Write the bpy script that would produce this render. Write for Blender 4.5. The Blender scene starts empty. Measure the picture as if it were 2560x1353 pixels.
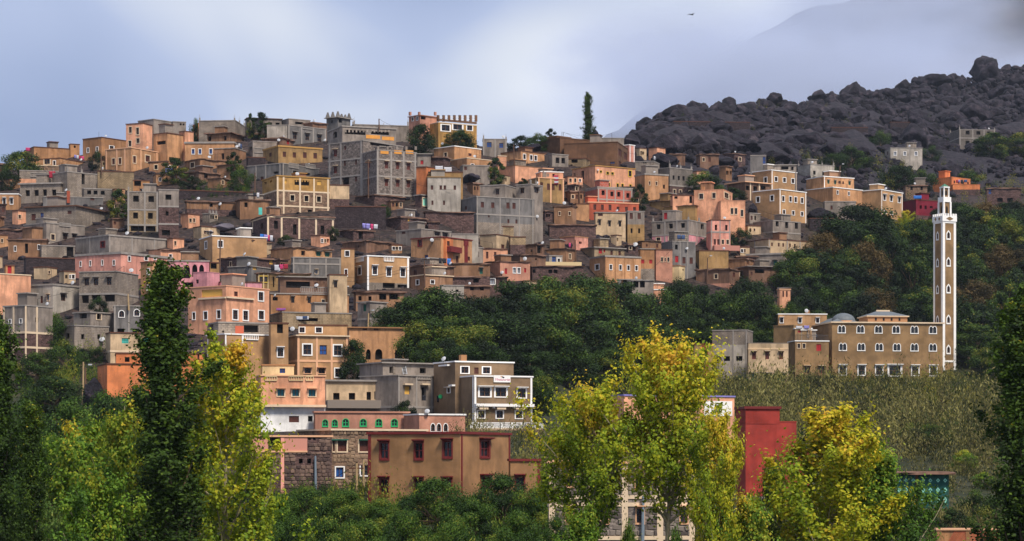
import bpy, math, random
import numpy as np
from mathutils import Matrix, Vector
RNG = random.Random(7)
NPR = np.random.default_rng(11)
SC = bpy.context.scene
COL = SC.collection
F, HY, CX = 6000.0, 1150.0, 1280.0      # focal length in photo pixels, horizon row, centre column

# ---------------------------------------------------------------- camera
cam = bpy.data.cameras.new('camera')
camo = bpy.data.objects.new('camera', cam); COL.objects.link(camo)
camo.location = (0, 0, 0); camo.rotation_euler = (math.radians(90), 0, 0)
cam.sensor_width = 36.0; cam.lens = 36.0 * F / 2560.0
cam.shift_y = (HY - 676.5) / 2560.0
cam.clip_start = 0.5; cam.clip_end = 30000
SC.camera = camo

# ---------------------------------------------------------------- sky, sun, exposure
SUN_EL, SUN_AZ = 54.0, 34.0             # degrees; azimuth measured from behind the camera towards +x
world = bpy.data.worlds.new('World'); SC.world = world; world.use_nodes = True
wn, wl = world.node_tree.nodes, world.node_tree.links
wn.clear()
wout = wn.new('ShaderNodeOutputWorld'); wbg = wn.new('ShaderNodeBackground')
sky = wn.new('ShaderNodeTexSky'); sky.sky_type = 'NISHITA'; sky.sun_disc = False
sky.sun_elevation = math.radians(SUN_EL); sky.sun_rotation = math.radians(180 - SUN_AZ)
sky.air_density = 1.0; sky.dust_density = 2.0
tc = wn.new('ShaderNodeTexCoord'); mp = wn.new('ShaderNodeMapping')
mp.inputs['Location'].default_value = (6.6, 2.0, 0.7)
mp.inputs['Scale'].default_value = (1.0, 1.0, 1.25)
wl.new(tc.outputs['Generated'], mp.inputs['Vector'])
n1 = wn.new('ShaderNodeTexNoise'); n1.inputs['Scale'].default_value = 6.0; n1.inputs['Detail'].default_value = 2.6
n1.inputs['Roughness'].default_value = 0.45; n1.inputs['Distortion'].default_value = 0.25
wl.new(mp.outputs['Vector'], n1.inputs['Vector'])
cr = wn.new('ShaderNodeValToRGB')
cr.color_ramp.elements[0].position = 0.30; cr.color_ramp.elements[0].color = (2.2, 2.8, 4.5, 1)
cr.color_ramp.elements[1].position = 0.66; cr.color_ramp.elements[1].color = (6.8, 7.0, 7.3, 1)
e = cr.color_ramp.elements.new(0.50); e.color = (3.6, 4.2, 5.9, 1)
wl.new(n1.outputs['Fac'], cr.inputs['Fac'])
mx = wn.new('ShaderNodeMix'); mx.data_type = 'RGBA'; mx.inputs[0].default_value = 0.90
wl.new(sky.outputs['Color'], mx.inputs[6]); wl.new(cr.outputs['Color'], mx.inputs[7])
wl.new(mx.outputs[2], wbg.inputs['Color'])
wbg.inputs['Strength'].default_value = 0.108
wl.new(wbg.outputs['Background'], wout.inputs['Surface'])

sun = bpy.data.lights.new('sun', 'SUN'); suno = bpy.data.objects.new('sun', sun); COL.objects.link(suno)
sun.energy = 4.2; sun.angle = math.radians(12); sun.color = (1.0, 0.91, 0.80)
_e, _a = math.radians(SUN_EL), math.radians(SUN_AZ)
_sd = Vector((math.sin(_a) * math.cos(_e), -math.cos(_a) * math.cos(_e), math.sin(_e)))   # towards the sun
suno.rotation_euler = _sd.to_track_quat('Z', 'Y').to_euler()
suno.location = (60, -60, 120)
vs = SC.view_settings
vs.view_transform = 'Standard'; vs.look = 'None'; vs.gamma = 1.0; vs.use_curve_mapping = False
vs.exposure = 0.30
SC.cycles.max_bounces = 5; SC.cycles.diffuse_bounces = 2; SC.cycles.glossy_bounces = 2
SC.cycles.transmission_bounces = 3; SC.cycles.transparent_max_bounces = 6; SC.cycles.volume_bounces = 0
SC.cycles.use_denoising = True

# ---------------------------------------------------------------- small helpers
def lin(h):
    h = h.lstrip('#')
    out = []
    for i in (0, 2, 4):
        c = int(h[i:i + 2], 16) / 255.0
        out.append(c / 12.92 if c <= 0.04045 else ((c + 0.055) / 1.055) ** 2.4)
    return tuple(out)
def P(px, py, d): return Vector(((px - CX) / F * d, d, (HY - py) / F * d))
def tag(o, label=None, cat=None, group=None, kind=None):
    if label: o['label'] = label
    if cat: o['category'] = cat
    if group: o['group'] = group
    if kind: o['kind'] = kind
    return o
def link(name, data, parent=None, M=None):
    o = bpy.data.objects.new(name, data); COL.objects.link(o)
    if parent is not None: o.parent = parent
    if M is not None: o.matrix_basis = M
    return o
def mesh_np(name, verts, quads=None, tris=None, mats=(), midx=None, smooth=False):
    """fast mesh from numpy arrays (all quads or all tris)"""
    me = bpy.data.meshes.new(name)
    f = quads if quads is not None else tris
    k = 4 if quads is not None else 3
    n = len(f)
    me.vertices.add(len(verts)); me.vertices.foreach_set('co', np.asarray(verts, np.float32).ravel())
    me.loops.add(n * k); me.loops.foreach_set('vertex_index', np.asarray(f, np.int32).ravel())
    me.polygons.add(n); me.polygons.foreach_set('loop_start', np.arange(0, n * k, k, dtype=np.int32))
    if midx is not None: me.polygons.foreach_set('material_index', np.asarray(midx, np.int32))
    if smooth: me.polygons.foreach_set('use_smooth', np.ones(n, bool))
    for m in mats: me.materials.append(m)
    me.update(calc_edges=True); me.validate()
    return me
class MB:
    """collects boxes, bars and faces into one mesh"""
    def __init__(s): s.v, s.f, s.m = [], [], []
    def face(s, pts, m=0):
        i = len(s.v); s.v += [tuple(p) for p in pts]; s.f.append(list(range(i, i + len(pts)))); s.m.append(m)
    def box(s, x0, x1, y0, y1, z0, z1, m=0):
        i = len(s.v)
        s.v += [(x0, y0, z0), (x1, y0, z0), (x1, y1, z0), (x0, y1, z0), (x0, y0, z1), (x1, y0, z1), (x1, y1, z1), (x0, y1, z1)]
        for q in ((0, 3, 2, 1), (4, 5, 6, 7), (0, 1, 5, 4), (1, 2, 6, 5), (2, 3, 7, 6), (3, 0, 4, 7)):
            s.f.append([i + k for k in q]); s.m.append(m)
    def tube(s, p0, p1, r0, r1, n=6, m=0, cap=True):
        p0, p1 = Vector(p0), Vector(p1); d = (p1 - p0)
        if d.length < 1e-6: return
        d.normalize(); a = d.orthogonal().normalized(); b = d.cross(a); i = len(s.v)
        for p, r in ((p0, r0), (p1, r1)):
            for k in range(n):
                t = 2 * math.pi * k / n; s.v.append(tuple(p + a * (r * math.cos(t)) + b * (r * math.sin(t))))
        for k in range(n):
            s.f.append([i + k, i + (k + 1) % n, i + n + (k + 1) % n, i + n + k]); s.m.append(m)
        if cap:
            s.f.append([i + k for k in range(n)][::-1]); s.m.append(m)
            s.f.append([i + n + k for k in range(n)]); s.m.append(m)
    def mesh(s, name, mats, smooth=False):
        me = bpy.data.meshes.new(name); me.from_pydata(s.v, [], s.f)
        for m in (mats if isinstance(mats, (list, tuple)) else [mats]): me.materials.append(m)
        me.polygons.foreach_set('material_index', s.m)
        if smooth: me.polygons.foreach_set('use_smooth', [True] * len(s.f))
        me.update(); return me
    def build(s, name, mats, parent=None, M=None, smooth=False):
        return link(name, s.mesh(name, mats, smooth), parent, M)

# ---------------------------------------------------------------- materials
def new_mat(name, rough=0.9):
    m = bpy.data.materials.new(name); m.use_nodes = True
    b = m.node_tree.nodes['Principled BSDF']; b.inputs['Roughness'].default_value = rough
    b.inputs['Specular IOR Level'].default_value = 0.25
    return m, m.node_tree.nodes, m.node_tree.links, b
def flat_mat(name, hexc, rough=0.7, var=0.12, scale=1.5):
    m, n, l, b = new_mat(name, rough)
    c = lin(hexc)
    t = n.new('ShaderNodeTexCoord'); no = n.new('ShaderNodeTexNoise'); no.inputs['Scale'].default_value = scale
    no.inputs['Detail'].default_value = 5
    l.new(t.outputs['Object'], no.inputs['Vector'])
    r = n.new('ShaderNodeMapRange'); r.inputs[1].default_value = 0.3; r.inputs[2].default_value = 0.7
    r.inputs[3].default_value = 1 - var; r.inputs[4].default_value = 1 + var
    l.new(no.outputs['Fac'], r.inputs[0])
    h = n.new('ShaderNodeVectorMath'); h.operation = 'SCALE'; h.inputs[0].default_value = c
    l.new(r.outputs[0], h.inputs['Scale']); l.new(h.outputs[0], b.inputs['Base Color'])
    return m
def wall_mat(name, hexc, kind='plaster', stain=0.45, hex2=None):
    """procedural wall: plaster | block | rubble | brick, on a UV map in metres"""
    m, n, l, b = new_mat(name, 0.92)
    c = lin(hexc); c2 = lin(hex2) if hex2 else tuple(x * 0.45 for x in c)
    uv = n.new('ShaderNodeUVMap'); oi = n.new('ShaderNodeObjectInfo')
    sc_ = n.new('ShaderNodeVectorMath'); sc_.operation = 'SCALE'; sc_.inputs[0].default_value = (137.0, 71.0, 53.0)
    l.new(oi.outputs['Random'], sc_.inputs['Scale'])
    ad = n.new('ShaderNodeVectorMath'); ad.operation = 'ADD'
    l.new(uv.outputs['UV'], ad.inputs[0]); l.new(sc_.outputs[0], ad.inputs[1])
    V = ad.outputs[0]
    def noise(scale, detail, vec=V, rough=0.6):
        x = n.new('ShaderNodeTexNoise'); x.inputs['Scale'].default_value = scale; x.inputs['Detail'].default_value = detail
        x.inputs['Roughness'].default_value = rough
        l.new(vec, x.inputs['Vector']); return x.outputs['Fac']
    def rng(src, a, bb, lo, hi):
        x = n.new('ShaderNodeMapRange'); x.inputs[1].default_value = a; x.inputs[2].default_value = bb
        x.inputs[3].default_value = lo; x.inputs[4].default_value = hi
        l.new(src, x.inputs[0]); return x.outputs[0]
    def mixc(fac, a, bb, mode='MIX'):
        x = n.new('ShaderNodeMix'); x.data_type = 'RGBA'; x.blend_type = mode
        if hasattr(fac, 'links') or not isinstance(fac, (int, float)): l.new(fac, x.inputs[0])
        else: x.inputs[0].default_value = fac
        for s, v in ((6, a), (7, bb)):
            if isinstance(v, tuple): x.inputs[s].default_value = (*v, 1)
            else: l.new(v, x.inputs[s])
        return x.outputs[2]
    st = n.new('ShaderNodeVectorMath'); st.operation = 'MULTIPLY'; st.inputs[1].default_value = (1.0, 0.16, 1.0)
    l.new(V, st.inputs[0])
    blot = noise(0.35, 6); streak = noise(1.7, 5, st.outputs[0]); fine = noise(9.0, 4)
    height = fine
    if kind in ('plaster', 'block'):
        col = mixc(rng(blot, 0.40, 0.60, 0.0, 1.0), tuple(x * 0.70 for x in c), tuple(min(1, x * 1.15) for x in c))
        if kind == 'block':
            bt = n.new('ShaderNodeTexBrick'); bt.inputs['Scale'].default_value = 1.0
            bt.inputs['Brick Width'].default_value = 0.46; bt.inputs['Row Height'].default_value = 0.22
            bt.inputs['Mortar Size'].default_value = 0.024; bt.inputs['Color1'].default_value = (0.80, 0.80, 0.80, 1)
            bt.inputs['Color2'].default_value = (1.14, 1.12, 1.08, 1); bt.inputs['Mortar'].default_value = (0.52, 0.5, 0.48, 1)
            l.new(V, bt.inputs['Vector'])
            col = mixc(1.0, col, bt.outputs['Color'], 'MULTIPLY'); height = bt.outputs['Fac']
        dirt = rng(streak, 0.48, 0.66, 0.0, min(1.0, stain * 1.35))
        col = mixc(dirt, col, c2)
        patch = rng(noise(0.55, 7, rough=0.7), 0.53, 0.58, 0.0, stain * 0.9)
        col = mixc(patch, col, tuple(x * 0.62 + 0.015 for x in c))
        pale = rng(noise(0.42, 6, st.outputs[0], rough=0.65), 0.56, 0.64, 0.0, stain * 0.7)
        col = mixc(pale, col, tuple(min(1, x * 1.25 + 0.05) for x in c))
    elif kind == 'rubble':
        vo = n.new('ShaderNodeTexVoronoi'); vo.inputs['Scale'].default_value = 2.6; vo.feature = 'F1'
        wv = n.new('ShaderNodeVectorMath'); wv.operation = 'MULTIPLY'; wv.inputs[1].default_value = (1.0, 1.45, 1.0)
        l.new(V, wv.inputs[0]); l.new(wv.outputs[0], vo.inputs['Vector'])
        ve = n.new('ShaderNodeTexVoronoi'); ve.inputs['Scale'].default_value = 2.6; ve.feature = 'DISTANCE_TO_EDGE'
        l.new(wv.outputs[0], ve.inputs['Vector'])
        sp = n.new('ShaderNodeSeparateColor'); l.new(vo.outputs['Color'], sp.inputs[0])
        col = mixc(sp.outputs[0], tuple(x * 0.55 for x in c), tuple(min(1, x * 1.5) for x in c))
        col = mixc(rng(ve.outputs['Distance'], 0.0, 0.09, 0.75, 0.0), col, c2)
        col = mixc(rng(blot, 0.45, 0.7, 0.0, 0.5), col, tuple(x * 0.7 for x in c))
        height = ve.outputs['Distance']
    else:                                                               # brick
        bt = n.new('ShaderNodeTexBrick'); bt.inputs['Scale'].default_value = 1.0
        bt.inputs['Brick Width'].default_value = 0.3; bt.inputs['Row Height'].default_value = 0.2
        bt.inputs['Mortar Size'].default_value = 0.016
        bt.inputs['Color1'].default_value = (*tuple(x * 0.8 for x in c), 1); bt.inputs['Color2'].default_value = (*tuple(min(1, x * 1.2) for x in c), 1)
        bt.inputs['Mortar'].default_value = (*lin('#8f8078'), 1)
        l.new(V, bt.inputs['Vector'])
        col = mixc(rng(streak, 0.5, 0.8, 0, stain), bt.outputs['Color'], c2); height = bt.outputs['Fac']
    l.new(col, b.inputs['Base Color'])
    bp = n.new('ShaderNodeBump'); bp.inputs['Strength'].default_value = 0.5 if kind == 'rubble' else 0.22
    bp.inputs['Distance'].default_value = 0.12 if kind == 'rubble' else 0.04
    l.new(height, bp.inputs['Height']); l.new(bp.outputs[0], b.inputs['Normal'])
    return m
M = {}
for k, (h, kd, st) in {
    'tan': ('#a57852', 'plaster', .5), 'tan2': ('#b58760', 'plaster', .5), 'brown': ('#6a4c37', 'plaster', .25), 'bronze': ('#8a6e4c', 'plaster', .16),
    'peach': ('#d79c7a', 'plaster', .5), 'salmon': ('#cd8f7d', 'plaster', .5), 'pink': ('#cf8e94', 'plaster', .5), 'ochre': ('#ab8349', 'plaster', .45),
    'ochre2': ('#97784e', 'plaster', .4), 'orange': ('#ca7a4c', 'plaster', .3), 'rust': ('#ad573f', 'plaster', .3), 'red': ('#98382f', 'plaster', .32), 'crimson': ('#6e1a2a', 'plaster', .2),
    'grey': ('#887d73', 'plaster', .55), 'dgrey': ('#6e6a67', 'plaster', .5), 'lgrey': ('#a59c90', 'plaster', .5), 'beige': ('#bda382', 'plaster', .5),
    'block': ('#8c8074', 'block', .5), 'dblock': ('#726a63', 'block', .5), 'bblock': ('#9a8568', 'block', .5), 'mud': ('#785a48', 'plaster', .7), 'mud2': ('#8f6a4e', 'plaster', .7),
    'stone': ('#57433f', 'rubble', .5), 'gstone': ('#736962', 'rubble', .5), 'tstone': ('#7a6250', 'rubble', .5), 'dstone': ('#352c2e', 'rubble', .5), 'brick': ('#a8503c', 'brick', .3),
    'hotel': ('#7d674f', 'plaster', .14), 'rose': ('#b3806a', 'plaster', .3), 'white': ('#dcdad6', 'plaster', .2), 'cream': ('#cdb589', 'plaster', .2), 'teal': ('#24564f', 'plaster', .4),
    'fawn': ('#ac865f', 'plaster', .2), 'caramel': ('#96704c', 'plaster', .2)}.items():
    M[k] = wall_mat(k, h, kd, st)
def FM(k, h, rough=0.7, var=0.12): M[k] = flat_mat(k, h, rough, var)
FM('wtrim', '#e4e2de', .7, .05); FM('ctrim', '#cdb79a', .8, .1); FM('ptrim', '#d2a27e', .8, .08); FM('rtrim', '#6a2422', .6, .1); FM('btrim', '#5a3a2c', .8); FM('gtrim', '#8f8881', .9)
FM('mudroof', '#6b5245', .95, .3); FM('concrete', '#8a837c', .9, .2); FM('slate', '#5b6166', .6, .15); FM('wood', '#5c4030', .8, .25); FM('palewood', '#a08060', .8, .2)
FM('shutter', '#4c2a22', .6, .2); FM('redshut', '#6e2420', .6, .2); FM('bluepane', '#214a86', .4); FM('tealpane', '#1d6f7e', .35); FM('mint', '#8fd3bd', .6); FM('redpane', '#9a2026', .6)
FM('greenpane', '#1e5b4b', .5); FM('greentrim', '#27a05e', .5, .1); FM('turq', '#4fb0a4', .5); FM('lit', '#a9b4c0', .4); FM('yboard', '#c79a4a', .7); FM('orangepanel', '#c98a3e', .7)  # lit: light in the windows put into a pale pane colour
FM('dish', '#a9abae', .6, .1); FM('metal', '#4a4644', .5); FM('pole', '#5e4638', .85, .2); FM('palepole', '#a38a66', .85, .2); FM('cable', '#161514', .7)
FM('clothw', '#b4b6bc', .8); FM('clothr', '#92283a', .8); FM('clothp', '#b03a66', .8); FM('clothb', '#34486c', .8); FM('clothd', '#23242c', .8); FM('tarp', '#2a66b0', .5); FM('ytrim', '#d0b046', .7)
FM('lav', '#7d78b4', .7); FM('pvc', '#6f7c86', .5); FM('gtile', '#3e6a52', .5)
def glass_mat():
    m, n, l, b = new_mat('glass', 0.12)
    b.inputs['Base Color'].default_value = (*lin('#1a222c'), 1); b.inputs['Specular IOR Level'].default_value = 0.35
    t = n.new('ShaderNodeTexCoord'); no = n.new('ShaderNodeTexNoise'); no.inputs['Scale'].default_value = 2.0
    oi = n.new('ShaderNodeObjectInfo'); ad = n.new('ShaderNodeVectorMath'); ad.operation = 'ADD'
    l.new(t.outputs['Object'], ad.inputs[0]); l.new(oi.outputs['Location'], ad.inputs[1]); l.new(ad.outputs[0], no.inputs['Vector'])
    cr_ = n.new('ShaderNodeValToRGB'); cr_.color_ramp.elements[0].position = .4; cr_.color_ramp.elements[1].position = .7
    cr_.color_ramp.elements[0].color = (*lin('#10141a'), 1); cr_.color_ramp.elements[1].color = (*lin('#2c343e'), 1)
    l.new(no.outputs['Fac'], cr_.inputs[0]); l.new(cr_.outputs[0], b.inputs['Base Color'])
    return m
M['glass'] = glass_mat(); FM('dark', '#14100f', .9, .3)  # dark: near-black sheet painted for the unlit space inside open doorways and loggias

# ---------------------------------------------------------------- terrain profile: per column of the picture, (distance m, picture row)
PROF = {
    -2600: [(165, 1400), (230, 1260), (285, 1130), (340, 1010), (390, 900), (440, 820), (480, 780), (520, 790)],
    -500: [(165, 1380), (230, 1230), (285, 1050), (340, 900), (390, 770), (440, 640), (470, 570), (500, 570)],
    0: [(165, 1360), (190, 1300), (230, 1200), (285, 985), (310, 880), (340, 790), (365, 705), (390, 625), (415, 555), (440, 490), (465, 445), (482, 425), (520, 440)],
    300: [(165, 1360), (190, 1300), (230, 1190), (285, 975), (310, 870), (340, 780), (365, 695), (390, 612), (415, 540), (440, 470), (465, 405), (485, 375), (520, 390)],
    700: [(165, 1345), (195, 1275), (225, 1215), (262, 1070), (285, 962), (300, 895), (330, 810), (355, 725), (380, 640), (405, 560), (430, 490), (455, 415), (480, 350), (520, 365)],
    1050: [(165, 1350), (197, 1268), (225, 1210), (264, 1070), (285, 985), (305, 900), (335, 805), (360, 720), (385, 640), (408, 560), (432, 490), (458, 415), (485, 355), (525, 370)],
    1300: [(165, 1360), (198, 1265), (266, 1068), (300, 985), (340, 870), (385, 735), (408, 660), (428, 590), (447, 510), (468, 435), (492, 370), (530, 385), (900, 560)],
    1520: [(165, 1365), (195, 1290), (262, 1120), (310, 1030), (360, 930), (400, 790), (418, 705), (434, 620), (450, 540), (468, 460), (490, 395), (515, 378), (560, 390), (900, 480)],
    1600: [(165, 1368), (190, 1300), (262, 1125), (325, 1025), (380, 950), (405, 830), (420, 730), (436, 640), (452, 555), (468, 475), (488, 415), (520, 385), (620, 345), (720, 330), (900, 400)],
    1700: [(165, 1372), (185, 1310), (260, 1132), (330, 1020), (388, 962), (406, 850), (421, 750), (436, 660), (452, 560), (467, 485), (488, 430), (520, 395), (650, 320), (780, 280), (900, 320)],
    1900: [(165, 1380), (190, 1312), (260, 1145), (330, 1030), (392, 955), (406, 860), (421, 755), (437, 665), (453, 580), (469, 520), (492, 468), (540, 420), (700, 330), (840, 268), (960, 300)],
    2100: [(165, 1390), (200, 1308), (260, 1160), (330, 1040), (396, 946), (410, 890), (428, 790), (446, 680), (462, 590), (478, 535), (505, 490), (560, 435), (700, 358), (860, 278), (960, 240), (1100, 290)],
    2350: [(165, 1395), (200, 1312), (260, 1182), (330, 1055), (396, 942), (425, 850), (455, 720), (485, 610), (520, 545), (570, 500), (680, 415), (820, 345), (950, 255), (1040, 200), (1200, 260)],
    2560: [(165, 1395), (200, 1315), (260, 1190), (330, 1070), (400, 950), (430, 850), (460, 730), (490, 620), (525, 550), (580, 500), (690, 410), (840, 330), (960, 245), (1060, 172), (1250, 230)],
    3300: [(165, 1395), (200, 1315), (260, 1190), (330, 1070), (400, 940), (430, 840), (470, 720), (510, 620), (560, 540), (640, 470), (760, 370), (900, 260), (1000, 170), (1100, 100), (1300, 150)],
    5200: [(165, 1395), (200, 1315), (260, 1190), (330, 1070), (400, 940), (450, 820), (510, 700), (560, 620), (640, 520), (740, 430), (860, 330), (960, 240), (1060, 150), (1150, 90), (1400, 140)],
}
NEAR = [(0.5, -1.9), (30, -4.0), (70, -10.0), (120, -11.2)]
PX = np.array(sorted(PROF), float)
DS = np.concatenate([np.linspace(0.5, 150, 60), np.arange(153, 540, 3.0), np.arange(540, 1420, 8.0)])
TAB = []
for k in PX:
    pr = PROF[int(k)]
    dd = [a for a, _ in NEAR] + [a for a, _ in pr]
    zz = [b_ for _, b_ in NEAR] + [(HY - y) / F * d for d, y in pr]
    last = pr[-1]; zl = (HY - last[1]) / F * last[0]
    dd.append(1500); zz.append(zl - 10 if last[0] < 600 else zl * 0.6)
    TAB.append(np.interp(DS, dd, zz))
TAB = np.array(TAB)
def gz(px, d):
    """ground height at picture column px and distance d"""
    i = int(np.clip(np.searchsorted(PX, px) - 1, 0, len(PX) - 2))
    t = float(np.clip((px - PX[i]) / (PX[i + 1] - PX[i]), 0, 1)); t = t * t * (3 - 2 * t) if PX[i + 1] - PX[i] > 150 else t
    return float(np.interp(d, DS, TAB[i]) * (1 - t) + np.interp(d, DS, TAB[i + 1]) * t)
def gd(px, py):
    """distance at which the ground shows at picture point (px, py)"""
    lo, hi = 120.0, 1100.0
    d = lo; prev = lo; best = (1e9, lo)
    while d < hi:
        row = HY - F * gz(px, d) / d
        if row <= py: break
        if row < best[0]: best = (row, d)
        prev = d; d += 3.0
    else: return best[1] + 4.0          # hidden foot: just behind the crest of that column
    a, b_ = prev, d
    for _ in range(12):
        mid = (a + b_) / 2
        if HY - F * gz(px, mid) / mid <= py: b_ = mid
        else: a = mid
    return b_
# ---------------------------------------------------------------- the ground
def vnoise(x, y, seed=0):
    xi, yi = np.floor(x).astype(np.int64), np.floor(y).astype(np.int64)
    xf, yf = x - xi, y - yi
    u, v = xf * xf * (3 - 2 * xf), yf * yf * (3 - 2 * yf)
    def h(a, b):
        n = (a * 374761393 + b * 668265263 + seed * 974711) & 0x7fffffff
        n = ((n ^ (n >> 13)) * 1274126177) & 0x7fffffff
        return ((n ^ (n >> 16)) & 0xffff) / 65535.0
    return (h(xi, yi) * (1 - u) + h(xi + 1, yi) * u) * (1 - v) + (h(xi, yi + 1) * (1 - u) + h(xi + 1, yi + 1) * u) * v
def fbm(x, y, o=4, seed=0):
    s, a, t = 0, 1.0, 0
    for i in range(o):
        s = s + a * vnoise(x, y, seed + i); t += a; a *= 0.5; x = x * 2.03 + 7.1; y = y * 2.03 + 3.7
    return s / t - 0.5
def rockiness(px, py):
    """0 in the village and valley, 1 on the boulder slope"""
    return np.clip((px - 1560) / 120, 0, 1) * np.clip((400 + 0.06 * np.maximum(px - 1800, 0) - py) / 40, 0, 1)
def greenness(px, py):
    low = np.clip((py - 925) / 60, 0, 1) * np.clip((px - 1300) / 100, 0, 1) + np.clip((py - 1180) / 60, 0, 1) + np.clip((py - 940) / 60, 0, 1) * np.clip((260 - px) / 60, 0, 1)
    wood = np.clip((px - 2010) / 60, 0, 1) * np.clip((py - 500) / 40, 0, 1)
    mid = np.clip((py - 900) / 40, 0, 1) * np.clip((px - 1130) / 40, 0, 1)
    return np.clip(low + wood + mid, 0, 1)
gx = np.unique(np.concatenate([np.linspace(-2600, -200, 26), np.arange(-200, 2760, 16.0), np.linspace(2760, 5200, 26)]))
Zc = []
for px in gx:
    i = int(np.clip(np.searchsorted(PX, px) - 1, 0, len(PX) - 2))
    t = (px - PX[i]) / (PX[i + 1] - PX[i]); t = t * t * (3 - 2 * t) if PX[i + 1] - PX[i] > 150 else t
    Zc.append(TAB[i] * (1 - t) + TAB[i + 1] * t)
Zc = np.array(Zc)                                             # columns x distances
GX, GD = np.meshgrid(gx, DS, indexing='ij')
X3 = (GX - CX) / F * GD; PYg = HY - F * Zc / GD
rk = rockiness(GX, PYg) * (GD > 480)
am = np.where(GD < 150, 0.0, 0.5) + rk * 7.0
Z3 = Zc + fbm(X3 / 9.0, GD / 9.0, 4, 3) * am + rk * fbm(X3 / 30, GD / 30, 3, 9) * 9.0
Z3 -= np.clip((GX - 1560) / 60, 0, 1) * np.clip((GD - 700) / 100, 0, 1) * 1.5
nx, nd = GX.shape
idx = np.arange(nx * nd).reshape(nx, nd)
quads = np.stack([idx[:-1, :-1], idx[1:, :-1], idx[1:, 1:], idx[:-1, 1:]], -1).reshape(-1, 4)
def ground_mat():
    m, n, l, b = new_mat('hillside', 0.95)
    t0 = n.new('ShaderNodeTexCoord'); t = n.new('ShaderNodeMapping'); t.inputs['Scale'].default_value = (1, .45, 2.2); l.new(t0.outputs['Object'], t.inputs['Vector'])
    def noise(s, d, r=.6):
        x = n.new('ShaderNodeTexNoise'); x.inputs['Scale'].default_value = s; x.inputs['Detail'].default_value = d; x.inputs['Roughness'].default_value = r
        l.new(t.outputs[0], x.inputs['Vector']); return x.outputs['Fac']
    def ramp(f, st):
        x = n.new('ShaderNodeValToRGB'); el = x.color_ramp.elements
        el[0].position, el[0].color = st[0][0], (*lin(st[0][1]), 1); el[1].position, el[1].color = st[-1][0], (*lin(st[-1][1]), 1)
        for p, c in st[1:-1]: q = el.new(p); q.color = (*lin(c), 1)
        l.new(f, x.inputs[0]); return x.outputs[0]
    rock = ramp(noise(.9, 8, .72), [(.34, '#171214'), (.5, '#2f2523'), (.62, '#463731'), (.78, '#655343')])
    veg = ramp(noise(.35, 7, .7), [(.3, '#141a0c'), (.5, '#262b15'), (.66, '#3f3d20'), (.8, '#54492e')])
    vo = n.new('ShaderNodeTexVoronoi'); vo.inputs['Scale'].default_value = 1.1; l.new(t.outputs[0], vo.inputs['Vector'])
    at = n.new('ShaderNodeAttribute'); at.attribute_name = 'veg'
    ma = n.new('ShaderNodeMath'); ma.operation = 'MULTIPLY_ADD'; l.new(noise(.16, 6), ma.inputs[0]); ma.inputs[1].default_value = 1.6; ma.inputs[2].default_value = -0.8
    m2 = n.new('ShaderNodeMath'); m2.operation = 'ADD'; m2.use_clamp = True; l.new(at.outputs['Fac'], m2.inputs[0]); l.new(ma.outputs[0], m2.inputs[1])
    mx_ = n.new('ShaderNodeMix'); mx_.data_type = 'RGBA'; l.new(m2.outputs[0], mx_.inputs[0]); l.new(rock, mx_.inputs[6]); l.new(veg, mx_.inputs[7])
    dark = ramp(noise(.6, 9, .75), [(.34, '#0f0d11'), (.52, '#231f26'), (.66, '#3a3336'), (.8, '#514745')])
    ar = n.new('ShaderNodeAttribute'); ar.attribute_name = 'rocky'; mr_ = n.new('ShaderNodeMix'); mr_.data_type = 'RGBA'; l.new(ar.outputs['Fac'], mr_.inputs[0]); l.new(mx_.outputs[2], mr_.inputs[6]); l.new(dark, mr_.inputs[7])
    l.new(mr_.outputs[2], b.inputs['Base Color'])
    bp = n.new('ShaderNodeBump'); bp.inputs['Strength'].default_value = .9; bp.inputs['Distance'].default_value = .35
    l.new(vo.outputs['Distance'], bp.inputs['Height']); l.new(bp.outputs[0], b.inputs['Normal'])
    return m
M['ground'] = ground_mat()
gme = mesh_np('hillside', np.stack([X3, GD, Z3], -1).reshape(-1, 3), quads=quads, mats=[M['ground']], smooth=True)
at_ = gme.attributes.new('veg', 'FLOAT', 'POINT'); at_.data.foreach_set('value', greenness(GX, PYg).astype(np.float32).ravel())
at_ = gme.attributes.new('rocky', 'FLOAT', 'POINT'); at_.data.foreach_set('value', (np.clip((GX - 1540) / 80, 0, 1) * np.clip((505 - PYg) / 60, 0, 1) * (GD > 480)).astype(np.float32).ravel())
tag(link('ground', gme), kind='structure')

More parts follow.
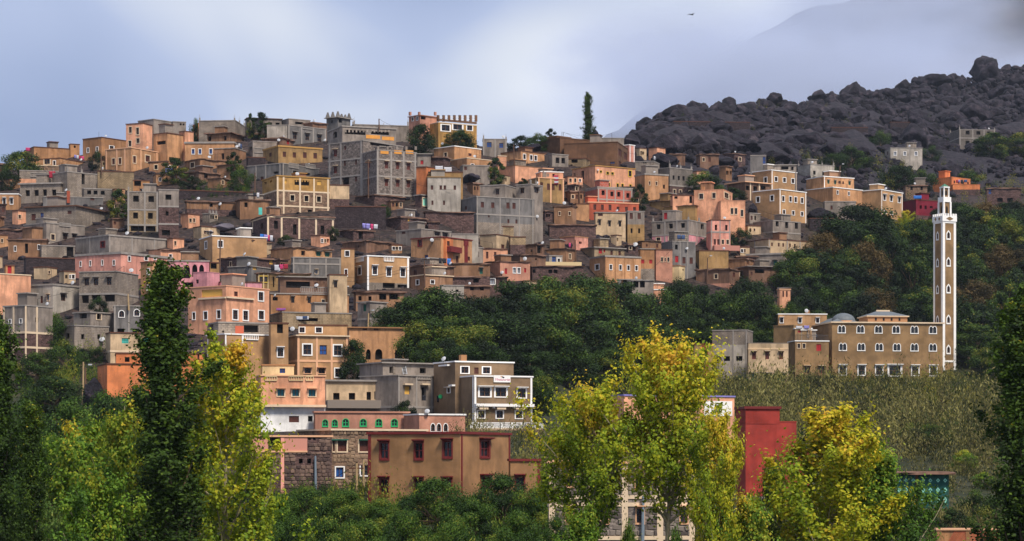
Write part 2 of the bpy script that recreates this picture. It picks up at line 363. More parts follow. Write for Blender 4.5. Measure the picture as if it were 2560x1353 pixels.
# ---------------------------------------------------------------- window kit (unit meshes shared by all windows: x +-0.5, z +-0.5, y into the wall)
def arch_pts(kind, w=1.0, h=1.0, n=10):
    """outline of an arched opening, bottom corner first, in x +-w/2, z +-h/2"""
    a = w / 2; pts = [(-a, -h / 2)]
    if kind == 'round':
        r = min(0.42 * h, 0.5 * h)
        for k in range(n + 1):
            t = math.pi - math.pi * k / n; pts.append((a * math.cos(t), h / 2 - r + r * math.sin(t)))
    elif kind == 'point':
        for k in range(n + 1):
            t = k / n; x = -a + 2 * a * t; s = 1 - abs(2 * t - 1)
            pts.append((x, h / 2 - 0.34 * h * (1 - s ** 0.8)))
    pts.append((a, -h / 2)); return pts
def m_pane(dp, mat):
    b = MB(); b.face([(-.5, dp, -.5), (.5, dp, -.5), (.5, dp, .5), (-.5, dp, .5)]); return b.mesh('pane', mat)
def m_frame(mat, nv=1, nh=1, t=.055, y0=.05, y1=.11):
    b = MB()
    b.box(-.5, -.5 + t, y0, y1, -.5, .5); b.box(.5 - t, .5, y0, y1, -.5, .5); b.box(-.5 + t, .5 - t, y0, y1, -.5, -.5 + t); b.box(-.5 + t, .5 - t, y0, y1, .5 - t, .5)
    for k in range(nv): x = -.5 + (k + 1) / (nv + 1); b.box(x - t / 2, x + t / 2, y0 + .005, y1, -.5 + t, .5 - t)
    for k in range(nh): z = -.5 + (k + 1) / (nh + 1); b.box(-.5 + t, .5 - t, y0 + .01, y1 - .01, z - t / 3, z + t / 3)
    return b.mesh('window', mat)
def m_surround(mat, t=.16, tb=.12, pr=-.05):
    b = MB()
    b.box(-.5 - t, -.5, pr, .06, -.5 - tb, .5 + tb); b.box(.5, .5 + t, pr, .06, -.5 - tb, .5 + tb)
    b.box(-.5, .5, pr, .06, .5, .5 + tb); b.box(-.5, .5, pr - .03, .06, -.5 - tb, -.5)
    return b.mesh('surround', mat)
def m_hood(mat, z=.64, out=-.42):
    b = MB(); b.box(-.72, .72, out, -.002, z, z + .07)
    b.face([(-.72, out, z), (-.72, -.003, z - .09), (.72, -.003, z - .09), (.72, out, z)]); return b.mesh('hood', mat)
def ring(mat, kind, ti=.0, to=.2, pr=-.05):
    a, o = arch_pts(kind, 1.0, 1.0), arch_pts(kind, 1.0 + 2 * to, 1.0 + 2 * to * .8)
    b = MB()
    for k in range(len(a) - 1):
        p, q, r, s = a[k], a[k + 1], o[k + 1], o[k]
        b.face([(p[0], pr, p[1]), (s[0], pr, s[1]), (r[0], pr, r[1]), (q[0], pr, q[1])])
        b.face([(s[0], pr, s[1]), (s[0], .02, s[1]), (r[0], .02, r[1]), (r[0], pr, r[1])])
        b.face([(p[0], pr, p[1]), (q[0], pr, q[1]), (q[0], .15, q[1]), (p[0], .15, p[1])])
    b.box(-.5 - to, .5 + to, pr - .02, .02, -.5 - to * .7, -.5)
    return b.mesh('surround', mat)
def spandrel(mat, kind):
    a = arch_pts(kind, 1.0, 1.0); b = MB(); n = len(a)
    for k in range(1, n - 2):
        p, q = a[k], a[k + 1]
        b.face([(p[0], .0, p[1]), (q[0], .0, q[1]), (q[0], .0, .5), (p[0], .0, .5)])
        b.face([(p[0], .0, p[1]), (p[0], .2, p[1]), (q[0], .2, q[1]), (q[0], .0, q[1])])
    return b.mesh('spandrel', mat)
_cache = {}
def cached(key, fn):
    if key not in _cache: _cache[key] = fn()
    return _cache[key]
# style: (surround, pane, pane depth, hood, frame material, bars); dark panes paint in the shade of open bays
STY = {
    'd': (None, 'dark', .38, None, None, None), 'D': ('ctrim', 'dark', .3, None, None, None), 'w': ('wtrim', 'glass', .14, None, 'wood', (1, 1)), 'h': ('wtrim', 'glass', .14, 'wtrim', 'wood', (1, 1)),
    't': ('ctrim', 'glass', .14, None, 'wood', (1, 1)), 'T': (None, 'glass', .16, 'ctrim', 'redshut', (1, 1)), 'f': (None, 'glass', .2, 'gtrim', 'wood', (1, 1)),
    's': (None, 'shutter', .1, None, 'shutter', (1, 0)), 'S': (None, 'shutter', .1, 'ctrim', 'redshut', (1, 0)), 'x': ('ctrim', 'shutter', .1, None, 'shutter', (1, 0)), 'X': ('wtrim', 'shutter', .1, None, 'wood', (1, 1)),
    'r': ('rtrim', 'glass', .14, 'rtrim', 'rtrim', (1, 1)), 'b': ('wtrim', 'bluepane', .12, None, 'wood', (1, 0)), 'B': (None, 'bluepane', .12, None, 'wood', (1, 1)), 'e': ('ctrim', 'tealpane', .14, 'ptrim', 'wood', (1, 0)),
    'm': ('ctrim', 'mint', .1, None, 'mint', (1, 0)), 'k': (None, 'redpane', .1, None, 'redpane', (1, 0)), 'g': (None, 'greenpane', .1, 'gtrim', 'greenpane', (1, 0)), 'q': (None, 'turq', .14, None, 'turq', (3, 2)),
    'c': ('ctrim', 'lit', .14, 'ctrim', 'wood', (1, 1)), 'y': ('ytrim', 'glass', .14, None, 'wood', (1, 1)), 'Y': (None, 'yboard', .1, None, None, None), 'p': ('ptrim', 'glass', .14, 'ptrim', 'wood', (1, 1)),
    'z': ('wtrim', 'lit', .14, None, 'wood', (1, 2)), 'u': ('rtrim', 'glass', .14, None, 'redshut', (1, 1)),
}
def add_window(E, Einv, Mh, pos, axis, w, h, style, wallmat, name='window'):
    """axis 'R' or 'L'; pos: local point at the middle of the opening on the wall plane"""
    if axis == 'R': R = Matrix(((1, 0, 0), (0, 1, 0), (0, 0, 1)))
    else: R = Matrix(((0, 1, 0), (-1, 0, 0), (0, 0, 1)))
    Mw = Matrix.Translation(pos) @ R.to_4x4() @ Matrix.Diagonal((w, 1, h, 1))
    B = Einv @ Mh @ Mw
    if style in 'AGWPM':
        kind = 'point' if style == 'P' else 'round'
        if style == 'M':
            o = link('window', cached('dbl', dbl_frame), E, B)
            for sx in (-.27, .27):
                link('pane', cached('dpane', lambda: m_pane(.12, M['glass'])), o, Matrix.Translation((sx, 0, 0)) @ Matrix.Diagonal((.46, 1, 1, 1)))
                link('spandrel', cached(('sp', wallmat, 'round'), lambda: spandrel(M[wallmat], 'round')), o, Matrix.Translation((sx, -.004, 0)) @ Matrix.Diagonal((.54, 1, 1, 1)))
            return o
        pane = 'glass' if style != 'A' else 'dark'
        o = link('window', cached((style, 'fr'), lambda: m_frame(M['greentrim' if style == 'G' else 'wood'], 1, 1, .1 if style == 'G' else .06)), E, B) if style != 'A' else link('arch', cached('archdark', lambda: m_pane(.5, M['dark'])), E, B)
        if style != 'A': link('pane', cached(('pane', pane, .16), lambda: m_pane(.16, M[pane])), o)
        link('spandrel', cached(('sp', wallmat, kind), lambda: spandrel(M[wallmat], kind)), o, Matrix.Translation((0, -.004, 0)))
        if style != 'A':
            smat = {'G': 'greentrim', 'W': 'wtrim', 'P': 'wtrim'}[style]
            link('surround', cached(('ring', smat, kind), lambda: ring(M[smat], kind, to=.1 if style == 'G' else .28 if style == 'P' else .13)), o)
        return o
    s = STY[style]
    if s[4]:
        o = link(name, cached((s[4], s[5]), lambda: m_frame(M[s[4]], *s[5])), E, B)
        link('pane', cached(('pane', s[1], s[2]), lambda: m_pane(s[2], M[s[1]])), o)
    else:
        o = link(name, cached(('pane', s[1], s[2]), lambda: m_pane(s[2], M[s[1]])), E, B)
    if s[0]: link('surround', cached(('sur', s[0]), lambda: m_surround(M[s[0]])), o)
    if s[3]: link('hood', cached(('hood', s[3]), lambda: m_hood(M[s[3]])), o)
    return o
def dbl_frame():
    b = MB()
    for sx in (-.27, .27):
        a, o = arch_pts('round', .46, 1.0), arch_pts('round', .66, 1.16)
        for k in range(len(a) - 1):
            p, q, r, s = a[k], a[k + 1], o[k + 1], o[k]
            b.face([(p[0] + sx, -.05, p[1]), (s[0] + sx, -.05, s[1]), (r[0] + sx, -.05, r[1]), (q[0] + sx, -.05, q[1])])
            b.face([(p[0] + sx, -.05, p[1]), (q[0] + sx, -.05, q[1]), (q[0] + sx, .12, q[1]), (p[0] + sx, .12, p[1])])
            b.face([(s[0] + sx, -.05, s[1]), (s[0] + sx, .02, s[1]), (r[0] + sx, .02, r[1]), (r[0] + sx, -.05, r[1])])
    b.box(-.62, .62, -.07, .02, -.62, -.5)
    return b.mesh('window', M['wtrim'])

# ---------------------------------------------------------------- house builder
class Box: pass
def solve_box(xl, xc, xr, d, ratio=0.8, dep=None):
    """plan of a block whose near corner stands at column xc, distance d, with its two seen faces ending at columns xl and xr"""
    t = (xc - CX) / F; tl = (xl - CX) / F; tr = (xr - CX) / F
    a, b = max(xc - xl, 0.0), max(xr - xc, 0.0)
    view = math.atan(-t)
    if a < 4: rel = math.radians(0.6); face = 'R'
    elif b < 4: rel = math.radians(89.4); face = 'L'
    else: rel = min(max(math.atan2(a, b * ratio), math.radians(9)), math.radians(81)); face = 'RL'
    th = view + rel; c, s = math.cos(th), math.sin(th)
    Cx, Cy = t * d, d
    W = (tr * Cy - Cx) / (c - tr * s) if face != 'L' else None
    D = (Cx - tl * Cy) / (s + tl * c) if face != 'R' else None
    if W is None: W = dep or min(max(D * .7, 3.0), 7.5)
    if D is None: D = dep or min(max(W * .7, 3.0), 7.5)
    o = Box(); o.th, o.W, o.D, o.C, o.face, o.d = th, W, D, (Cx, Cy), face, d
    return o
def wall_face(MBd, uvs, L, z0, z1, rects, breaks, mats, put, rd):
    """one wall plane with rectangular openings cut out and their reveals; put(a, z, y) -> 3D"""
    A = sorted(set([0.0, L] + [r[0] for r in rects] + [r[1] for r in rects]))
    B = sorted(set([z0, z1] + [r[2] for r in rects] + [r[3] for r in rects] + [b for b in breaks if z0 < b < z1]))
    for i in range(len(A) - 1):
        for j in range(len(B) - 1):
            am, bm = (A[i] + A[i + 1]) / 2, (B[j] + B[j + 1]) / 2
            if any(r[0] < am < r[1] and r[2] < bm < r[3] for r in rects): continue
            mi = sum(1 for b in breaks if bm < b)
            q = [(A[i], B[j]), (A[i + 1], B[j]), (A[i + 1], B[j + 1]), (A[i], B[j + 1])]
            MBd.face([put(a, z, 0) for a, z in q], mi); uvs.append(q)
    for r in rects:
        mi = sum(1 for b in breaks if (r[2] + r[3]) / 2 < b)
        cs = [(r[0], r[2]), (r[1], r[2]), (r[1], r[3]), (r[0], r[3])]
        for k in range(4):
            p, q = cs[k], cs[(k + 1) % 4]
            MBd.face([put(p[0], p[1], 0), put(p[0], p[1], rd), put(q[0], q[1], rd), put(q[0], q[1], 0)], mi)
            uvs.append([p, (p[0] + .2, p[1]), (q[0] + .2, q[1]), q])
def rows(s):
    out = []
    for part in s.split(';'):
        t = part.split()
        if not t: continue
        out.append((t[0][0], t[0][1], float(t[1]), float(t[2]), float(t[3]), [float(x) for x in t[4:]]))
    return out
HOUSES = []
def H(label, mat, xl, xc, xr, yt, yb, win='', add=None, d=None, cop=None, tiers=(), cols=None, beams=(), colmat='gtrim', colw=.28, stub=False, name='house', cat='house', dep=None, ratio=.8, z0=None, rough=None, over=None, th=None, bal=None, clutter=True):
    """One block of a house. Columns and rows are read off the photo; distance comes from the ground it stands on (row yb)."""
    if d is None: d = gd(xc, yb) if add is None else add['d'] + (3.0 if yb == 0 else 0)
    if yb == 0: yb = add['yb']
    b = solve_box(xl, xc, xr, d, ratio, dep)
    b.D, b.W = min(b.D, 22), min(b.W, 40)
    zt = (HY - yt) / F * d
    zb = (gz(xc, d) - 3.0) if z0 is None else (HY - z0) / F * d
    c, s = math.cos(b.th), math.sin(b.th)
    Mh = Matrix(((c, -s, 0, b.C[0]), (s, c, 0, b.C[1]), (0, 0, 1, 0), (0, 0, 0, 1)))
    if add is None:
        E = bpy.data.objects.new(name, None); COL.objects.link(E); E.empty_display_size = .5
        E.matrix_basis = Mh @ Matrix.Translation((0, 0, gz(xc, d))); tag(E, label, cat, kind='thing' if 'wall' in name else None)
        rec = {'E': E, 'd': d, 'yb': yb, 'Einv': E.matrix_basis.inverted(), 'label': label}
        HOUSES.append(rec)
    else: rec = add; E = rec['E']
    Einv = rec['Einv']
    cf, sf = c, s
    def along(face, px):
        t = (px - CX) / F
        if face == 'R': return (t * b.C[1] - b.C[0]) / (cf - t * sf)
        return (b.C[0] - t * b.C[1]) / (sf + t * cf)
    def depth(face, a): return b.C[1] + (a * sf if face == 'R' else a * cf)
    rects = {'R': [], 'L': []}; todo = []
    for f, st, y, w, h, xs in rows(win):
        L = b.W if f == 'R' else b.D
        if (f == 'R' and b.face == 'L') or (f == 'L' and b.face == 'R'): f = 'L' if f == 'R' else 'R'; L = b.W if f == 'R' else b.D
        zc = None
        for x in xs:
            a0, a1 = sorted((along(f, x - w / 2), along(f, x + w / 2)))
            dm = depth(f, (a0 + a1) / 2)
            if zc is None: zc = (HY - y) / F * dm
            hh = h / F * dm
            a0, a1 = max(a0, .08), min(a1, L - .08)
            r = (a0, a1, zc - hh / 2, min(zc + hh / 2, zt - .12))
            if a1 - a0 < .12 or r[3] - r[2] < .1: continue
            if any(not (r[1] < q[0] + .02 or r[0] > q[1] - .02 or r[3] < q[2] + .02 or r[2] > q[3] - .02) for q in rects[f]): continue
            rects[f].append(r); todo.append((f, st, r))
    breaks = sorted([(HY - t[0]) / F * d for t in tiers], reverse=True)
    mats = [mat] + [t[1] for t in tiers]
    copk, ov, tk = cop or {'mud': ('mudroof', .22, .22), 'mud2': ('mudroof', .2, .2), 'stone': ('mudroof', .22, .22), 'tstone': ('mudroof', .2, .2)}.get(mat, ('concrete' if mat in ('grey', 'dgrey', 'lgrey', 'block', 'dblock', 'gstone') else mat if mat in ('brown', 'bronze') else 'btrim', .07, .16))
    if over is not None: ov = over
    wt = zt - tk * .5
    mb, uvs = MB(), []
    wall_face(mb, uvs, b.W, zb, wt, rects['R'], breaks, mats, lambda a, z, y: (a, y, z), .4)
    wall_face(mb, uvs, b.D, zb, wt, rects['L'], breaks, mats, lambda a, z, y: (y, a, z), .4)
    mb.face([(b.W, 0, zb), (b.W, b.D, zb), (b.W, b.D, wt), (b.W, 0, wt)]); uvs.append([(0, zb), (b.D, zb), (b.D, wt), (0, wt)])
    mb.face([(b.W, b.D, zb), (0, b.D, zb), (0, b.D, wt), (b.W, b.D, wt)]); uvs.append([(0, zb), (b.W, zb), (b.W, wt), (0, wt)])
    mb.face([(0, 0, wt), (b.W, 0, wt), (b.W, b.D, wt), (0, b.D, wt)]); uvs.append([(0, 0), (b.W, 0), (b.W, b.D), (0, b.D)])
    me = mb.mesh('wall', [M[k] for k in mats])
    uvl = me.uv_layers.new(name='UVMap'); uvl.data.foreach_set('uv', np.array([c_ for q in uvs for p in q for c_ in p], np.float32))
    link('wall', me, E, Einv @ Mh)
    # roof slab or coping; earth roofs get a ragged edge
    rb = MB()
    if copk == 'mudroof':
        n1_, n2_ = max(2, int(b.W / .9)), max(2, int(b.D / .9)); rim = []
        for k in range(n1_): rim.append((-ov + (b.W + 2 * ov) * k / n1_, -ov))
        for k in range(n2_): rim.append((b.W + ov, -ov + (b.D + 2 * ov) * k / n2_))
        for k in range(n1_): rim.append((b.W + ov - (b.W + 2 * ov) * k / n1_, b.D + ov))
        for k in range(n2_): rim.append((-ov, b.D + ov - (b.D + 2 * ov) * k / n2_))
        j = [(RNG.uniform(-.12, .12), RNG.uniform(-.12, .12), RNG.uniform(-.10, .07), RNG.uniform(-.06, .06)) for _ in rim]
        lo = [(x + q[0], y + q[1], zt - tk + q[3]) for (x, y), q in zip(rim, j)]; hi = [(x + q[1] * .7, y + q[0] * .7, zt + q[2]) for (x, y), q in zip(rim, j)]
        for k in range(len(rim)):
            k2 = (k + 1) % len(rim); rb.face([lo[k], lo[k2], hi[k2], hi[k]])
        rb.face(hi); rb.face(lo[::-1])
    else:
        rb.box(-ov, b.W + ov, -ov, b.D + ov, zt - tk, zt)
    rb.build('roof', M[copk], E, Einv @ Mh)
    for f, st, r in todo:
        a, z, w, h = (r[0] + r[1]) / 2, (r[2] + r[3]) / 2, r[1] - r[0], r[3] - r[2]
        pos = Vector((a, 0, z)) if f == 'R' else Vector((0, a, z))
        wm = mats[min(sum(1 for q in breaks if z < q), len(mats) - 1)]
        nm = 'door' if h > 1.75 and w < 1.6 and st in 'dksmgBb' else 'window'
        add_window(E, Einv, Mh, pos, f, w, h, st, wm, nm)
    # pilasters, corner strips, floor beams
    if cols:
        f = 'R'; cb = {'R': [], 'L': []}
        for tkn in cols.split():
            if tkn in 'RL': f = tkn; continue
            a = along(f, float(tkn)); L = b.W if f == 'R' else b.D
            a = min(max(a, colw / 2 - .05), L - colw / 2 + .05)
            m_ = MB()
            if f == 'R': m_.box(a - colw / 2, a + colw / 2, -.05, .05, zb + .3, zt - tk - .004)
            else: m_.box(-.05, .05, a - colw / 2, a + colw / 2, zb + .3, zt - tk - .004)
            m_.build('pilaster', M[colmat], E, Einv @ Mh)
    for y in beams:
        z = (HY - y) / F * d; m_ = MB()
        m_.box(-.053, b.W + .002, -.053, .05, z - .13, z + .13); m_.box(-.052, .05, .05, b.D, z - .13, z + .13)
        m_.build('beam', M[colmat], E, Einv @ Mh)
    if stub:                                                     # unfinished column stubs with reinforcing bars
        for (x, y) in ((.16, .16), (b.W - .16, .16), (b.W * .5, .16), (.16, b.D - .16)):
            if RNG.random() < .3: continue
            m_ = MB(); hh = RNG.uniform(.35, .8); m_.box(x - .13, x + .13, y - .13, y + .13, zt - .02, zt + hh)
            for dx, dy in ((-.08, -.08), (.08, .08), (-.08, .08)): m_.box(x + dx - .012, x + dx + .012, y + dy - .012, y + dy + .012, zt + hh, zt + hh + RNG.uniform(.3, .8))
            m_.build('column_stub', M['concrete'], E, Einv @ Mh)
    if add is None and clutter and yt > 325 and b.W > 4.5 and b.D > 3.5:      # stair heads, parapet bits, masts on the flat roofs
        if RNG.random() < .55:
            w_, x_ = RNG.uniform(1.6, 2.8), RNG.uniform(.1, .6) * b.W; y_ = b.D * RNG.uniform(.35, .55); hh = RNG.uniform(.9, 1.9)
            m_ = MB(); m_.box(x_, min(x_ + w_, b.W - .1), y_, min(y_ + 2.0, b.D - .1), zt - .05, zt + hh); mm = m_.mesh('stair_head', M[RNG.choice((mat, 'block', 'grey', 'mud2'))]); mm.uv_layers.new(name='UVMap'); link('stair_head', mm, E, Einv @ Mh)
            m_ = MB(); m_.box(x_ - .15, min(x_ + w_, b.W - .1) + .15, y_ - .2, min(y_ + 2.0, b.D - .1) + .1, zt + hh, zt + hh + .14); m_.build('stair_roof', M[copk if copk != 'mudroof' else 'concrete'], E, Einv @ Mh)
        if RNG.random() < .4:
            x_ = RNG.uniform(.1, .9) * b.W; y_ = RNG.uniform(.2, .6) * b.D; m_ = MB(); m_.tube((x_, y_, zt - .05), (x_, y_, zt + RNG.uniform(1.0, 2.2)), .03, .025, 5); m_.build('antenna_mast', M['metal'], E, Einv @ Mh)
    rec['last'] = (b, Mh, zt, zb, along, depth); rec['rects'] = rects
    if bal:
        for spec in bal.split(';'):
            t = spec.split(); f = t[0]; x0, x1, y0, y1 = [float(q) for q in t[1:5]]; mt = t[5]
            a0, a1 = sorted((along(f, x0), along(f, x1))); dm = depth(f, (a0 + a1) / 2)
            zz1, zz0 = (HY - y0) / F * dm, (HY - y1) / F * dm
            m_ = MB(); n_ = max(3, int((a1 - a0) / .24)); t_ = .045
            def bx(p0, p1, q0, q1, y_=-.1, y2=.02):
                if f == 'R': m_.box(p0, p1, y_, y2, q0, q1)
                else: m_.box(y_, y2, p0, p1, q0, q1)
            bx(a0, a1, zz1 - .09, zz1 + .03, -.13, .03); bx(a0, a1, zz0 - .06, zz0 + .05, -.12, .03)
            for k in range(n_ + 1):
                a = a0 + (a1 - a0) * k / n_; bx(a - t_, a + t_, zz0 + .05, zz1 - .09, -.09, .0)
            m_.build('balustrade', M[mt], E, Einv @ Mh)
    return rec
def extra(rec, name, mat, f, x0, x1, y0, y1, out=.05, dep=.1):
    """a box fixed to the last block's face, given by picture columns and rows"""
    b, Mh, zt, zb, along, depth = rec['last']
    a0, a1 = sorted((along(f, x0), along(f, x1))); dm = depth(f, (a0 + a1) / 2)
    z1, z0 = (HY - y0) / F * dm, (HY - y1) / F * dm
    m_ = MB()
    if f == 'R': m_.box(a0, a1, -out, dep, z0, z1)
    else: m_.box(-out, dep, a0, a1, z0, z1)
    return m_.build(name, M[mat], rec['E'], rec['Einv'] @ Mh)
# ================================================================ the village, block by block (columns and rows of the photo)
wc, tcn, rc, pc = ('wtrim', .1, .16), ('ctrim', .08, .14), ('rtrim', .12, .2), ('ptrim', .1, .16)
# ---- far end of the ridge and its slope
h = H('long tan house with roof terrace and small corner turret at the ridge end', 'tan', 60, 85, 198, 366, 418)
H('', 'tan', 172, 176, 199, 359, 0, 'Rd 367 5 6 187', add=h)
H('tan corner house with three white-framed windows beside the dark ridge trees', 'tan', 207, 254, 315, 342, 400, 'Lw 376 5 11 220 243; Rw 369 10 8 279')
h = H('low peach house with a strip of glass and a brown garden door', 'tan2', 70, 150, 224, 394, 430, 'Lt 404 14 13 118; Lw 408 6 11 136; Rd 416 6 13 156')
H('rough stone terrace wall with pale coping under the low peach house', 'tstone', 70, 72, 150, 412, 446, cop=tcn, name='stone_wall', cat='wall')
h = H('grey roof terrace with red blanket above a peach band', 'block', 46, 49, 168, 425, 470, tiers=[(447, 'peach')], bal='R 76 118 432 442 gtrim')
h = H('grey block house with one tall dark doorway on the upper floor', 'block', 130, 168, 242, 428, 505, 'Rd 448 8 26 208; Rd 480 7 17 208', stub=True)
H('', 'bblock', 242, 244, 335, 427, 456, add=h, d=h['d'] + 6)
H('low dark block house with three square openings in a row', 'dblock', 205, 210, 290, 470, 508, 'Rd 481 10 10 223 239 257')
h = H('weathered grey house with four dark openings under a ragged roof edge', 'block', 50, 152, 205, 456, 505, 'Ld 483 11 15 69 91 135; Ld 483 10 19 112; Rd 480 8 9 191', cop=('concrete', .3, .25))
H('small tan house with two hooded white windows on the steep end', 'tan2', -22, 46, 52, 484, 525, 'Lh 503 7 14 11 29', cop=wc)
h = H('grey house with projecting roof beams and a blue door', 'block', 65, 190, 275, 513, 580, 'Ls 543 11 16 84; LB 541 8 18 105; Ls 531 10 8 174', cop=('wood', .35, .2))
H('stepped grey wall house with orange brick chimney beside a dark doorway', 'dgrey', 105, 108, 258, 490, 528, 'Rd 502 10 17 156; Rs 497 10 8 231')
extra(HOUSES[-1], 'chimney', 'rust', 'R', 167, 175, 478, 508, .25, .2)
h = H('tall grey house on posts with four square black openings', 'block', 318, 319, 395, 478, 582, 'Rd 497 14 15 340 378; Rd 539 12 15 339 376; Rd 572 62 13 358', stub=True, tiers=[(524, 'bblock')], cols='R 321 362 393', beams=(524, 562))
h = H('narrow grey tower house with stone lower floor and arched cellar door', 'grey', 394, 397, 447, 473, 602, 'Rd 493 15 13 421; Rd 534 7 11 418; Rd 582 20 14 415', tiers=[(516, 'stone')], beams=(516, 560))
# ---- ridge, orange group
h = H('tall peach block with four windows on the ridge', 'peach', 315, 357, 390, 307, 366, 'Lt 325 7 15 326; Lt 328 7 17 344; Lt 359 7 14 325; Lt 352 8 12 345', cop=('btrim', .1, .14))
H('', 'grey', 345, 384, 437, 297, 0, add=h)
H('', 'grey', 428, 432, 465, 303, 0, 'Rd 311 5 5 452 459', add=h, d=h['d'] + 6)
h = H('ornate tan-orange house with plaster panels and tall framed windows', 'tan2', 263, 328, 396, 368, 430, 'Lx 404 7 15 284 300; Rx 399 7 17 336; Rx 397 11 16 369', cop=pc, cols='L 266 292 312 R 352 392', colmat='ptrim', colw=.3)
h = H('orange-tan house with deep roofed balcony behind the ornate panels', 'tan2', 384, 418, 462, 331, 412, 'Ld 357 22 9 403; Rs 397 11 8 428 446', cop=('btrim', .12, .15))
H('', 'peach', 448, 462, 484, 327, 0, add=h)
H('small mud annex with a single dark window below the ornate house', 'mud2', 372, 373, 419, 402, 434, 'RD 418 8 11 390')
H('low tan shed under the ridge with open dark front', 'tan', 330, 333, 374, 450, 478, 'Rd 458 17 14 344')
h = H('windowless orange block on the ridge', 'orange', 482, 496, 547, 307, 360, cop=('orange', .05, .1))
h = H('bare grey house with slanting parapet at the end of the ridge', 'block', 497, 588, 613, 300, 352, '', stub=True)
H('low shed-roofed mud house with two dark doors under the bare grey parapet', 'mud2', 518, 578, 611, 331, 358, 'Ld 347 8 12 524; Ld 346 6 11 563', cop=('mudroof', .5, .2))
h = H('tan house with three blue windows and a long concrete terrace edge', 'tan2', 462, 585, 610, 354, 400, 'Lb 379 7 12 483 500 527', cop=('concrete', .15, .35))
H('stained concrete house with one open doorway beside a small tree', 'mud2', 535, 587, 615, 369, 412, 'Ld 391 7 15 557', cop=('concrete', .1, .15))
H('small rounded mud house with one pale-framed window on each floor', 'mud2', 462, 500, 576, 396, 430, 'Lt 413 9 12 481; Rs 420 5 9 551')
H('lower mud house with shuttered opening above the garden terrace', 'mud', 452, 497, 560, 428, 460, 'Lt 445 6 11 480; Rd 439 9 13 515')
# ---- middle of the ridge
h = H('grey ridge house with two dark windows beside the pointed conifers', 'grey', 613, 619, 704, 294, 350, 'Rd 311 10 10 675 694', cop=('wood', .2, .15), tiers=[(332, 'tstone')])
h = H('flat grey house with a dark slot window on the skyline', 'grey', 700, 722, 776, 296, 335, 'Rd 308 20 6 748')
H('small brown penthouse box next to the slot-window house', 'mud', 758, 782, 817, 305, 338)
h = H('grey house with three hooded windows and a pale plaster side', 'dgrey', 668, 720, 816, 312, 364, 'Rf 340 9 16 737 768 798', cols='R 722 754 783 813', bal='R 756 780 317 323 gtrim')
H('', 'lgrey', 667.5, 718, 724, 312, 0, add=h, d=h['d'] - .05, dep=1.0)
H('squat brown house with a satellite dish and a red door', 'mud', 655, 706, 736, 343, 374, 'Ld 359 8 9 666; Rk 356 6 9 720')
H('grey plaster house with an open lower terrace below the red-door house', 'grey', 621, 632, 692, 352, 396, 'Ld 372 5 9 627', bal='R 636 660 370 382 gtrim')
h = H('yellow-tan house with four brown windows across its front', 'ochre2', 658, 696, 806, 363, 415, 'Rs 386 8 13 711 736; Rs 388 9 14 762 788; Ls 387 6 10 676', cop=('ochre', .1, .3))
h = H('dark grey house with a long balustraded terrace over the ochre house', 'dgrey', 618, 706, 798, 407, 460, 'Rd 431 13 7 739 769; Ls 449 8 14 655; Ld 432 12 6 690', cols='R 708 L 700 664 640', bal='R 722 746 409 420 gtrim;R 764 788 411 421 gtrim')
h = H('ochre house with scalloped balcony opening over stone and timber floors', 'ochre', 656, 692, 824, 438, 535, 'RY 454 10 9 712; Rd 457 37 13 755; RY 458 10 10 798; RD 495 10 14 731 766 797; Ld 458 5 6 664 677; Ld 499 5 10 668; Rd 529 11 16 696 775', tiers=[(474, 'tstone')], cols='R 694 709 750 785 820', beams=(476, 514), colmat='ctrim', colw=.3, cop=('ochre', .12, .2))
for k in range(5): extra(h, 'scallop', 'ochre', 'R', 739 + k * 7.2, 743 + k * 7.2, 450, 455, .03, .1)
H('stone lower house with pale concrete frame and a tall dark doorway', 'stone', 628, 668, 836, 536, 606, 'Rd 574 9 26 737; Rd 562 10 20 690; Rd 575 9 22 806; Ld 565 6 14 655', cols='R 670 704 748 790 832 L 632', beams=(541,), colmat='ctrim', colw=.3)
h = H('long low mud house with ragged earth roof and satellite dish', 'mud2', 463, 467, 592, 501, 548, 'Rd 513 8 9 528', tiers=[(522, 'stone')])
H('mud house with a bright teal door below the dry-stone terraces', 'mud2', 590, 600, 673, 497, 550, 'Rd 512 8 12 615; RB 528 9 18 651', cop=('mudroof', .25, .2))
extra(HOUSES[-1], 'door', 'turq', 'R', 646.5, 655.5, 519, 537, .02, .1)
H('cracked beige wall block beside the ochre house', 'beige', 817, 821, 873, 461, 522, tiers=[(497, 'stone')])
# ---- the big grey stone house and its neighbours
h = H('unfinished grey tower with pointed corner merlons', 'dgrey', 816, 845, 876, 292, 350, 'Ld 304 4 7 830; Rd 302 9 10 851', cop=('concrete', .35, .15), stub=False)
b_, Mh_, zt_, zb_, al_, dp_ = h['last']
for (u, v) in ((.0, .0), (.33, 0), (.66, 0), (1, 0), (0, .5), (0, 1), (1, 1), (.5, 1)):
    m_ = MB(); x, y = u * (b_.W - .4) + .2, v * (b_.D - .4) + .2; q = .55 if (u in (0, 1) or v == 1) else .45
    i0 = len(m_.v); hh = 1.15 if u in (0, 1) else .75
    m_.v += [(x - q, y - .2, zt_ - .02), (x + q, y - .2, zt_ - .02), (x + q, y + .2, zt_ - .02), (x - q, y + .2, zt_ - .02), (x - .08, y - .12, zt_ + hh), (x + .08, y - .12, zt_ + hh), (x + .08, y + .12, zt_ + hh), (x - .08, y + .12, zt_ + hh)]
    for q4 in ((0, 3, 2, 1), (4, 5, 6, 7), (0, 1, 5, 4), (1, 2, 6, 5), (2, 3, 7, 6), (3, 0, 4, 7)): m_.f.append([i0 + k for k in q4]); m_.m.append(0)
    m_.build('merlon', M['dgrey'], h['E'], h['Einv'] @ Mh_)
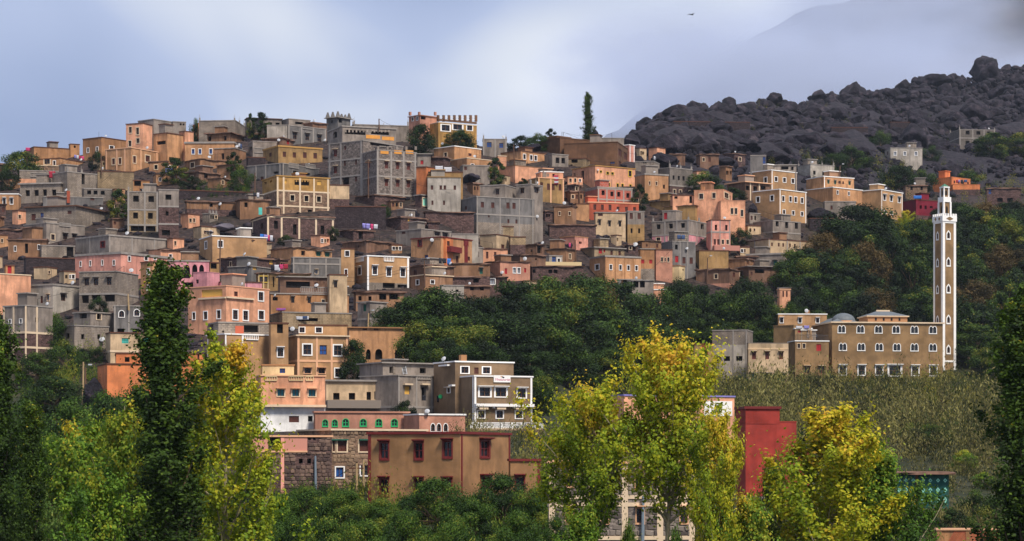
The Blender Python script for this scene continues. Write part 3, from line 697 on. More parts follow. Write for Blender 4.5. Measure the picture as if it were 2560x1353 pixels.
h = H('large grey stone house of four floors with red-brown shuttered windows', 'gstone', 903, 942, 1041, 374, 508, 'RS 413 8 16 966 994 1021; RS 457 8 16 966 994 1021; LS 412 7 15 922; Ls 454 7 18 921', tiers=[], cols='R 944 978 1009 1038 L 906', beams=(398, 440, 485), colw=.35)
for x0, x1 in ((951, 971), (985, 1004), (1014, 1033)): extra(h, 'panel', 'orangepanel', 'R', x0, x1, 376, 385, .06, .05)
for k in range(5): extra(h, 'merlon', 'grey', 'R', 943 + k * 23.5, 948 + k * 23.5, 366, 375, .03, .25)
H('', 'gstone', 820, 908, 1008, 350, 0, 'LS 383 8 16 839; LS 425 8 16 839; Ls 370 5 10 863; Ls 408 5 14 862 890; Ls 448 6 12 890; Ld 453 17 18 864; Ld 362 60 9 882; Rd 361 48 10 950', add=h, d=h['d'] + 5, cols='L 824 852 903', beams=(395, 437), colw=.35)
H('', 'grey', 820, 856, 990, 314, 0, 'LA 337 10 16 838; Rd 331 52 11 888; Rd 333 45 8 950', add=h, d=h['d'] + 11, cop=('gtrim', .15, .2))
extra(h, 'panel', 'orangepanel', 'R', 915, 950, 338, 347, .04, .05); extra(h, 'panel', 'orangepanel', 'R', 955, 985, 342, 351, .04, .05)
for k in range(13): extra(h, 'scallop', 'grey', 'R', 862 + k * 9, 866 + k * 9, 325, 331, .05, .1)
H('grey parapet house on the skyline behind the big stone house', 'grey', 880, 884, 1022, 310, 352, stub=True)
h = H('ochre villa with white-framed windows and a lattice roof terrace', 'ochre', 1050, 1096, 1192, 305, 368, 'Rw 320 20 15 1114; Rw 318 22 13 1144; Rw 320 13 12 1174', cop=tcn)
for k in range(8): extra(h, 'terrace_post', 'brown', 'R', 1094 + k * 13.5, 1099 + k * 13.5, 288, 304, .0, .35)
for k in range(7): extra(h, 'lattice', 'wtrim', 'R', 1099.5 + k * 13.5, 1107 + k * 13.5, 292, 293, -.1, .16); extra(h, 'lattice', 'wtrim', 'R', 1099.5 + k * 13.5, 1107 + k * 13.5, 298, 299, -.1, .16); extra(h, 'lattice', 'wtrim', 'R', 1103 + k * 13.5, 1103.8 + k * 13.5, 290, 302, -.1, .16)
extra(h, 'parapet', 'brown', 'R', 1094, 1192, 301, 306, .0, .3)
H('', 'rose', 1022, 1050, 1092, 287, 0, 'Lw 298 4 9 1032 1043; Rd 295 12 8 1058', add=h, d=h['d'] + 1, cop=('rose', .2, .15))
for xx in (1024, 1049, 1089): extra(h, 'corner_horn', 'rose', 'R' if xx > 1045 else 'L', xx - 2, xx + 2, 280, 289, .05, .3)
h = H('tan house with white coping below the ridge walnut trees', 'tan2', 1085, 1136, 1203, 364, 412, 'Lt 387 7 10 1114; Rs 387 8 7 1175', cop=wc)
H('', 'tan2', 1128, 1167, 1229, 394, 0, 'Rw 413 7 6 1181; Rw 421 7 11 1208', add=h, d=h['d'] - 4, cop=tcn)
H('tiny grey hut with one red window next to the big stone house', 'grey', 1041, 1043, 1077, 384, 416, 'Rk 406 7 10 1055', cop=('concrete', .3, .15))
H('dark stone hut behind the washing lines', 'stone', 1075, 1110, 1126, 391, 418)
h = H('pale grey house with small shuttered windows on two floors', 'lgrey', 1067, 1069, 1152, 441, 524, 'Rs 469 6 11 1080 1102 1112 1137; Rs 507 5 11 1081 1110', cop=('ochre2', .1, .2))
H('', 'ochre2', 1068, 1071, 1157, 429, 0, add=h, d=h['d'] + 3); H('', 'orange', 1041, 1066, 1091, 416, 0, add=h, d=h['d'] + 5)
H('narrow grey windowless tower beside the pale shuttered house', 'grey', 1039, 1042, 1067, 429, 490)
H('small stone entry hut with a mint green door', 'stone', 1038, 1053, 1071, 486, 522, 'Rm 505 10 19 1062', cop=('concrete', .25, .18))
H('low grey concrete house behind the drying sheets', 'grey', 1150, 1157, 1224, 412, 446, 'Rs 421 7 9 1164')
H('dark rubble hut with a sagging earth roof under the big stone house', 'stone', 888, 936, 1012, 485, 516, 'Ld 499 9 12 946')
H('low mud-and-stone hut with a pale patched window', 'stone', 960, 1002, 1067, 541, 576, 'RY 549 5 8 1022; Rd 557 3 6 1046')
H('little rubble outhouse beside the patched-window hut', 'stone', 1068, 1071, 1097, 553, 576)
H('round-cornered earth-roofed stone hut with an open black doorway', 'stone', 850, 884, 935, 573, 602, 'Rd 588 11 20 902')
H('twin earth-roofed mud hut below the black-doorway hut', 'mud', 856, 916, 986, 600, 634, 'Ld 616 4 6 896')
h = H('grey concrete house with two hooded windows above the orange-and-red house', 'grey', 990, 1053, 1128, 571, 622, 'Ls 582 9 6 1009; Rf 585 11 9 1093 1113')
H('', 'lgrey', 1126, 1129, 1196, 584, 0, add=h, d=h['d'] - 1)
# ---- skyline east of the villa
H('small grey house with two bright blue windows on the skyline', 'grey', 1204, 1207, 1267, 347, 388, 'RB 362 12 13 1223; RB 364 10 12 1253', cols='R 1209 1238 1265', stub=True)
h = H('big windowless chocolate-brown building with four shuttered end windows', 'brown', 1410, 1543, 1576, 354, 420, 'Rs 382 8 17 1550 1564; Rs 410 6 12 1550 1564; LB 407 12 5 1531')
H('', 'brown', 1341, 1400, 1500, 343, 0, 'Rs 362 13 7 1421 1440', add=h, d=h['d'] + 4); H('', 'brown', 1364, 1392, 1428, 339, 0, add=h, d=h['d'] + 8)
H('narrow pink house edged in white behind the chocolate-brown building', 'salmon', 1558, 1573, 1587, 361, 404, cop=wc, cols='R 1575 1585', colmat='wtrim', colw=.2)
H('low grey parapet box on the skyline below the rocks', 'grey', 1495, 1500, 1560, 344, 385)
H('tan house with three white-framed windows beside a tall brown post', 'tan2', 1252, 1302, 1364, 376, 412, 'Rw 392 6 12 1311 1328 1339')
h = H('small grey house with two dark openings and lean-to shed', 'grey', 1361, 1380, 1421, 384, 416, 'Rd 401 9 14 1394 1408')
H('', 'bblock', 1420, 1464, 1477, 395, 0, 'Ld 403 16 8 1436; Rs 404 3 5 1470', add=h)
H('plain peach corner block behind the dark cypress', 'peach', 1240, 1245, 1266, 389, 424, cop=tcn)
H('long peach house with blank rising wall', 'peach', 1248, 1288, 1352, 413, 458, cop=('tan', .05, .12))
h = H('ochre house with peach columns and a striped rug over its terrace', 'ochre2', 1320, 1345, 1410, 443, 503, 'Rs 464 7 16 1354; Rs 467 7 16 1371 1383 1400', cols='R 1347 1377 1408 L 1322', colmat='ptrim', cop=pc)
H('', 'peach', 1340, 1352, 1408, 428, 0, 'Rd 438 6 8 1370 1384', add=h, d=h['d'] + 2.5, cop=wc)
h = H('peach house with yellow-edged windows and a covered entry balcony', 'peach', 1430, 1488, 1588, 413, 474, 'Ry 429 5 5 1502; Ry 433 6 6 1519 1531; Ry 434 7 14 1575; Ry 462 5 9 1522 1544 1556 1576; Ld 438 8 22 1456; Ld 437 5 8 1436', cop=('ochre', .12, .14))
h = H('red brick house with grey concrete frame and four black windows', 'brick', 1459, 1494, 1581, 466, 515, 'Rd 482 8 12 1508; Rd 485 8 12 1530 1547; Rd 489 8 12 1570', cols='R 1496 1517 1538 1559 1579 L 1462', beams=(471, 498), cop=('concrete', .1, .25))
h = H('long rust-orange house with six small dark windows', 'rust', 1440, 1470, 1597, 504, 550, 'Rs 518 7 14 1487 1506 1525; Rs 522 7 10 1545 1566 1586', cop=('peach', .08, .2))
# ---- central grey cluster
h = H('tall dark grey house with a long row of brown-shuttered windows', 'dgrey', 1138, 1191, 1336, 490, 594, 'Rs 512 8 14 1206 1232; Rs 514 8 15 1270 1285; Rs 553 5 10 1271 1291; Rs 540 4 7 1222; Ls 520 5 9 1165', tiers=[(555, 'block')], cols='R 1193 1250 1298 1332', colw=.16, beams=(535,))
H('', 'grey', 1200, 1262, 1292, 461, 0, 'Lf 480 8 14 1244', add=h, d=h['d'] + 7); H('', 'grey', 1290, 1327, 1357, 459, 0, 'Lf 477 9 13 1306; Rf 476 10 13 1341', add=h, d=h['d'] + 8, stub=True)
H('beige-fronted house with one small window and a dish on its roof', 'beige', 1296, 1311, 1357, 531, 586, 'Rs 548 4 11 1345; Ls 546 3 5 1302', cop=('tan', .06, .12))
H('square mud-tan hut with two small shuttered windows', 'mud2', 1382, 1385, 1441, 514, 560, 'Rx 534 5 9 1399 1424')
H('plain tan block wall behind the square hut', 'tan2', 1433, 1441, 1473, 508, 550)
h = H('grey house jutting over a dark hollow with three narrow windows', 'beige', 1485, 1489, 1564, 530, 590, 'Rs 537 12 7 1501; Rf 557 6 13 1499; Rf 560 6 13 1524 1550', cop=('concrete', .15, .14), tiers=[])
h = H('two-tone grey and ochre house with paired dark red windows', 'grey', 1562, 1569, 1611, 527, 608, 'Rs 540 8 15 1578 1598; Rd 577 5 12 1579 1598', tiers=[(561, 'ochre2')])
H('low beige block cabin under the dark grey house', 'bblock', 1190, 1196, 1284, 564, 592, 'Rd 575 10 10 1250')
h = H('small beige corner house with one brown window', 'beige', 1200, 1241, 1274, 585, 640, 'Rs 617 8 11 1257', cop=('btrim', .1, .12))
H('', 'bblock', 1272, 1276, 1314, 591, 0, add=h, d=h['d'] + 1, tiers=[(612, 'stone')])
H('pale pink house with a brown wooden mast at its corner', 'salmon', 1355, 1437, 1518, 590, 626, 'Rd 607 7 6 1451 1474', cop=('tan', .06, .12))
H('mud house with a wide black doorway and a dish on its roof', 'mud', 1312, 1341, 1361, 609, 644, 'Rd 624 12 19 1349; Ld 627 4 6 1328')
H('peach house with two tall brown doors', 'peach', 1188, 1207, 1269, 620, 662, 'Rs 638 6 17 1218 1238; RB 643 5 9 1261', cop=('mudroof', .2, .15))
H('rose-coloured house with white double window and red side shutters', 'rose', 1214, 1250, 1325, 651, 700, 'Rk 678 6 14 1265; Rz 676 7 13 1286 1297; Rk 676 5 11 1313', cop=('mudroof', .2, .15))
H('long mud house with a lumpy roof edge behind the rose house', 'mud', 1270, 1300, 1366, 635, 668, 'Rd 648 4 5 1340')
H('plastered mud house with a single barred window', 'mud2', 1360, 1415, 1441, 620, 660, 'Rt 641 5 12 1425')
h = H('stone house with a flower-filled cream lattice terrace', 'stone', 1324, 1330, 1459, 664, 705, 'Rd 678 10 9 1334 1376 1389; Rd 690 9 6 1430', cop=('mudroof', .2, .18))
extra(h, 'terrace_panel', 'cream', 'R', 1364, 1454, 655, 664, .02, .12)
H('', 'lgrey', 1365, 1373, 1406, 638, 0, 'RB 649 10 15 1385; Rw 652 6 11 1397', add=h, d=h['d'] + 3)
H('tan block house with a red door and a sloping grey roof', 'bblock', 1445, 1486, 1561, 617, 652, 'Rk 628 8 12 1501; Rs 632 6 11 1529 1549; Rk 627 4 8 1511', cop=('concrete', .3, .15))
h = H('sharp-cornered tan house with five white-framed windows in one row', 'tan2', 1474, 1513, 1602, 638, 708, 'Lw 668 9 13 1493; Rw 668 6 12 1527 1551 1571 1591', tiers=[], cop=('concrete', .1, .3), cols='R 1515 1538 1562 1583', colmat='tan', colw=.15)
H('', 'dgrey', 1505, 1509, 1606, 697, 0, 'Rd 705 18 14 1532; Rd 704 14 12 1560 1585', add=h, d=h['d'] + .8, z0=722)
H('', 'grey', 1578, 1580, 1634, 700, 0, 'Rd 711 12 16 1590 1606', add=h, d=h['d'] - 2, cop=('concrete', .15, .15))
H('low peach house edged in white between the walnut crowns', 'peach', 1588, 1590, 1665, 723, 752, cop=wc)
# ---- east of centre, up the slope
H('grey block cabin at the foot of the boulders', 'block', 1588, 1634, 1649, 402, 436, 'Ld 407 3 4 1609 1614')
h = H('grey concrete house with four narrow windows and stone ground floor', 'dblock', 1635, 1674, 1731, 418, 488, 'Rd 444 5 11 1684 1697 1709 1722; Rt 479 6 10 1686 1701 1725', tiers=[(463, 'stone')], stub=True, beams=(463,))
H('tan house with small square windows beside a dark fir', 'tan2', 1587, 1612, 1671, 433, 503, 'Rx 458 4 9 1624 1641; Rd 467 5 10 1660; Rd 490 5 8 1660', cop=('concrete', .1, .3))
H('tiny yellow cabin beside the dark fir', 'cream', 1578, 1582, 1604, 494, 524, 'Rt 500 8 7 1592')
h = H('rambling peach villa with chimney stepping down the slope', 'peach', 1735, 1808, 1831, 473, 575, 'Lt 491 10 13 1753; Lt 489 8 13 1785; Rt 489 10 13 1816', cop=('peach', .04, .1))
extra(h, 'chimney', 'tan', 'L', 1753, 1759, 466, 475, -.6, 1.1)
H('', 'peach', 1676, 1682, 1737, 487, 0, 'Rd 494 8 6 1690; Rd 499 7 18 1727', add=h, d=h['d'] + 2); H('', 'peach', 1795, 1802, 1863, 501, 0, 'Ls 530 1 1 1799; Rt 528 6 15 1830 1840; Rt 533 6 16 1855', add=h, d=h['d'] - 3, cop=('peach', .04, .1))
H('brown house with an open porch behind the peach villa', 'mud', 1818, 1863, 1925, 453, 500, 'Rd 470 10 12 1869 1888; Rd 470 12 9 1908', cop=('ptrim', .4, .2), cols='R 1876 1898', colmat='ctrim')
h = H('tan house outlined in white with grey rooftop tower and blue door', 'fawn', 1874, 1928, 1992, 424, 486, 'Lw 425 5 11 1883; Lw 450 7 13 1914; Rw 448 7 11 1940 1961 1982', cop=wc, cols='R 1930 1990', colmat='wtrim', colw=.2)
H('', 'dgrey', 1873, 1876, 1915, 388, 0, 'RB 401 8 18 1911', add=h, d=h['d'] + 4); H('', 'grey', 1914, 1917, 1991, 412, 0, 'Rd 420 18 8 1962; Rd 421 6 9 1981', add=h, d=h['d'] + 5, cop=('gtrim', .2, .15))
h = H('square tan house outlined in white with six windows on two floors', 'fawn', 1882, 1948, 2016, 472, 560, 'Lw 499 8 13 1895 1930; Rw 497 6 13 1958; Rw 498 6 13 1976 1989 2005; Rw 530 6 10 1960 1983 2005', cop=wc, cols='R 1950 2014', colmat='wtrim', colw=.2)
h = H('concrete house with jutting upper floor below the square white-edged house', 'grey', 1883, 1932, 2002, 550, 598, 'Rd 560 8 13 1943; Rd 563 8 15 1967 1991', tiers=[(580, 'block')], beams=(580,))
h = H('long beige house with seven tiny windows', 'beige', 1849, 1921, 2036, 597, 644, 'Rs 611 4 9 1930 1947 1958 1975 1987; Rd 617 4 9 2014; Ls 605 3 3 1862', cols='R 1923 1968 2000 L 1887', colw=.2)
h = H('grey terrace house with green shutters beside the dark wood', 'grey', 1866, 1955, 1986, 632, 684, 'Lg 658 9 12 1912 1938; Rg 660 4 9 1964 1977', cop=('concrete', .15, .3))
H('', 'dgrey', 1984, 1987, 2031, 640, 0, add=h, d=h['d'] + 1)
h = H('pink house with unfinished grey upper storey and corner loggia', 'grey', 1630, 1722, 1777, 549, 630, 'Ld 567 10 12 1646 1677 1707; Lt 598 10 8 1646 1677; Lt 599 10 12 1707; Rd 567 8 13 1756; Rs 602 5 11 1754', tiers=[(585, 'pink')], stub=True, beams=(585,), cols='L 1662 1692 1720 R 1742')
H('', 'salmon', 1766, 1777, 1826, 549, 0, 'Rd 569 6 14 1790 1816; Rs 605 6 14 1787 1796; Rt 605 6 11 1807 1819', add=h, d=h['d'] - .5, cols='R 1779 1800 1824', beams=(580,), colw=.15)
extra(h, 'balcony', 'salmon', 'R', 1782, 1846, 615, 628, 1.0, .1)
H('ochre mud house with bare rising wall above the pink house', 'ochre2', 1660, 1738, 1774, 512, 560, 'Rs 531 8 5 1758', cop=('mudroof', .2, .15))
H('low ochre earth-roofed house under the peach villa', 'ochre2', 1624, 1677, 1727, 500, 534, cop=('mudroof', .2, .15))
H('grey rooftop room with a red door', 'grey', 1656, 1690, 1708, 525, 566, 'Lk 540 8 16 1664', dep=4)
H('dark slate-grey house with three red-brown shuttered windows', 'dgrey', 1655, 1681, 1739, 602, 700, 'Rd 618 7 12 1691; Rk 648 8 16 1692; Rs 651 8 16 1710 1728', cols='R 1700 1719', colw=.15)
H('small orange-brown cabin with two little windows', 'mud2', 1592, 1605, 1653, 601, 628, 'Rs 614 4 6 1617; Rs 615 5 9 1643', cop=('mudroof', .2, .15))
h = H('narrow tan house with two dark red windows', 'tan', 1596, 1601, 1636, 621, 705, 'Rk 654 8 10 1607 1627', cop=('concrete', .15, .15), tiers=[(672, 'block')])
H('pinkish mud house with three cream-framed slits', 'rose', 1634, 1640, 1681, 623, 700, 'Rt 649 5 11 1655 1671; Rt 649 3 9 1663')
H('yellow-cream corner house above the walnut crowns', 'cream', 1660, 1698, 1717, 663, 712, 'Rs 675 4 3 1708', cop=('tan', .08, .12))
H('blank tan gable house behind a brown lamp post', 'ochre2', 1737, 1748, 1821, 625, 674)
H('orange mud cabin with a lone window and rough roof', 'mud2', 1820, 1862, 1884, 645, 680, 'Rs 657 4 8 1870')
H('stained mud house with cream corner and barred window', 'mud', 1740, 1824, 1867, 671, 724, 'Lt 691 8 11 1790; Rs 687 6 11 1835; Rt 686 9 13 1854', tiers=[(708, 'rose')])
H('mud house under a sagging tin roof with an open loft', 'mud', 1845, 1872, 1941, 665, 712, 'Rd 678 24 10 1899; Rs 684 4 8 1879', cop=('concrete', .5, .1))
H('rose mud house with a dark timber lean-to at the wood edge', 'rose', 1934, 1994, 2031, 673, 724, 'Rd 688 26 14 2012; Ld 702 16 8 1950 1970', cop=('mudroof', .4, .15))
h = H('grey block house half hidden by trees above the mosque', 'block', 1944, 1998, 2029, 717, 798)
H('', 'peach', 1943, 1949, 1976, 722, 0, 'Rs 735 4 15 1958 1967', add=h, d=h['d'] - 4, cop=pc)
H('tan block hut glimpsed between the walnut trees', 'bblock', 1689, 1694, 1726, 764, 822, 'Rd 792 12 12 1716')
# ---- west middle slope
H('mud house with white-framed windows and an open brown doorway', 'mud2', 20, 115, 121, 598, 645, 'Lw 622 5 12 38; Ld 621 8 24 66; Lw 618 5 11 97', cop=('mudroof', .2, .18))
h = H('concrete house with three barred windows and a balustraded roof', 'grey', 60, 116, 212, 556, 612, 'Rt 593 9 14 132; Rf 592 10 15 163 186', bal='R 148 176 558 566 gtrim', tiers=[])
H('', 'mud2', 56, 80, 117, 566, 0, add=h, d=h['d'] - 1)
H('grey block garage with a black open bay', 'block', 100, 104, 187, 612, 650, 'Rd 632 17 28 175')
h = H('broad weathered concrete house with a single red-framed window', 'grey', 189, 272, 421, 586, 646, 'Lu 611 9 14 257', cop=('concrete', .1, .25), cols='L 224 R 274 330 386', colw=.2)
h = H('long peach-pink house with seven white-framed windows', 'salmon', 188, 302, 431, 629, 708, 'Lw 660 4 12 202 226 256; Lw 657 5 12 285; Rw 647 6 12 323; Rw 646 8 10 365; Rw 644 6 10 387', cop=('concrete', .12, .35))
h = H('grey house with three grilled windows over dark open arcades', 'block', 198, 291, 346, 677, 778, 'Lf 705 11 18 217 240 273; Ld 747 18 22 213; Ld 746 22 20 240; Ld 744 26 20 274', cop=('concrete', .08, .14), beams=(734,))
H('big plain peach house at the edge of the village', 'peach', -60, -20, 77, 682, 800, cop=tcn, clutter=False)
H('little tan stair hut with a dark red door on the peach roof', 'tan', 10, 14, 36, 662, 700, 'Rk 674 10 20 24', d=gd(14, 800) + 8, z0=700)
h = H('pale grey corner house with four hooded narrow windows', 'lgrey', 71, 132, 198, 709, 785, 'Lc 746 6 15 87 121; Ls 749 6 18 104; Rf 744 11 17 158', cop=('concrete', .1, .25))
h = H('grey house with white curtains over a tall stone base', 'grey', 8, 62, 132, 762, 905, 'Lz 804 6 10 25 52; Rd 800 8 12 92', tiers=[(831, 'stone')], cols='L 34 10 R 64 92', beams=(831, 868), colmat='ctrim', colw=.25)
h = H('tan-grey house with a flowered balcony and dark square window', 'grey', 184, 226, 284, 779, 862, 'RD 792 11 14 247; Ld 790 18 12 208', cop=('concrete', .15, .15))
H('', 'block', 148, 186, 272, 812, 0, 'Ld 840 11 14 168; Rd 842 8 13 207; Rd 842 7 12 247', add=h, d=h['d'] - 6, cop=('concrete', .08, .14))
h = H('grey house with white ornate window arches', 'dgrey', 282, 285, 351, 763, 858, 'RW 785 13 16 304; RW 782 13 16 342; Rd 828 17 13 302 340; Rd 828 8 10 283', cols='R 287 322', colw=.2)
H('cream house with turquoise grilled windows above the orange wall', 'beige', 265, 276, 374, 830, 912, 'Rq 852 17 13 313; Rq 851 17 13 366', cop=('btrim', .1, .14), beams=(878,), colmat='ctrim')
h = H('bright orange house behind the dark poplar', 'orange', 244, 268, 512, 908, 992, '', cop=('btrim', .1, .14))
H('', 'orange', 287, 290, 508, 881, 0, 'Rd 899 12 12 318; Rs 893 5 14 496', add=h, d=h['d'] + 4)
h = H('tan house with pale-framed brown shutters beside the pink arcade', 'tan2', 352, 381, 420, 653, 745, 'LX 679 6 14 371; RX 673 11 17 400; LX 720 6 13 371; RX 716 7 14 396', cop=('btrim', .08, .14))
h = H('pink house with an arcade of five dark round arches', 'pink', 417, 420, 523, 650, 735, 'RA 679 9 32 429; RA 679 14 34 446; RA 679 16 34 467; RA 677 13 32 487; RA 675 12 26 504; Rd 712 26 12 470', cop=('concrete', .1, .2))
H('', 'ochre2', 521, 525, 548, 655, 0, 'Rd 665 18 14 533', add=h, d=h['d'] + 1)
H('small peach house with one white-framed window over the pink arcade', 'peach', 372, 402, 452, 622, 662, 'Rw 640 7 8 426', cop=('mudroof', .2, .15))
h = H('fawn house with white coping and crossed-bar window', 'fawn', 499, 531, 667, 588, 658, 'Lw 613 5 17 515; Rw 610 11 16 551', cop=wc)
H('grey-and-tan house with three brown openings beside the fawn house', 'beige', 584, 632, 679, 600, 648, 'Ls 618 6 14 598 620; Rs 622 9 19 639', cop=('mudroof', .25, .18))
H('stone-walled mud house with a single tall framed window', 'stone', 547, 603, 692, 641, 690, 'Lx 662 5 14 577; RY 656 9 10 678; Rd 660 7 5 628', tiers=[])
h = H('tan house on a stone side wall with plastic chairs on its terrace', 'tan2', 677, 733, 830, 617, 664, 'Rd 633 10 12 758; Rg 635 11 11 796 818', cop=('mudroof', .25, .18))
H('long dark grey concrete house with balcony band', 'dgrey', 728, 732, 857, 642, 700, 'Rc 680 7 10 791', beams=(659,), cols='R 734 775 815 850', colw=.2)
H('grey roof house hung with bright pink washing', 'dgrey', 570, 628, 677, 664, 715, 'RY 670 10 10 637', cop=('concrete', .1, .14))
H('low olive-brown house with cream window frames', 'ochre2', 640, 645, 776, 681, 728, 'Ry 698 9 14 653 664; Rd 705 3 26 684', cop=('mudroof', .2, .18), cols='R 647 659 670', colmat='cream', colw=.15)
h = H('rose-pink domed stair house on a pink roof', 'pink', 483, 517, 549, 679, 740, 'Ld 704 7 10 493', cop=('pink', .04, .1))
H('', 'pink', 548, 552, 655, 703, 0, add=h, d=h['d'] + 1)
h = H('large peach house with big white-framed windows and a yellow loggia', 'peach', 470, 565, 673, 713, 842, 'Rw 787 12 23 588 614; Rw 788 13 21 653; Rw 741 12 21 652; Lw 790 7 17 485; Lw 789 9 19 514; Lw 786 9 20 547; Rs 735 9 12 590; LY 733 52 18 530', cop=('peach', .06, .14))
extra(h, 'ledge', 'ctrim', 'L', 498, 565, 744, 748, .25, .1); extra(h, 'ledge', 'ctrim', 'R', 565, 633, 744, 748, .25, .1)
h = H('stained tan house with a row of small windows under a potted-plant terrace', 'tan', 672, 677, 872, 732, 792, 'Rd 747 13 9 688; Rf 750 8 15 732 773; Rt 756 8 14 808 853', cop=('concrete', .12, .16), bal='R 752 818 718 731 gtrim')
H('', 'beige', 818, 824, 868, 685, 0, 'Rf 711 8 16 839', add=h, d=h['d'] + .5); H('', 'mud', 695, 700, 824, 690, 0, 'Rd 712 60 16 745; Rs 712 8 12 790', add=h, d=h['d'] + 3, cop=('concrete', .3, .15))
H('long raw block terrace wall under the stained tan house', 'bblock', 672, 706, 879, 779, 822, 'Rd 799 50 8 770', cop=('concrete', .08, .14))
h = H('fawn house edged in white with three hooded windows and a balustraded roof', 'fawn', 884, 918, 1023, 638, 726, 'Lh 678 8 18 899; Rh 676 11 20 937; Rh 680 11 20 972 1007; Rd 714 30 13 972; Rd 716 24 8 1006', cop=wc, cols='R 920 1020', colmat='wtrim', colw=.28, bal='R 960 984 641 653 wtrim;L 891 910 643 654 wtrim', tiers=[(706, 'block')])
H('', 'fawn', 850, 853, 886, 620, 0, 'Rw 634 10 13 868; RX 682 7 16 865; Rw 723 5 13 869', add=h, d=h['d'] + 1)
H('mud house with wide black openings behind the walnut crown', 'mud2', 884, 890, 1010, 727, 778, 'Rd 746 8 11 900 925; Rd 742 18 15 957; Rd 742 22 14 984', cop=('mudroof', .35, .2))
h = H('grey house with a green door and planted balcony', 'grey', 894, 925, 967, 753, 828, 'Lg 770 7 17 912', cop=('concrete', .15, .15), beams=(797,))
h = H('orange and red trimmed house with a satellite dish', 'tan2', 1028, 1102, 1180, 591, 665, 'Lu 608 9 15 1050; Ru 606 9 15 1165; Rs 648 7 20 1123 1143; Rs 647 6 10 1172; LB 646 9 17 1066', cop=('rtrim', .12, .14), cols='R 1165', colmat='rtrim', colw=.8)
H('', 'orange', 1070, 1115, 1146, 592, 0, 'Lu 607 9 13 1088; Rs 609 7 12 1121', add=h, d=h['d'] + .3, cop=('rtrim', .1, .12))
extra(h, 'railing', 'rtrim', 'R', 1117, 1144, 618, 632, .8, .1)
H('small concrete house with a brown window beside the red-trimmed house', 'grey', 1178, 1183, 1208, 618, 660, 'Rs 636 7 14 1194')
H('long dark rubble house with heavy earth roof', 'mud', 1020, 1064, 1135, 661, 705, 'Ls 681 8 13 1038; Rd 676 6 7 1104')
H('rubble house with a green door and bundled branches', 'mud2', 1130, 1134, 1225, 657, 700, 'Rg 678 8 14 1203; Rd 700 20 9 1180', tiers=[(690, 'stone')])
H('low tan house with white-framed windows peering over the walnuts', 'mud2', 1022, 1060, 1132, 686, 730, 'Lw 706 7 12 1044; Rw 705 9 9 1081', cop=('ctrim', .15, .14), tiers=[])
H('dark stone shed with lamp post beside the walnut crowns', 'stone', 1128, 1132, 1200, 690, 735, 'Rd 702 14 10 1190')
H('pale block wall house behind the walnut foliage', 'lgrey', 1100, 1104, 1160, 712, 760, 'Rd 727 7 6 1143')
H('mud cabin with two openings peeking above the walnuts', 'mud', 1156, 1160, 1225, 713, 760, 'Rd 722 10 8 1180 1205')
H('rubble cabin with blue-grey window and roof of rounded tiles', 'stone', 1200, 1204, 1268, 690, 730, 'Rz 704 12 14 1231; Rd 706 5 10 1253; Rd 706 12 12 1208')
# ---- lower village
h = H('broad brown house with white corner strips and a roof balustrade', 'fawn', 517, 562, 676, 833, 968, 'Lh 880 7 22 530', cop=wc, cols='R 564 606 674 L 520 541', colmat='wtrim', colw=.18, bal='R 608 645 837 849 wtrim')
H('', 'block', 518, 546, 672, 804, 0, 'Ld 822 6 20 529; Rd 822 36 18 628; Rd 829 5 5 558', add=h, d=h['d'] + 2.5, tiers=[])
extra(h, 'brick_infill', 'rust', 'R', 588, 609, 815, 834, .03, .1)
H('', 'fawn', 672, 677, 721, 806, 0, 'Rh 881 14 21 701; Rd 822 15 22 700', add=h, d=h['d'] + .6)
h = H('tan house with big blue-curtained windows and pale panel mouldings', 'fawn', 717, 744, 869, 837, 962, 'Rw 874 20 25 768; RB 875 18 24 808; Rw 876 19 25 844; Rp 927 16 13 769 804; Rw 932 17 21 846', cop=('ctrim', .25, .14), cols='R 746 792 829 867', colmat='ptrim', colw=.25, beams=(902,))
H('', 'fawn', 744, 747, 868, 811, 0, 'Rw 825 15 13 754 797', add=h, d=h['d'] + 2.5)
h = H('peach house with three teal-curtained windows over a white ground floor', 'peach', 640, 652, 813, 937, 1082, 'Re 982 17 17 702 739 780; Rs 1048 25 16 735; Rd 1047 12 14 776', tiers=[(1017, 'white')], cop=('ptrim', .12, .14), bal='R 662 692 940 951 cream;R 722 758 940 951 cream;R 764 783 940 951 cream')
extra(h, 'ledge', 'ctrim', 'R', 652, 813, 1012, 1018, .6, .1)
H('', 'cream', 653, 656, 735, 911, 0, 'RB 927 14 12 706', add=h, d=h['d'] + 2.5, cop=('tan', .1, .12))
for xx in (712, 759): extra(h, 'bracket', 'ctrim', 'R', xx - 2, xx + 2, 1018, 1030, -.2, 2.4)
h = H('bare concrete house with square black openings and a long balcony', 'beige', 811, 815, 966, 949, 1030, 'Rd 991 16 17 841; Rd 991 16 17 880; Rd 990 11 20 922; Rd 989 19 20 945', cop=('concrete', .25, .2), tiers=[(1003, 'grey')])
extra(h, 'balcony', 'grey', 'R', 816, 972, 1001, 1021, .8, .1)
h = H('grey concrete house with a ladder on its terrace and balustraded parapet', 'grey', 900, 995, 1118, 937, 1045, 'RY 976 13 20 1018; Rd 985 12 33 1060; Rd 986 12 32 1098', cop=('concrete', .12, .12), cols='R 997 1041 1079 1116', colw=.22, bal='R 1043 1076 939 948 gtrim', beams=(1017,))
for xx in (1017, 1060, 1098): extra(h, 'hood', 'ctrim', 'R', xx - 10, xx + 10, 959, 963, .4, .05)
H('', 'grey', 899, 957, 1088, 905, 0, 'Rd 925 15 16 981; Rd 926 11 16 1011; Rd 927 15 13 1057', add=h, d=h['d'] + 3, cop=('concrete', .3, .15))
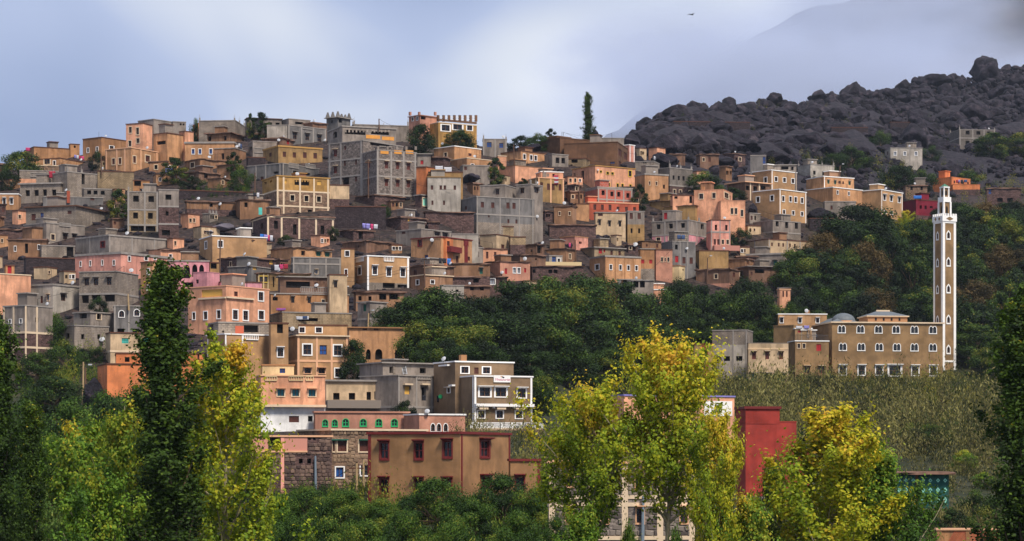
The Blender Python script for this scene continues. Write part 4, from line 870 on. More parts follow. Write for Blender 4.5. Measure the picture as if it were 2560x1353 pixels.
h = H('brown guesthouse with white trim and a white name board', 'hotel', 1134, 1186, 1331, 938, 1068, 'Rh 980 26 22 1212 1252; Rh 983 20 22 1304; Rw 1036 16 18 1203 1249 1297', cop=wc, cols='R 1188 1328 L 1183', colmat='wtrim', colw=.22, clutter=False)
GUEST = h
extra(h, 'ledge', 'wtrim', 'R', 1186, 1331, 1010, 1017, .55, .1)
for xx in (1188, 1232, 1283, 1328): extra(h, 'bracket', 'wtrim', 'R', xx - 2, xx + 2, 1017, 1021, .4, .1)
for xx in (1206, 1250, 1297): extra(h, 'awning', 'ctrim', 'R', xx - 11, xx + 11, 1017.5, 1024, .45, .05)
H('', 'hotel', 1084, 1138, 1284, 902, 0, 'Rw 925 18 16 1162 1216; Rs 927 11 16 1191; Lh 976 7 12 1122', add=h, d=h['d'] + 3.2, cop=wc)
extra(h, 'awning', 'wtrim', 'L', 1104, 1126, 912, 916, .4, .05); extra(h, 'awning', 'wtrim', 'L', 1129, 1138, 962, 966, .4, .05)
extra(h, 'chimney', 'tan', 'R', 1167, 1181, 886, 903, -1.5, 2.1)
H('tan house with two dark arched doorways under the walnut grove', 'tan2', 868, 873, 1012, 817, 905, 'RA 886 18 27 947 996; RA 886 12 26 921; Rs 822 12 8 912 940', cop=('tan', .25, .15))
h = H('low caramel house with bright green arched windows', 'rose', 784, 788, 1022, 1028, 1085, 'RG 1058 13 17 813 837; RG 1057 15 19 864; RG 1057 15 18 908 947 986', cop=('rose', .15, .16), clutter=False)
H('', 'rose', 1010, 1048, 1163, 1034, 0, 'RW 1069 10 19 1082 1097 1114', add=h, d=h['d'] - 2, cop=wc)
extra(h, 'ledge', 'wtrim', 'R', 1048, 1163, 1085, 1088, .2, .1)
h = H('two-storey rough stone house with blue shutter framed in white', 'tstone', 745, 829, 1066, 1072, 1222, 'Rx 1115 8 27 833; Rx 1115 22 27 855 909; Rb 1181 19 25 849; Rw 1176 19 25 911', cop=('ctrim', .15, .16), clutter=False)
STONE1 = h
for xx in (833, 855, 909): extra(h, 'awning', 'greenpane', 'R', xx - 13, xx + 13, 1098, 1101, .3, .05)
h = H('salmon-topped stone house with a dark open loggia', 'stone', 598, 622, 829, 1088, 1232, 'Rd 1107 36 36 690; Rd 1153 10 12 752 773; Rd 1096 7 9 774 786', cop=('ptrim', .12, .16), cols='R 706', colmat='salmon', colw=.3, clutter=False)
STONE2 = h
extra(h, 'plaster_panel', 'salmon', 'R', 709, 768, 1091, 1128, .03, .1); extra(h, 'plaster_panel', 'salmon', 'R', 624, 670, 1091, 1128, .03, .1); extra(h, 'ledge', 'ptrim', 'R', 624, 768, 1127, 1131, .12, .1)
h = H('large caramel house with red trim and red hooded windows', 'caramel', 920, 1150, 1276, 1079, 1275, 'Lr 1127 19 40 961 1047; Lr 1123 20 40 1119; Rr 1122 20 40 1212; Lr 1218 19 40 961 1047 1119; Rr 1213 20 40 1214', cop=rc, cols='R 1154 1273 L 924', colmat='rtrim', colw=.26, clutter=False)
REDTRIM = h
H('', 'caramel', 1272, 1276, 1351, 1147, 0, 'Rr 1213 20 40 1300', add=h, d=h['d'] + 1.5, cop=rc, cols='R 1348', colmat='rtrim', colw=.26)
h = H('stone house framed in peach concrete behind the yellow poplars', 'gstone', 1370, 1374, 1735, 1150, 1392, 'Rp 1290 18 36 1423 1512 1600 1710; Rp 1198 18 36 1425 1512 1598 1700', cols='R 1378 1478 1562 1650 1730', colmat='ctrim', colw=.42, beams=(1160, 1243, 1262, 1346), cop=('ptrim', .2, .25), clutter=False)
STONE3 = h
h = H('orange rooftop house with lavender coping and white screen wall', 'peach', 1440, 1560, 1836, 986, 1128, 'Rd 1058 30 14 1625; Rs 1080 20 30 1690', cop=('lav', .1, .16), clutter=False)
extra(h, 'screen', 'wtrim', 'R', 1760, 1830, 1003, 1040, .06, .1); extra(h, 'screen', 'cream', 'R', 1608, 1640, 1068, 1100, .3, .1)
h = H('tall blank red building with stepped roof line', 'red', 1840, 1864, 1991, 1053, 1310, '', cop=('red', .02, .1), tiers=[(1241, 'gstone')], clutter=False)
H('', 'red', 1839.6, 1864, 1949, 1016, 0, add=h, d=h['d'] - .03, cop=rc, ratio=.8 * 127 / 85, z0=1060)
H('', 'red', 1986, 1990, 2025, 1122, 0, add=h, d=h['d'] + .8, cop=rc, tiers=[(1241, 'gstone')])
# ---- row beside the mosque, the mosque
h = H('ochre house with red pilaster next to the mosque orchard', 'ochre2', 1733, 1736, 1783, 859, 970, 'Rk 875 12 26 1762; Rd 906 12 22 1762; Rd 946 9 26 1765', cop=('rtrim', .1, .14))
extra(h, 'pilaster', 'red', 'R', 1755, 1770, 860, 965, .04, .1); extra(h, 'awning', 'rtrim', 'R', 1754, 1771, 886, 890, .5, .1)
h = H('pale concrete house with raw block parapet and wide dark openings', 'block', 1781, 1868, 1882, 824, 966, 'Ld 897 16 12 1795 1817 1848; Ld 951 9 10 1814 1848; Ld 930 3 4 1790 1825', tiers=[(862, 'lgrey')], cols='L 1866 1833', colw=.2)
h = H('rose-beige house with six brown shuttered windows beside the mosque', 'beige', 1867, 1871, 1971, 857, 970, 'RS 889 10 18 1885 1918 1953; Rg 944 16 18 1885 1919 1954', tiers=[], cop=('block', .02, .1), beams=(872,), colmat='beige')
h = H('long brown mosque with rows of white twin-arched windows', 'bronze', 2016, 2080, 2357, 804, 952, 'RM 823 17 17 2104 2151 2196 2240 2286 2332; RM 867 17 17 2107 2153 2198 2242 2286 2332; Rh 926 16 22 2107 2154 2198 2288 2333; Rh 927 28 24 2237', cop=('ctrim', .25, .22), name='mosque', cat='mosque', clutter=False)
MOSQUE = h
h = H('brown mosque annex with iron-railed terrace and red shutter', 'bronze', 1970, 1988, 2072, 851, 958, 'Rt 865 7 11 1997 2010; Rk 869 12 17 2047; RT 925 13 17 2018 2054', cop=wc)
ANNEX = h
H('', 'bronze', 1934, 1984, 2024, 812, 0, 'Rd 834 6 26 1984', add=h, d=h['d'] + 4); H('', 'bronze', 1984, 1988, 2030, 820, 0, 'Rk 829 8 5 1998; Rd 837 8 18 2021', add=h, d=h['d'] + 2.5, cop=wc)
H('tan house with white coping and chimney behind the mosque', 'fawn', 1942, 1946, 2067, 784, 838, 'Rh 801 8 12 1954 2000 2044', d=gd(1988, 958) + 14, cop=wc)
extra(HOUSES[-1], 'chimney', 'tan', 'R', 2016, 2027, 775, 785, -1.0, 1.6)
# ---- scattered houses under the boulders
H('pale block house with three light windows alone among the boulders', 'lgrey', 2212, 2226, 2306, 369, 406, 'Rz 384 6 9 2238 2262 2290; Ls 383 3 9 2219', cols='R 2228 2250 2274', colw=.2)
H('grey unfinished house beneath the garden slope', 'lgrey', 1994, 2026, 2086, 410, 446, 'Rd 432 6 10 2036 2059 2075', stub=True)
h = H('long tan house with teal shutters and stepped white edging', 'tan2', 2016, 2059, 2135, 440, 505, 'Rg 455 5 9 2071 2088 2124; Rs 456 6 7 2099; Rs 457 4 7 2108', cop=wc, cols='R 2061', colmat='wtrim', colw=.15)
H('', 'tan2', 2016, 2082, 2156, 467, 0, 'Rw 481 4 9 2094 2122', add=h, d=h['d'] - 3, cop=wc)
h = H('fawn house with white outline and three tall hooded windows', 'fawn', 2128, 2202, 2257, 473, 540, 'Rh 494 6 13 2211 2228 2248; Rw 530 5 7 2213 2229', cop=wc, cols='R 2204 2255', colmat='wtrim', colw=.18)
H('low grey wall house at the top of the dark wood', 'grey', 2058, 2062, 2140, 503, 545, 'Rs 519 5 10 2079')
H('crimson house with small dark windows above the wood', 'crimson', 2257, 2290, 2344, 498, 555, 'Rd 518 5 9 2302 2314; Rd 518 7 5 2328', tiers=[(538, 'stone')])
H('little stone house with two dark windows above the crimson house', 'tstone', 2257, 2264, 2318, 463, 496, 'Rd 471 6 9 2279 2304')
h = H('bright orange house on the slope above the minaret', 'orange', 2332, 2379, 2426, 442, 484, 'Rs 455 4 7 2386 2397 2408 2420; Ld 454 3 3 2340', cop=('orange', .05, .1))
H('', 'orange', 2378, 2382, 2450, 461, 0, add=h, d=h['d'] - 2.5, cop=('orange', .05, .1), tiers=[(474, 'stone')])
h = H('grey two-storey concrete shell among the boulders', 'dblock', 2374, 2398, 2488, 323, 378, 'Rd 332 10 9 2419 2446; Rd 357 10 9 2419 2440; Rd 333 9 8 2472', cols='R 2400 2432 2460 2486', beams=(345,), stub=True)
H('dark stone house with a blue-grey door near the wood top', 'stone', 2463, 2467, 2552, 470, 512, 'RB 477 7 18 2475; Rd 500 14 10 2500 2525')
H('unfinished brick house at the edge of the orchard', 'brick', 2417, 2422, 2506, 800, 860, 'Rd 815 10 12 2437; Rd 815 8 12 2475', cop=('concrete', .2, .2))
# ---- valley floor
h = H('teal pavilion painted with pale lozenges under a flat brown roof', 'teal', 2240, 2243, 2372, 1180, 1266, '', cop=('mud2' if False else 'mudroof', .6, .2), cols='R 2292', colmat='brown', colw=.25, name='pavilion', cat='pavilion', clutter=False)
TEAL = h
h = H('low brick lattice wall with tan piers and coping', 'tan', 2340, 2344, 2530, 1321, 1400, '', cop=('ptrim', .1, .12), cols='R 2343 2420 2477', colmat='tan', colw=.3, name='lattice_wall', cat='wall', d=150, dep=6, clutter=False)
LATT = h
# ---- terrace walls
for lab, xl, xc, xr, yt, yb in (
    ('dark dry-stone terrace wall below the cactus garden', 440, 444, 662, 474, 500), ('high dark rubble wall above the earth-roofed huts', 835, 838, 965, 515, 572), ('rubble terrace wall with dry branches above the grey concrete house', 1060, 1064, 1185, 528, 552),
    ('dark rock retaining wall under the grey block garage', 60, 64, 190, 642, 690), ('rough terrace wall beneath the mud house with the brown doorway', -40, -36, 72, 570, 606), ('dark stone wall below the stained concrete doorway house', 616, 620, 664, 392, 425),
    ('stone wall between the peach mast house and the jutting grey house', 1370, 1374, 1490, 560, 592), ('dry-stone bank under the long beige house', 1838, 1842, 1905, 640, 660), ('terrace wall of dark stones under the white-edged square house', 2020, 2024, 2100, 545, 575),
    ('long low dry-stone wall crossing the boulder slope', 1680, 1684, 1875, 303, 322), ('dry-stone goat pen wall high among the boulders', 2075, 2079, 2170, 318, 340), ('ruined stone hut wall high on the boulder slope', 2222, 2226, 2275, 305, 338)):
    H(lab, 'dstone' if ('boulder' in lab or 'dark' in lab) else 'stone', xl, xc, xr, yt, yb, name='stone_wall', cat='wall', dep=1.2, clutter=False)
# ---- minaret
def minaret():
    d = MOSQUE['d'] + 9.5; xc = 2357
    h = H('slender brown minaret with white corner bands and lantern top', 'bronze', 2334, xc, 2389, 553, 945, 'RP 588 7 17 2371; RP 655 7 17 2371; RP 722 7 17 2371; RP 799 7 17 2371; RP 874 7 17 2371; LP 590 4 16 2344; LP 657 4 16 2344; LP 724 4 16 2344; LP 800 4 16 2344', d=d, cop=('wtrim', .06, .3), name='minaret', cat='minaret', ratio=1.0, clutter=False)
    b, Mh, zt, zb, al, dp = h['last']; E, Ei = h['E'], h['Einv']; w = .42
    for f, a in (('R', 0), ('R', b.W - w), ('L', 0), ('L', b.D - w)):
        m_ = MB()
        if f == 'R': m_.box(a - (.05 if a == 0 else 0), a + w + (.05 if a else 0), -.06, .04, zb + 2, zt - .32)
        else: m_.box(-.058, .04, a + (.042 if a == 0 else 0), a + w, zb + 2, zt - .32)
        m_.build('corner_band', M['wtrim'], E, Ei @ Mh)
    zz = (HY - 903) / F * d; m_ = MB(); m_.box(.4, b.W - .4, -.055, .03, zz - .15, zz + .15); m_.build('belt', M['wtrim'], E, Ei @ Mh)
    S, T = b.W, b.D
    m_ = MB(); z1 = zt + .9; m_.box(-.16, S + .16, -.16, T + .16, zt, z1); m_.build('cornice', M['wtrim'], E, Ei @ Mh)
    m_ = MB(); zc = (zt + z1) / 2
    m_.face([(S / 2 - .75, -.17, zc), (S / 2, -.17, zc - .36), (S / 2 + .75, -.17, zc), (S / 2, -.17, zc + .36)]); m_.build('lozenge', M['bronze'], E, Ei @ Mh)
    for yy in (T * .3, T * .7):
        m_ = MB(); m_.face([(-.17, yy + .3, zc), (-.17, yy, zc - .36), (-.17, yy - .3, zc), (-.17, yy, zc + .36)]); m_.build('lozenge', M['bronze'], E, Ei @ Mh)
    for k in range(6):
        t = k / 5
        for (x, y) in ((t * S, -.02), (-.02, t * T), (t * S, T + .02), (S + .02, t * T)):
            m_ = MB(); m_.box(x - .14, x + .14, y - .1, y + .1, z1 - .01, z1 + .42); m_.build('merlon', M['wtrim'], E, Ei @ Mh)
    k0, k1 = .26, .74; z2 = z1 + 2.4
    def shaft(a0, a1, zlo, zhi, t):
        m_ = MB(); m_.box(S * a0 + .05, S * a1 - .05, T * a0 + .05, T * a1 - .05, zlo, zhi); m_.build('lantern', M['bronze'], E, Ei @ Mh)
        for u in (a0, a1):
            for v in (a0, a1):
                m_ = MB(); m_.box(S * u - t, S * u + t, T * v - t, T * v + t, zlo, zhi); m_.build('corner_band', M['wtrim'], E, Ei @ Mh)
        m_ = MB(); cx = S * (a0 + a1) / 2; hh = (zhi - zlo)
        m_.face([(cx - .2, S * 0 + T * a0 + .04, zlo + .3), (cx + .2, T * a0 + .04, zlo + .3), (cx + .2, T * a0 + .04, zlo + hh * .6), (cx, T * a0 + .04, zlo + hh * .78), (cx - .2, T * a0 + .04, zlo + hh * .6)])
        cy = T * (a0 + a1) / 2; xx = S * a0 + .04
        m_.face([(xx, cy + .2, zlo + .3), (xx, cy - .2, zlo + .3), (xx, cy - .2, zlo + hh * .6), (xx, cy, zlo + hh * .78), (xx, cy + .2, zlo + hh * .6)])
        m_.build('niche_shade', M['dark'], E, Ei @ Mh)  # flat dark faces, shade of the recess painted on, nothing cut in
    shaft(.24, .76, z1, z2, .15)
    m_ = MB(); m_.box(S * .2, S * .8, T * .2, T * .8, z2, z2 + .85); m_.build('gallery', M['wtrim'], E, Ei @ Mh)
    z3 = z2 + .85; z4 = z3 + 1.55
    shaft(.32, .68, z3, z4, .1)
    m_ = MB(); m_.box(S * .26, S * .74, T * .26, T * .74, z4, z4 + .2); m_.build('lantern_eave', M['wtrim'], E, Ei @ Mh)
    m_ = MB(); q = [(S * .28, T * .28), (S * .72, T * .28), (S * .72, T * .72), (S * .28, T * .72)]; ap = (S / 2, T / 2, z4 + .75)
    for k in range(4): p0, p1 = q[k], q[(k + 1) % 4]; m_.face([(*p0, z4 + .2), (*p1, z4 + .2), ap])
    m_.build('lantern_roof', M['gtile'], E, Ei @ Mh)
    return h
MIN = minaret()
# ---- mosque roof: dome, hipped hall roofs
def mosque_roof():
    b, Mh, zt, zb, al, dp = MOSQUE['last']; E, Ei = MOSQUE['E'], MOSQUE['Einv']; d0 = MOSQUE['d']
    W = b.W
    ux = lambda px: al('R', px)
    r = (ux(2153) - ux(2095)) / 2; cx = ux(2124); cy = r + 1.6
    v, q = [], []; nseg, nr = 28, 9
    for j in range(nr + 1):
        t = j / nr * math.pi / 2
        for i in range(nseg): a = 2 * math.pi * i / nseg; v.append((cx + r * math.cos(t) * math.cos(a), cy + r * math.cos(t) * math.sin(a), zt + .25 + r * .7 * math.sin(t)))
    for j in range(nr):
        for i in range(nseg): q.append((j * nseg + i, j * nseg + (i + 1) % nseg, (j + 1) * nseg + (i + 1) % nseg, (j + 1) * nseg + i))
    link('dome', mesh_np('dome', np.array(v), quads=np.array(q), mats=[M['slate']], smooth=True), E, Ei @ Mh)
    m_ = MB(); n = 28
    for i in range(n):
        a, a2 = 2 * math.pi * i / n, 2 * math.pi * (i + 1) / n
        m_.face([(cx + (r + .12) * math.cos(a), cy + (r + .12) * math.sin(a), zt - .05), (cx + (r + .12) * math.cos(a2), cy + (r + .12) * math.sin(a2), zt - .05), (cx + (r + .12) * math.cos(a2), cy + (r + .12) * math.sin(a2), zt + .28), (cx + (r + .12) * math.cos(a), cy + (r + .12) * math.sin(a), zt + .28)])
    m_.build('dome_drum', M['tan2'], E, Ei @ Mh)
    def hip(x0, x1, y0, y1, zw, zr, inset, mat):
        m_ = MB(); m_.box(x0, x1, y0, y1, zt - .1, zw); m_.build('hall_wall', M['tan2'], E, Ei @ Mh)
        m_ = MB(); m_.box(x0 - .25, x1 + .25, y0 - .25, y1 + .25, zw, zw + .16); m_.build('eave', M['ctrim'], E, Ei @ Mh)
        m_ = MB(); ym = (y0 + y1) / 2; a = [(x0 - .2, y0 - .2, zw + .16), (x1 + .2, y0 - .2, zw + .16), (x1 + .2, y1 + .2, zw + .16), (x0 - .2, y1 + .2, zw + .16)]; p, q_ = (x0 + inset, ym, zr), (x1 - inset, ym, zr)
        m_.face([a[0], a[1], q_, p]); m_.face([a[1], a[2], q_]); m_.face([a[2], a[3], p, q_]); m_.face([a[3], a[0], p]); m_.build('hipped_roof', M[mat], E, Ei @ Mh)
        m_ = MB(); m_.box(p[0], q_[0], ym - .12, ym + .12, zr - .05, zr + .2); m_.build('ridge_cap', M['ctrim'], E, Ei @ Mh)
    X0, X1 = ux(2176), ux(2275)
    hip(X0, X1, 1.4, 6.5, zt + .95, zt + 2.0, 2.2, 'slate')
    for k in range(4):
        x = X0 + (X1 - X0) * (.2 + .2 * k); m_ = MB(); m_.box(x - .15, x + .15, 1.36, 1.45, zt + .3, zt + .75); m_.build('hall_window', M['dark'], E, Ei @ Mh)
    a0, a1 = al('L', 2070), al('L', 2020)
    m_ = MB(); zz = zt - .02
    m_.face([(.3, a0 - 1, zz), (.3, a1, zz), (2.5, a1 - 1.5, zz + 1.1), (2.5, a0 + .6, zz + 1.1)][::-1]); m_.face([(2.5, a1 - 1.5, zz + 1.1), (.3, a1, zz), (5, a1, zz)]); m_.face([(.3, a0 - 1, zz), (2.5, a0 + .6, zz + 1.1), (5, a0 - 1, zz)]); m_.face([(5, a0 - 1, zz), (2.5, a0 + .6, zz + 1.1), (2.5, a1 - 1.5, zz + 1.1), (5, a1, zz)])
    m_.build('hipped_roof', M['slate'], E, Ei @ Mh)
mosque_roof()
# iron railing on the annex terrace
b_, Mh_, zt_, zb_, al_, dp_ = solve_box(1970, 1988, 2072, ANNEX['d']), None, None, None, None, None
_c, _s = math.cos(b_.th), math.sin(b_.th)
Mh_ = Matrix(((_c, -_s, 0, b_.C[0]), (_s, _c, 0, b_.C[1]), (0, 0, 1, 0), (0, 0, 0, 1))); zt_ = (HY - 851) / F * ANNEX['d']
m_ = MB(); n_ = 40
m_.box(.1, b_.W - .1, .05, .1, zt_ + .85, zt_ + .92)
for k in range(n_ + 1): x = .1 + (b_.W - .2) * k / n_; m_.box(x - .015, x + .015, .06, .09, zt_, zt_ + .85)
m_.build('railing', M['metal'], ANNEX['E'], ANNEX['Einv'] @ Mh_)
# lozenges on the teal pavilion
b, Mh, zt, zb, al, dp = TEAL['last']
for r_, (yy, hh) in enumerate(((1201, 5.5), (1225, 7), (1250, 8))):
    for xx in (2248, 2265, 2283, 2308, 2326, 2345, 2363):
        a = al('R', xx); z = (HY - yy) / F * TEAL['d']; w_, h_ = 5.0 / F * TEAL['d'], hh / F * TEAL['d']
        m_ = MB(); m_.face([(a - w_, -.02, z), (a, -.02, z - h_), (a + w_, -.02, z), (a, -.02, z + h_)]); m_.face([(a - w_ * .35, -.025, z), (a, -.025, z - h_ * .35), (a + w_ * .35, -.025, z), (a, -.025, z + h_ * .35)], 1)
        m_.build('lozenge', [M['mint'], M['teal']], TEAL['E'], TEAL['Einv'] @ Mh)
# slanting brick lattice on the low wall
b, Mh, zt, zb, al, dp = LATT['last']
for k in range(46):
    x = .25 + k * .1 * (b.W / 4.7)
    if x > b.W - .4: break
    m_ = MB(); i0 = 0
    m_.v += [(x, -.04, zt - 1.5), (x + .05, -.04, zt - 1.5), (x + .85, -.04, zt - .2), (x + .80, -.04, zt - .2), (x, .02, zt - 1.5), (x + .05, .02, zt - 1.5), (x + .85, .02, zt - .2), (x + .80, .02, zt - .2)]
    for q4 in ((0, 1, 2, 3), (0, 4, 5, 1), (2, 6, 7, 3), (0, 3, 7, 4), (1, 5, 6, 2)): m_.f.append(list(q4)); m_.m.append(0)
    m_.build('brick', M['rust'], LATT['E'], LATT['Einv'] @ Mh)
# guesthouse sign board
def sign():
    b = solve_box(1134, 1186, 1331, GUEST['d']); c, s = math.cos(b.th), math.sin(b.th)
    Mh = Matrix(((c, -s, 0, b.C[0]), (s, c, 0, b.C[1]), (0, 0, 1, 0), (0, 0, 0, 1)))
    t0, t1 = (1233.5 - CX) / F, (1275 - CX) / F
    a0, a1 = [(t * b.C[1] - b.C[0]) / (c - t * s) for t in (t0, t1)]; dm = b.C[1] + (a0 + a1) / 2 * s
    z1, z0 = (HY - 938.6) / F * dm, (HY - 956) / F * dm
    Ms = Mh @ Matrix.Translation(((a0 + a1) / 2, -.06, (z0 + z1) / 2)); w, h = (a1 - a0) / 2, (z1 - z0) / 2
    E = bpy.data.objects.new('name_board', None); COL.objects.link(E); E.matrix_basis = Ms
    tag(E, 'white name board with pink script on the brown guesthouse', 'sign')
    m_ = MB(); m_.box(-w, w, -.08, .05, -h, h); m_.build('panel', M['wtrim'], E)
    cu = bpy.data.curves.new('lettering', 'FONT'); cu.body = 'Vinatourist'; cu.size = .42; cu.align_x = 'CENTER'; cu.shear = .3; cu.extrude = .004
    cu.materials.append(M['clothp'])
    tmp = bpy.data.objects.new('lettering_source', cu); COL.objects.link(tmp); bpy.context.view_layer.update()
    lm = bpy.data.meshes.new_from_object(tmp.evaluated_get(bpy.context.evaluated_depsgraph_get())); bpy.data.objects.remove(tmp)
    link('lettering', lm, E, Matrix.Translation((0, -.09, -h * .55)) @ Matrix.Rotation(math.radians(90), 4, 'X'))
    m_ = MB()
    for cx, cz, r, mi in ((-.12, .28, .06, 1), (.0, .2, .05, 0), (.15, .16, .08, 0), (.06, .26, .05, 0)):
        m_.face([(cx + r * 1.5 * math.cos(t), -.09, cz * .9 + r * math.sin(t)) for t in [k * math.pi / 5 for k in range(10)]], mi)
    m_.build('emblem', [M['clothd'], M['orangepanel']], E)
sign()
# ================================================================ stone facing on the nearer stone walls (each stone a part)
def stone_shape(seed):
    r = random.Random(seed); b = MB(); q = .5
    def j(a): return a + r.uniform(-.07, .07)
    v = [(j(-q), 0, j(-q)), (j(q), 0, j(-q)), (j(q), 0, j(q)), (j(-q), 0, j(q)), (j(-.36), -1, j(-.34)), (j(.36), -1, j(-.34)), (j(.36), -1, j(.34)), (j(-.36), -1, j(.34))]
    b.v = v; b.f = [[4, 5, 6, 7], [0, 1, 5, 4], [1, 2, 6, 5], [2, 3, 7, 6], [3, 0, 4, 7]]; b.m = [0] * 5
    return b
def stone_mat(name, a, bb):
    m, n, l, p = new_mat(name, .9); oi = n.new('ShaderNodeObjectInfo'); r = n.new('ShaderNodeValToRGB')
    r.color_ramp.elements[0].color = (*lin(a), 1); r.color_ramp.elements[1].color = (*lin(bb), 1)
    no = n.new('ShaderNodeTexNoise'); no.inputs['Scale'].default_value = 5; t = n.new('ShaderNodeTexCoord'); l.new(t.outputs['Object'], no.inputs['Vector'])
    ad = n.new('ShaderNodeMath'); ad.operation = 'MULTIPLY_ADD'; l.new(no.outputs['Fac'], ad.inputs[0]); ad.inputs[1].default_value = .5; l.new(oi.outputs['Random'], ad.inputs[2])
    sb = n.new('ShaderNodeMath'); sb.operation = 'SUBTRACT'; l.new(ad.outputs[0], sb.inputs[0]); sb.inputs[1].default_value = .25
    l.new(sb.outputs[0], r.inputs[0]); l.new(r.outputs[0], p.inputs['Base Color']); return m
M['stoneA'] = stone_mat('stone_brown', '#3f3230', '#7b6558'); M['stoneB'] = stone_mat('stone_tan', '#57473a', '#8f7760'); M['stoneC'] = stone_mat('stone_grey', '#48413e', '#857a70')
def stone_face(rec, f, regs, mat, sz=.36, seed=1):
    b, Mh, zt, zb, al, dp = rec['last']; r = random.Random(seed)
    shapes = [cached(('stone', mat, k), lambda k=k: stone_shape(k).mesh('stone', M[mat])) for k in range(7)]
    B = rec['Einv'] @ Mh; n = 0
    for x0, x1, y0, y1 in regs:
        a0, a1 = sorted((al(f, x0), al(f, x1))); dm = dp(f, (a0 + a1) / 2); z1, z0 = (HY - y0) / F * dm, (HY - y1) / F * dm
        z = z0
        while z < z1 - .1:
            hh = min(r.uniform(.8, 1.15) * sz * .8, z1 - z); a = a0 + r.uniform(0, .1)
            while a < a1 - .12:
                w = min(r.uniform(.7, 1.5) * sz, a1 - a)
                if not any(a < q[1] + .16 and a + w > q[0] - .16 and z < q[3] + .3 and z + hh > q[2] - .16 for q in rec['rects'][f]):
                    c = Vector((a + w / 2, 0, z + hh / 2)) if f == 'R' else Vector((0, a + w / 2, z + hh / 2))
                    R = Matrix.Identity(4) if f == 'R' else Matrix(((0, 1, 0), (-1, 0, 0), (0, 0, 1))).to_4x4()
                    link('stone', r.choice(shapes), rec['E'], B @ Matrix.Translation(c) @ R @ Matrix.Rotation(r.uniform(-.12, .12), 4, 'Y') @ Matrix.Diagonal((w * .97, r.uniform(.04, .1), hh * .97, 1))); n += 1
                    if n >= 300: return
                a += w
            z += hh
stone_face(STONE2, 'R', [(709, 827, 1131, 1222), (769, 827, 1091, 1127), (640, 703, 1131, 1200)], 'stoneA', .42, 2)
stone_face(STONE1, 'R', [(831, 930, 1076, 1215), (930, 1064, 1074, 1082)], 'stoneB', .40, 3)
stone_face(STONE3, 'R', [(1384, 1472, 1168, 1238), (1484, 1556, 1168, 1238), (1568, 1644, 1168, 1238), (1656, 1724, 1168, 1238), (1384, 1472, 1268, 1340), (1484, 1556, 1268, 1340), (1568, 1644, 1268, 1340), (1656, 1724, 1268, 1340)], 'stoneC', .46, 4)
# ================================================================ things fixed to the houses: dishes, washing, poles, wires
bpy.context.view_layer.update()
DG = bpy.context.evaluated_depsgraph_get()
def hit(px, py, default=None):
    v = P(px, py, 1.0).normalized(); ok, loc, nrm, i, ob, mt = SC.ray_cast(DG, Vector((0, 0, 0)), v)
    return (loc, ob) if ok else (P(px, py, default or 450), None)
# small huts in the gaps where bare ground would show between the houses
def fill_gaps():
    g = random.Random(19); done = []; kinds = (('mud', 'small earth-roofed mud hut wedged between larger houses', 'mud huts filling the gaps'), ('stone', 'small dark stone hut wedged between larger houses', 'stone huts filling the gaps'), ('block', 'small grey block hut wedged between larger houses', 'block huts filling the gaps'), ('mud2', 'small tan mud hut wedged between larger houses', 'tan huts filling the gaps'), ('tan2', 'small tan plastered house wedged between larger houses', 'tan houses filling the gaps'), ('beige', 'small beige house wedged between larger houses', 'beige houses filling the gaps'), ('peach', 'small peach house wedged between larger houses', 'peach houses filling the gaps'))
    bare = ((820, 505, 985, 640), (0, 640, 190, 705), (440, 440, 665, 500), (0, 540, 60, 640), (505, 555, 640, 592), (870, 760, 1120, 905))
    for k in range(4600):
        px, py = g.uniform(-20, 1890), g.uniform(395, 735); w, hh = g.uniform(26, 66), g.uniform(20, 36)
        if py > 640 and px > 1330 and py > 700: continue
        if any(b[0] < px < b[2] and b[1] < py < b[3] for b in bare) and g.random() > .12: continue
        if any(abs(px - q[0]) < (w + q[2]) * .5 and abs(py - q[1]) < 20 for q in done): continue
        miss = 0
        for ox, oy in ((0, -.3), (-.42, -.3), (.42, -.3), (-.3, .1), (.3, .1), (0, -.6)):
            loc, ob = hit(px + ox * w, py + oy * hh)
            miss += (ob is None or ob.name != 'ground') * (2 if ox == 0 and oy == -.3 else 1)
            if miss > 1: break
        if miss > 1: continue
        done.append((px, py, w)); m, lab, grp = kinds[g.choice((0, 1, 2, 3, 3, 4, 4, 5, 5, 6))]
        sp = g.uniform(.12, .6); xc = px - w / 2 + w * sp; win = []
        for q in range(g.randint(1, 3)):
            x = xc + (px + w / 2 - xc) * (q + .6) / 3.2; win.append('R%s %.0f %.0f %.0f %.0f' % (g.choice('ddsstt' if m in ('mud', 'stone', 'block', 'mud2') else 'dwtxw'), py - hh * .5, g.uniform(4, 7), g.uniform(7, 11), x))
        h_ = H(lab, m, px - w / 2, xc, px + w / 2, py - hh, py + 3, ';'.join(win), stub=(m == 'block' and g.random() < .4)); h_['E']['group'] = grp
    bpy.context.view_layer.update()
fill_gaps(); DG = bpy.context.evaluated_depsgraph_get()
def base_label(ob):
    while ob is not None and ob.parent is not None: ob = ob.parent
    return ob.get('label', '') if ob is not None else ''
def dish_mesh():
    b = MB(); n, nr = 16, 4; i0 = 0
    for j in range(nr + 1):
        r = j / nr
        for k in range(n): a = 2 * math.pi * k / n; b.v.append((r * math.cos(a), .28 * r * r - .28, r * math.sin(a)))
    for j in range(nr):
        for k in range(n): b.f.append([j * n + k, j * n + (k + 1) % n, (j + 1) * n + (k + 1) % n, (j + 1) * n + k]); b.m.append(0)
    return b.mesh('reflector', M['dish'], True)
def dish_arm():
    b = MB(); b.tube((0, -.25, -.1), (0, -.95, -.15), .03, .03, 5); b.box(-.08, .08, -1.05, -.9, -.22, -.08); return b.mesh('feed_arm', M['metal'])
DM, DA = dish_mesh(), dish_arm()
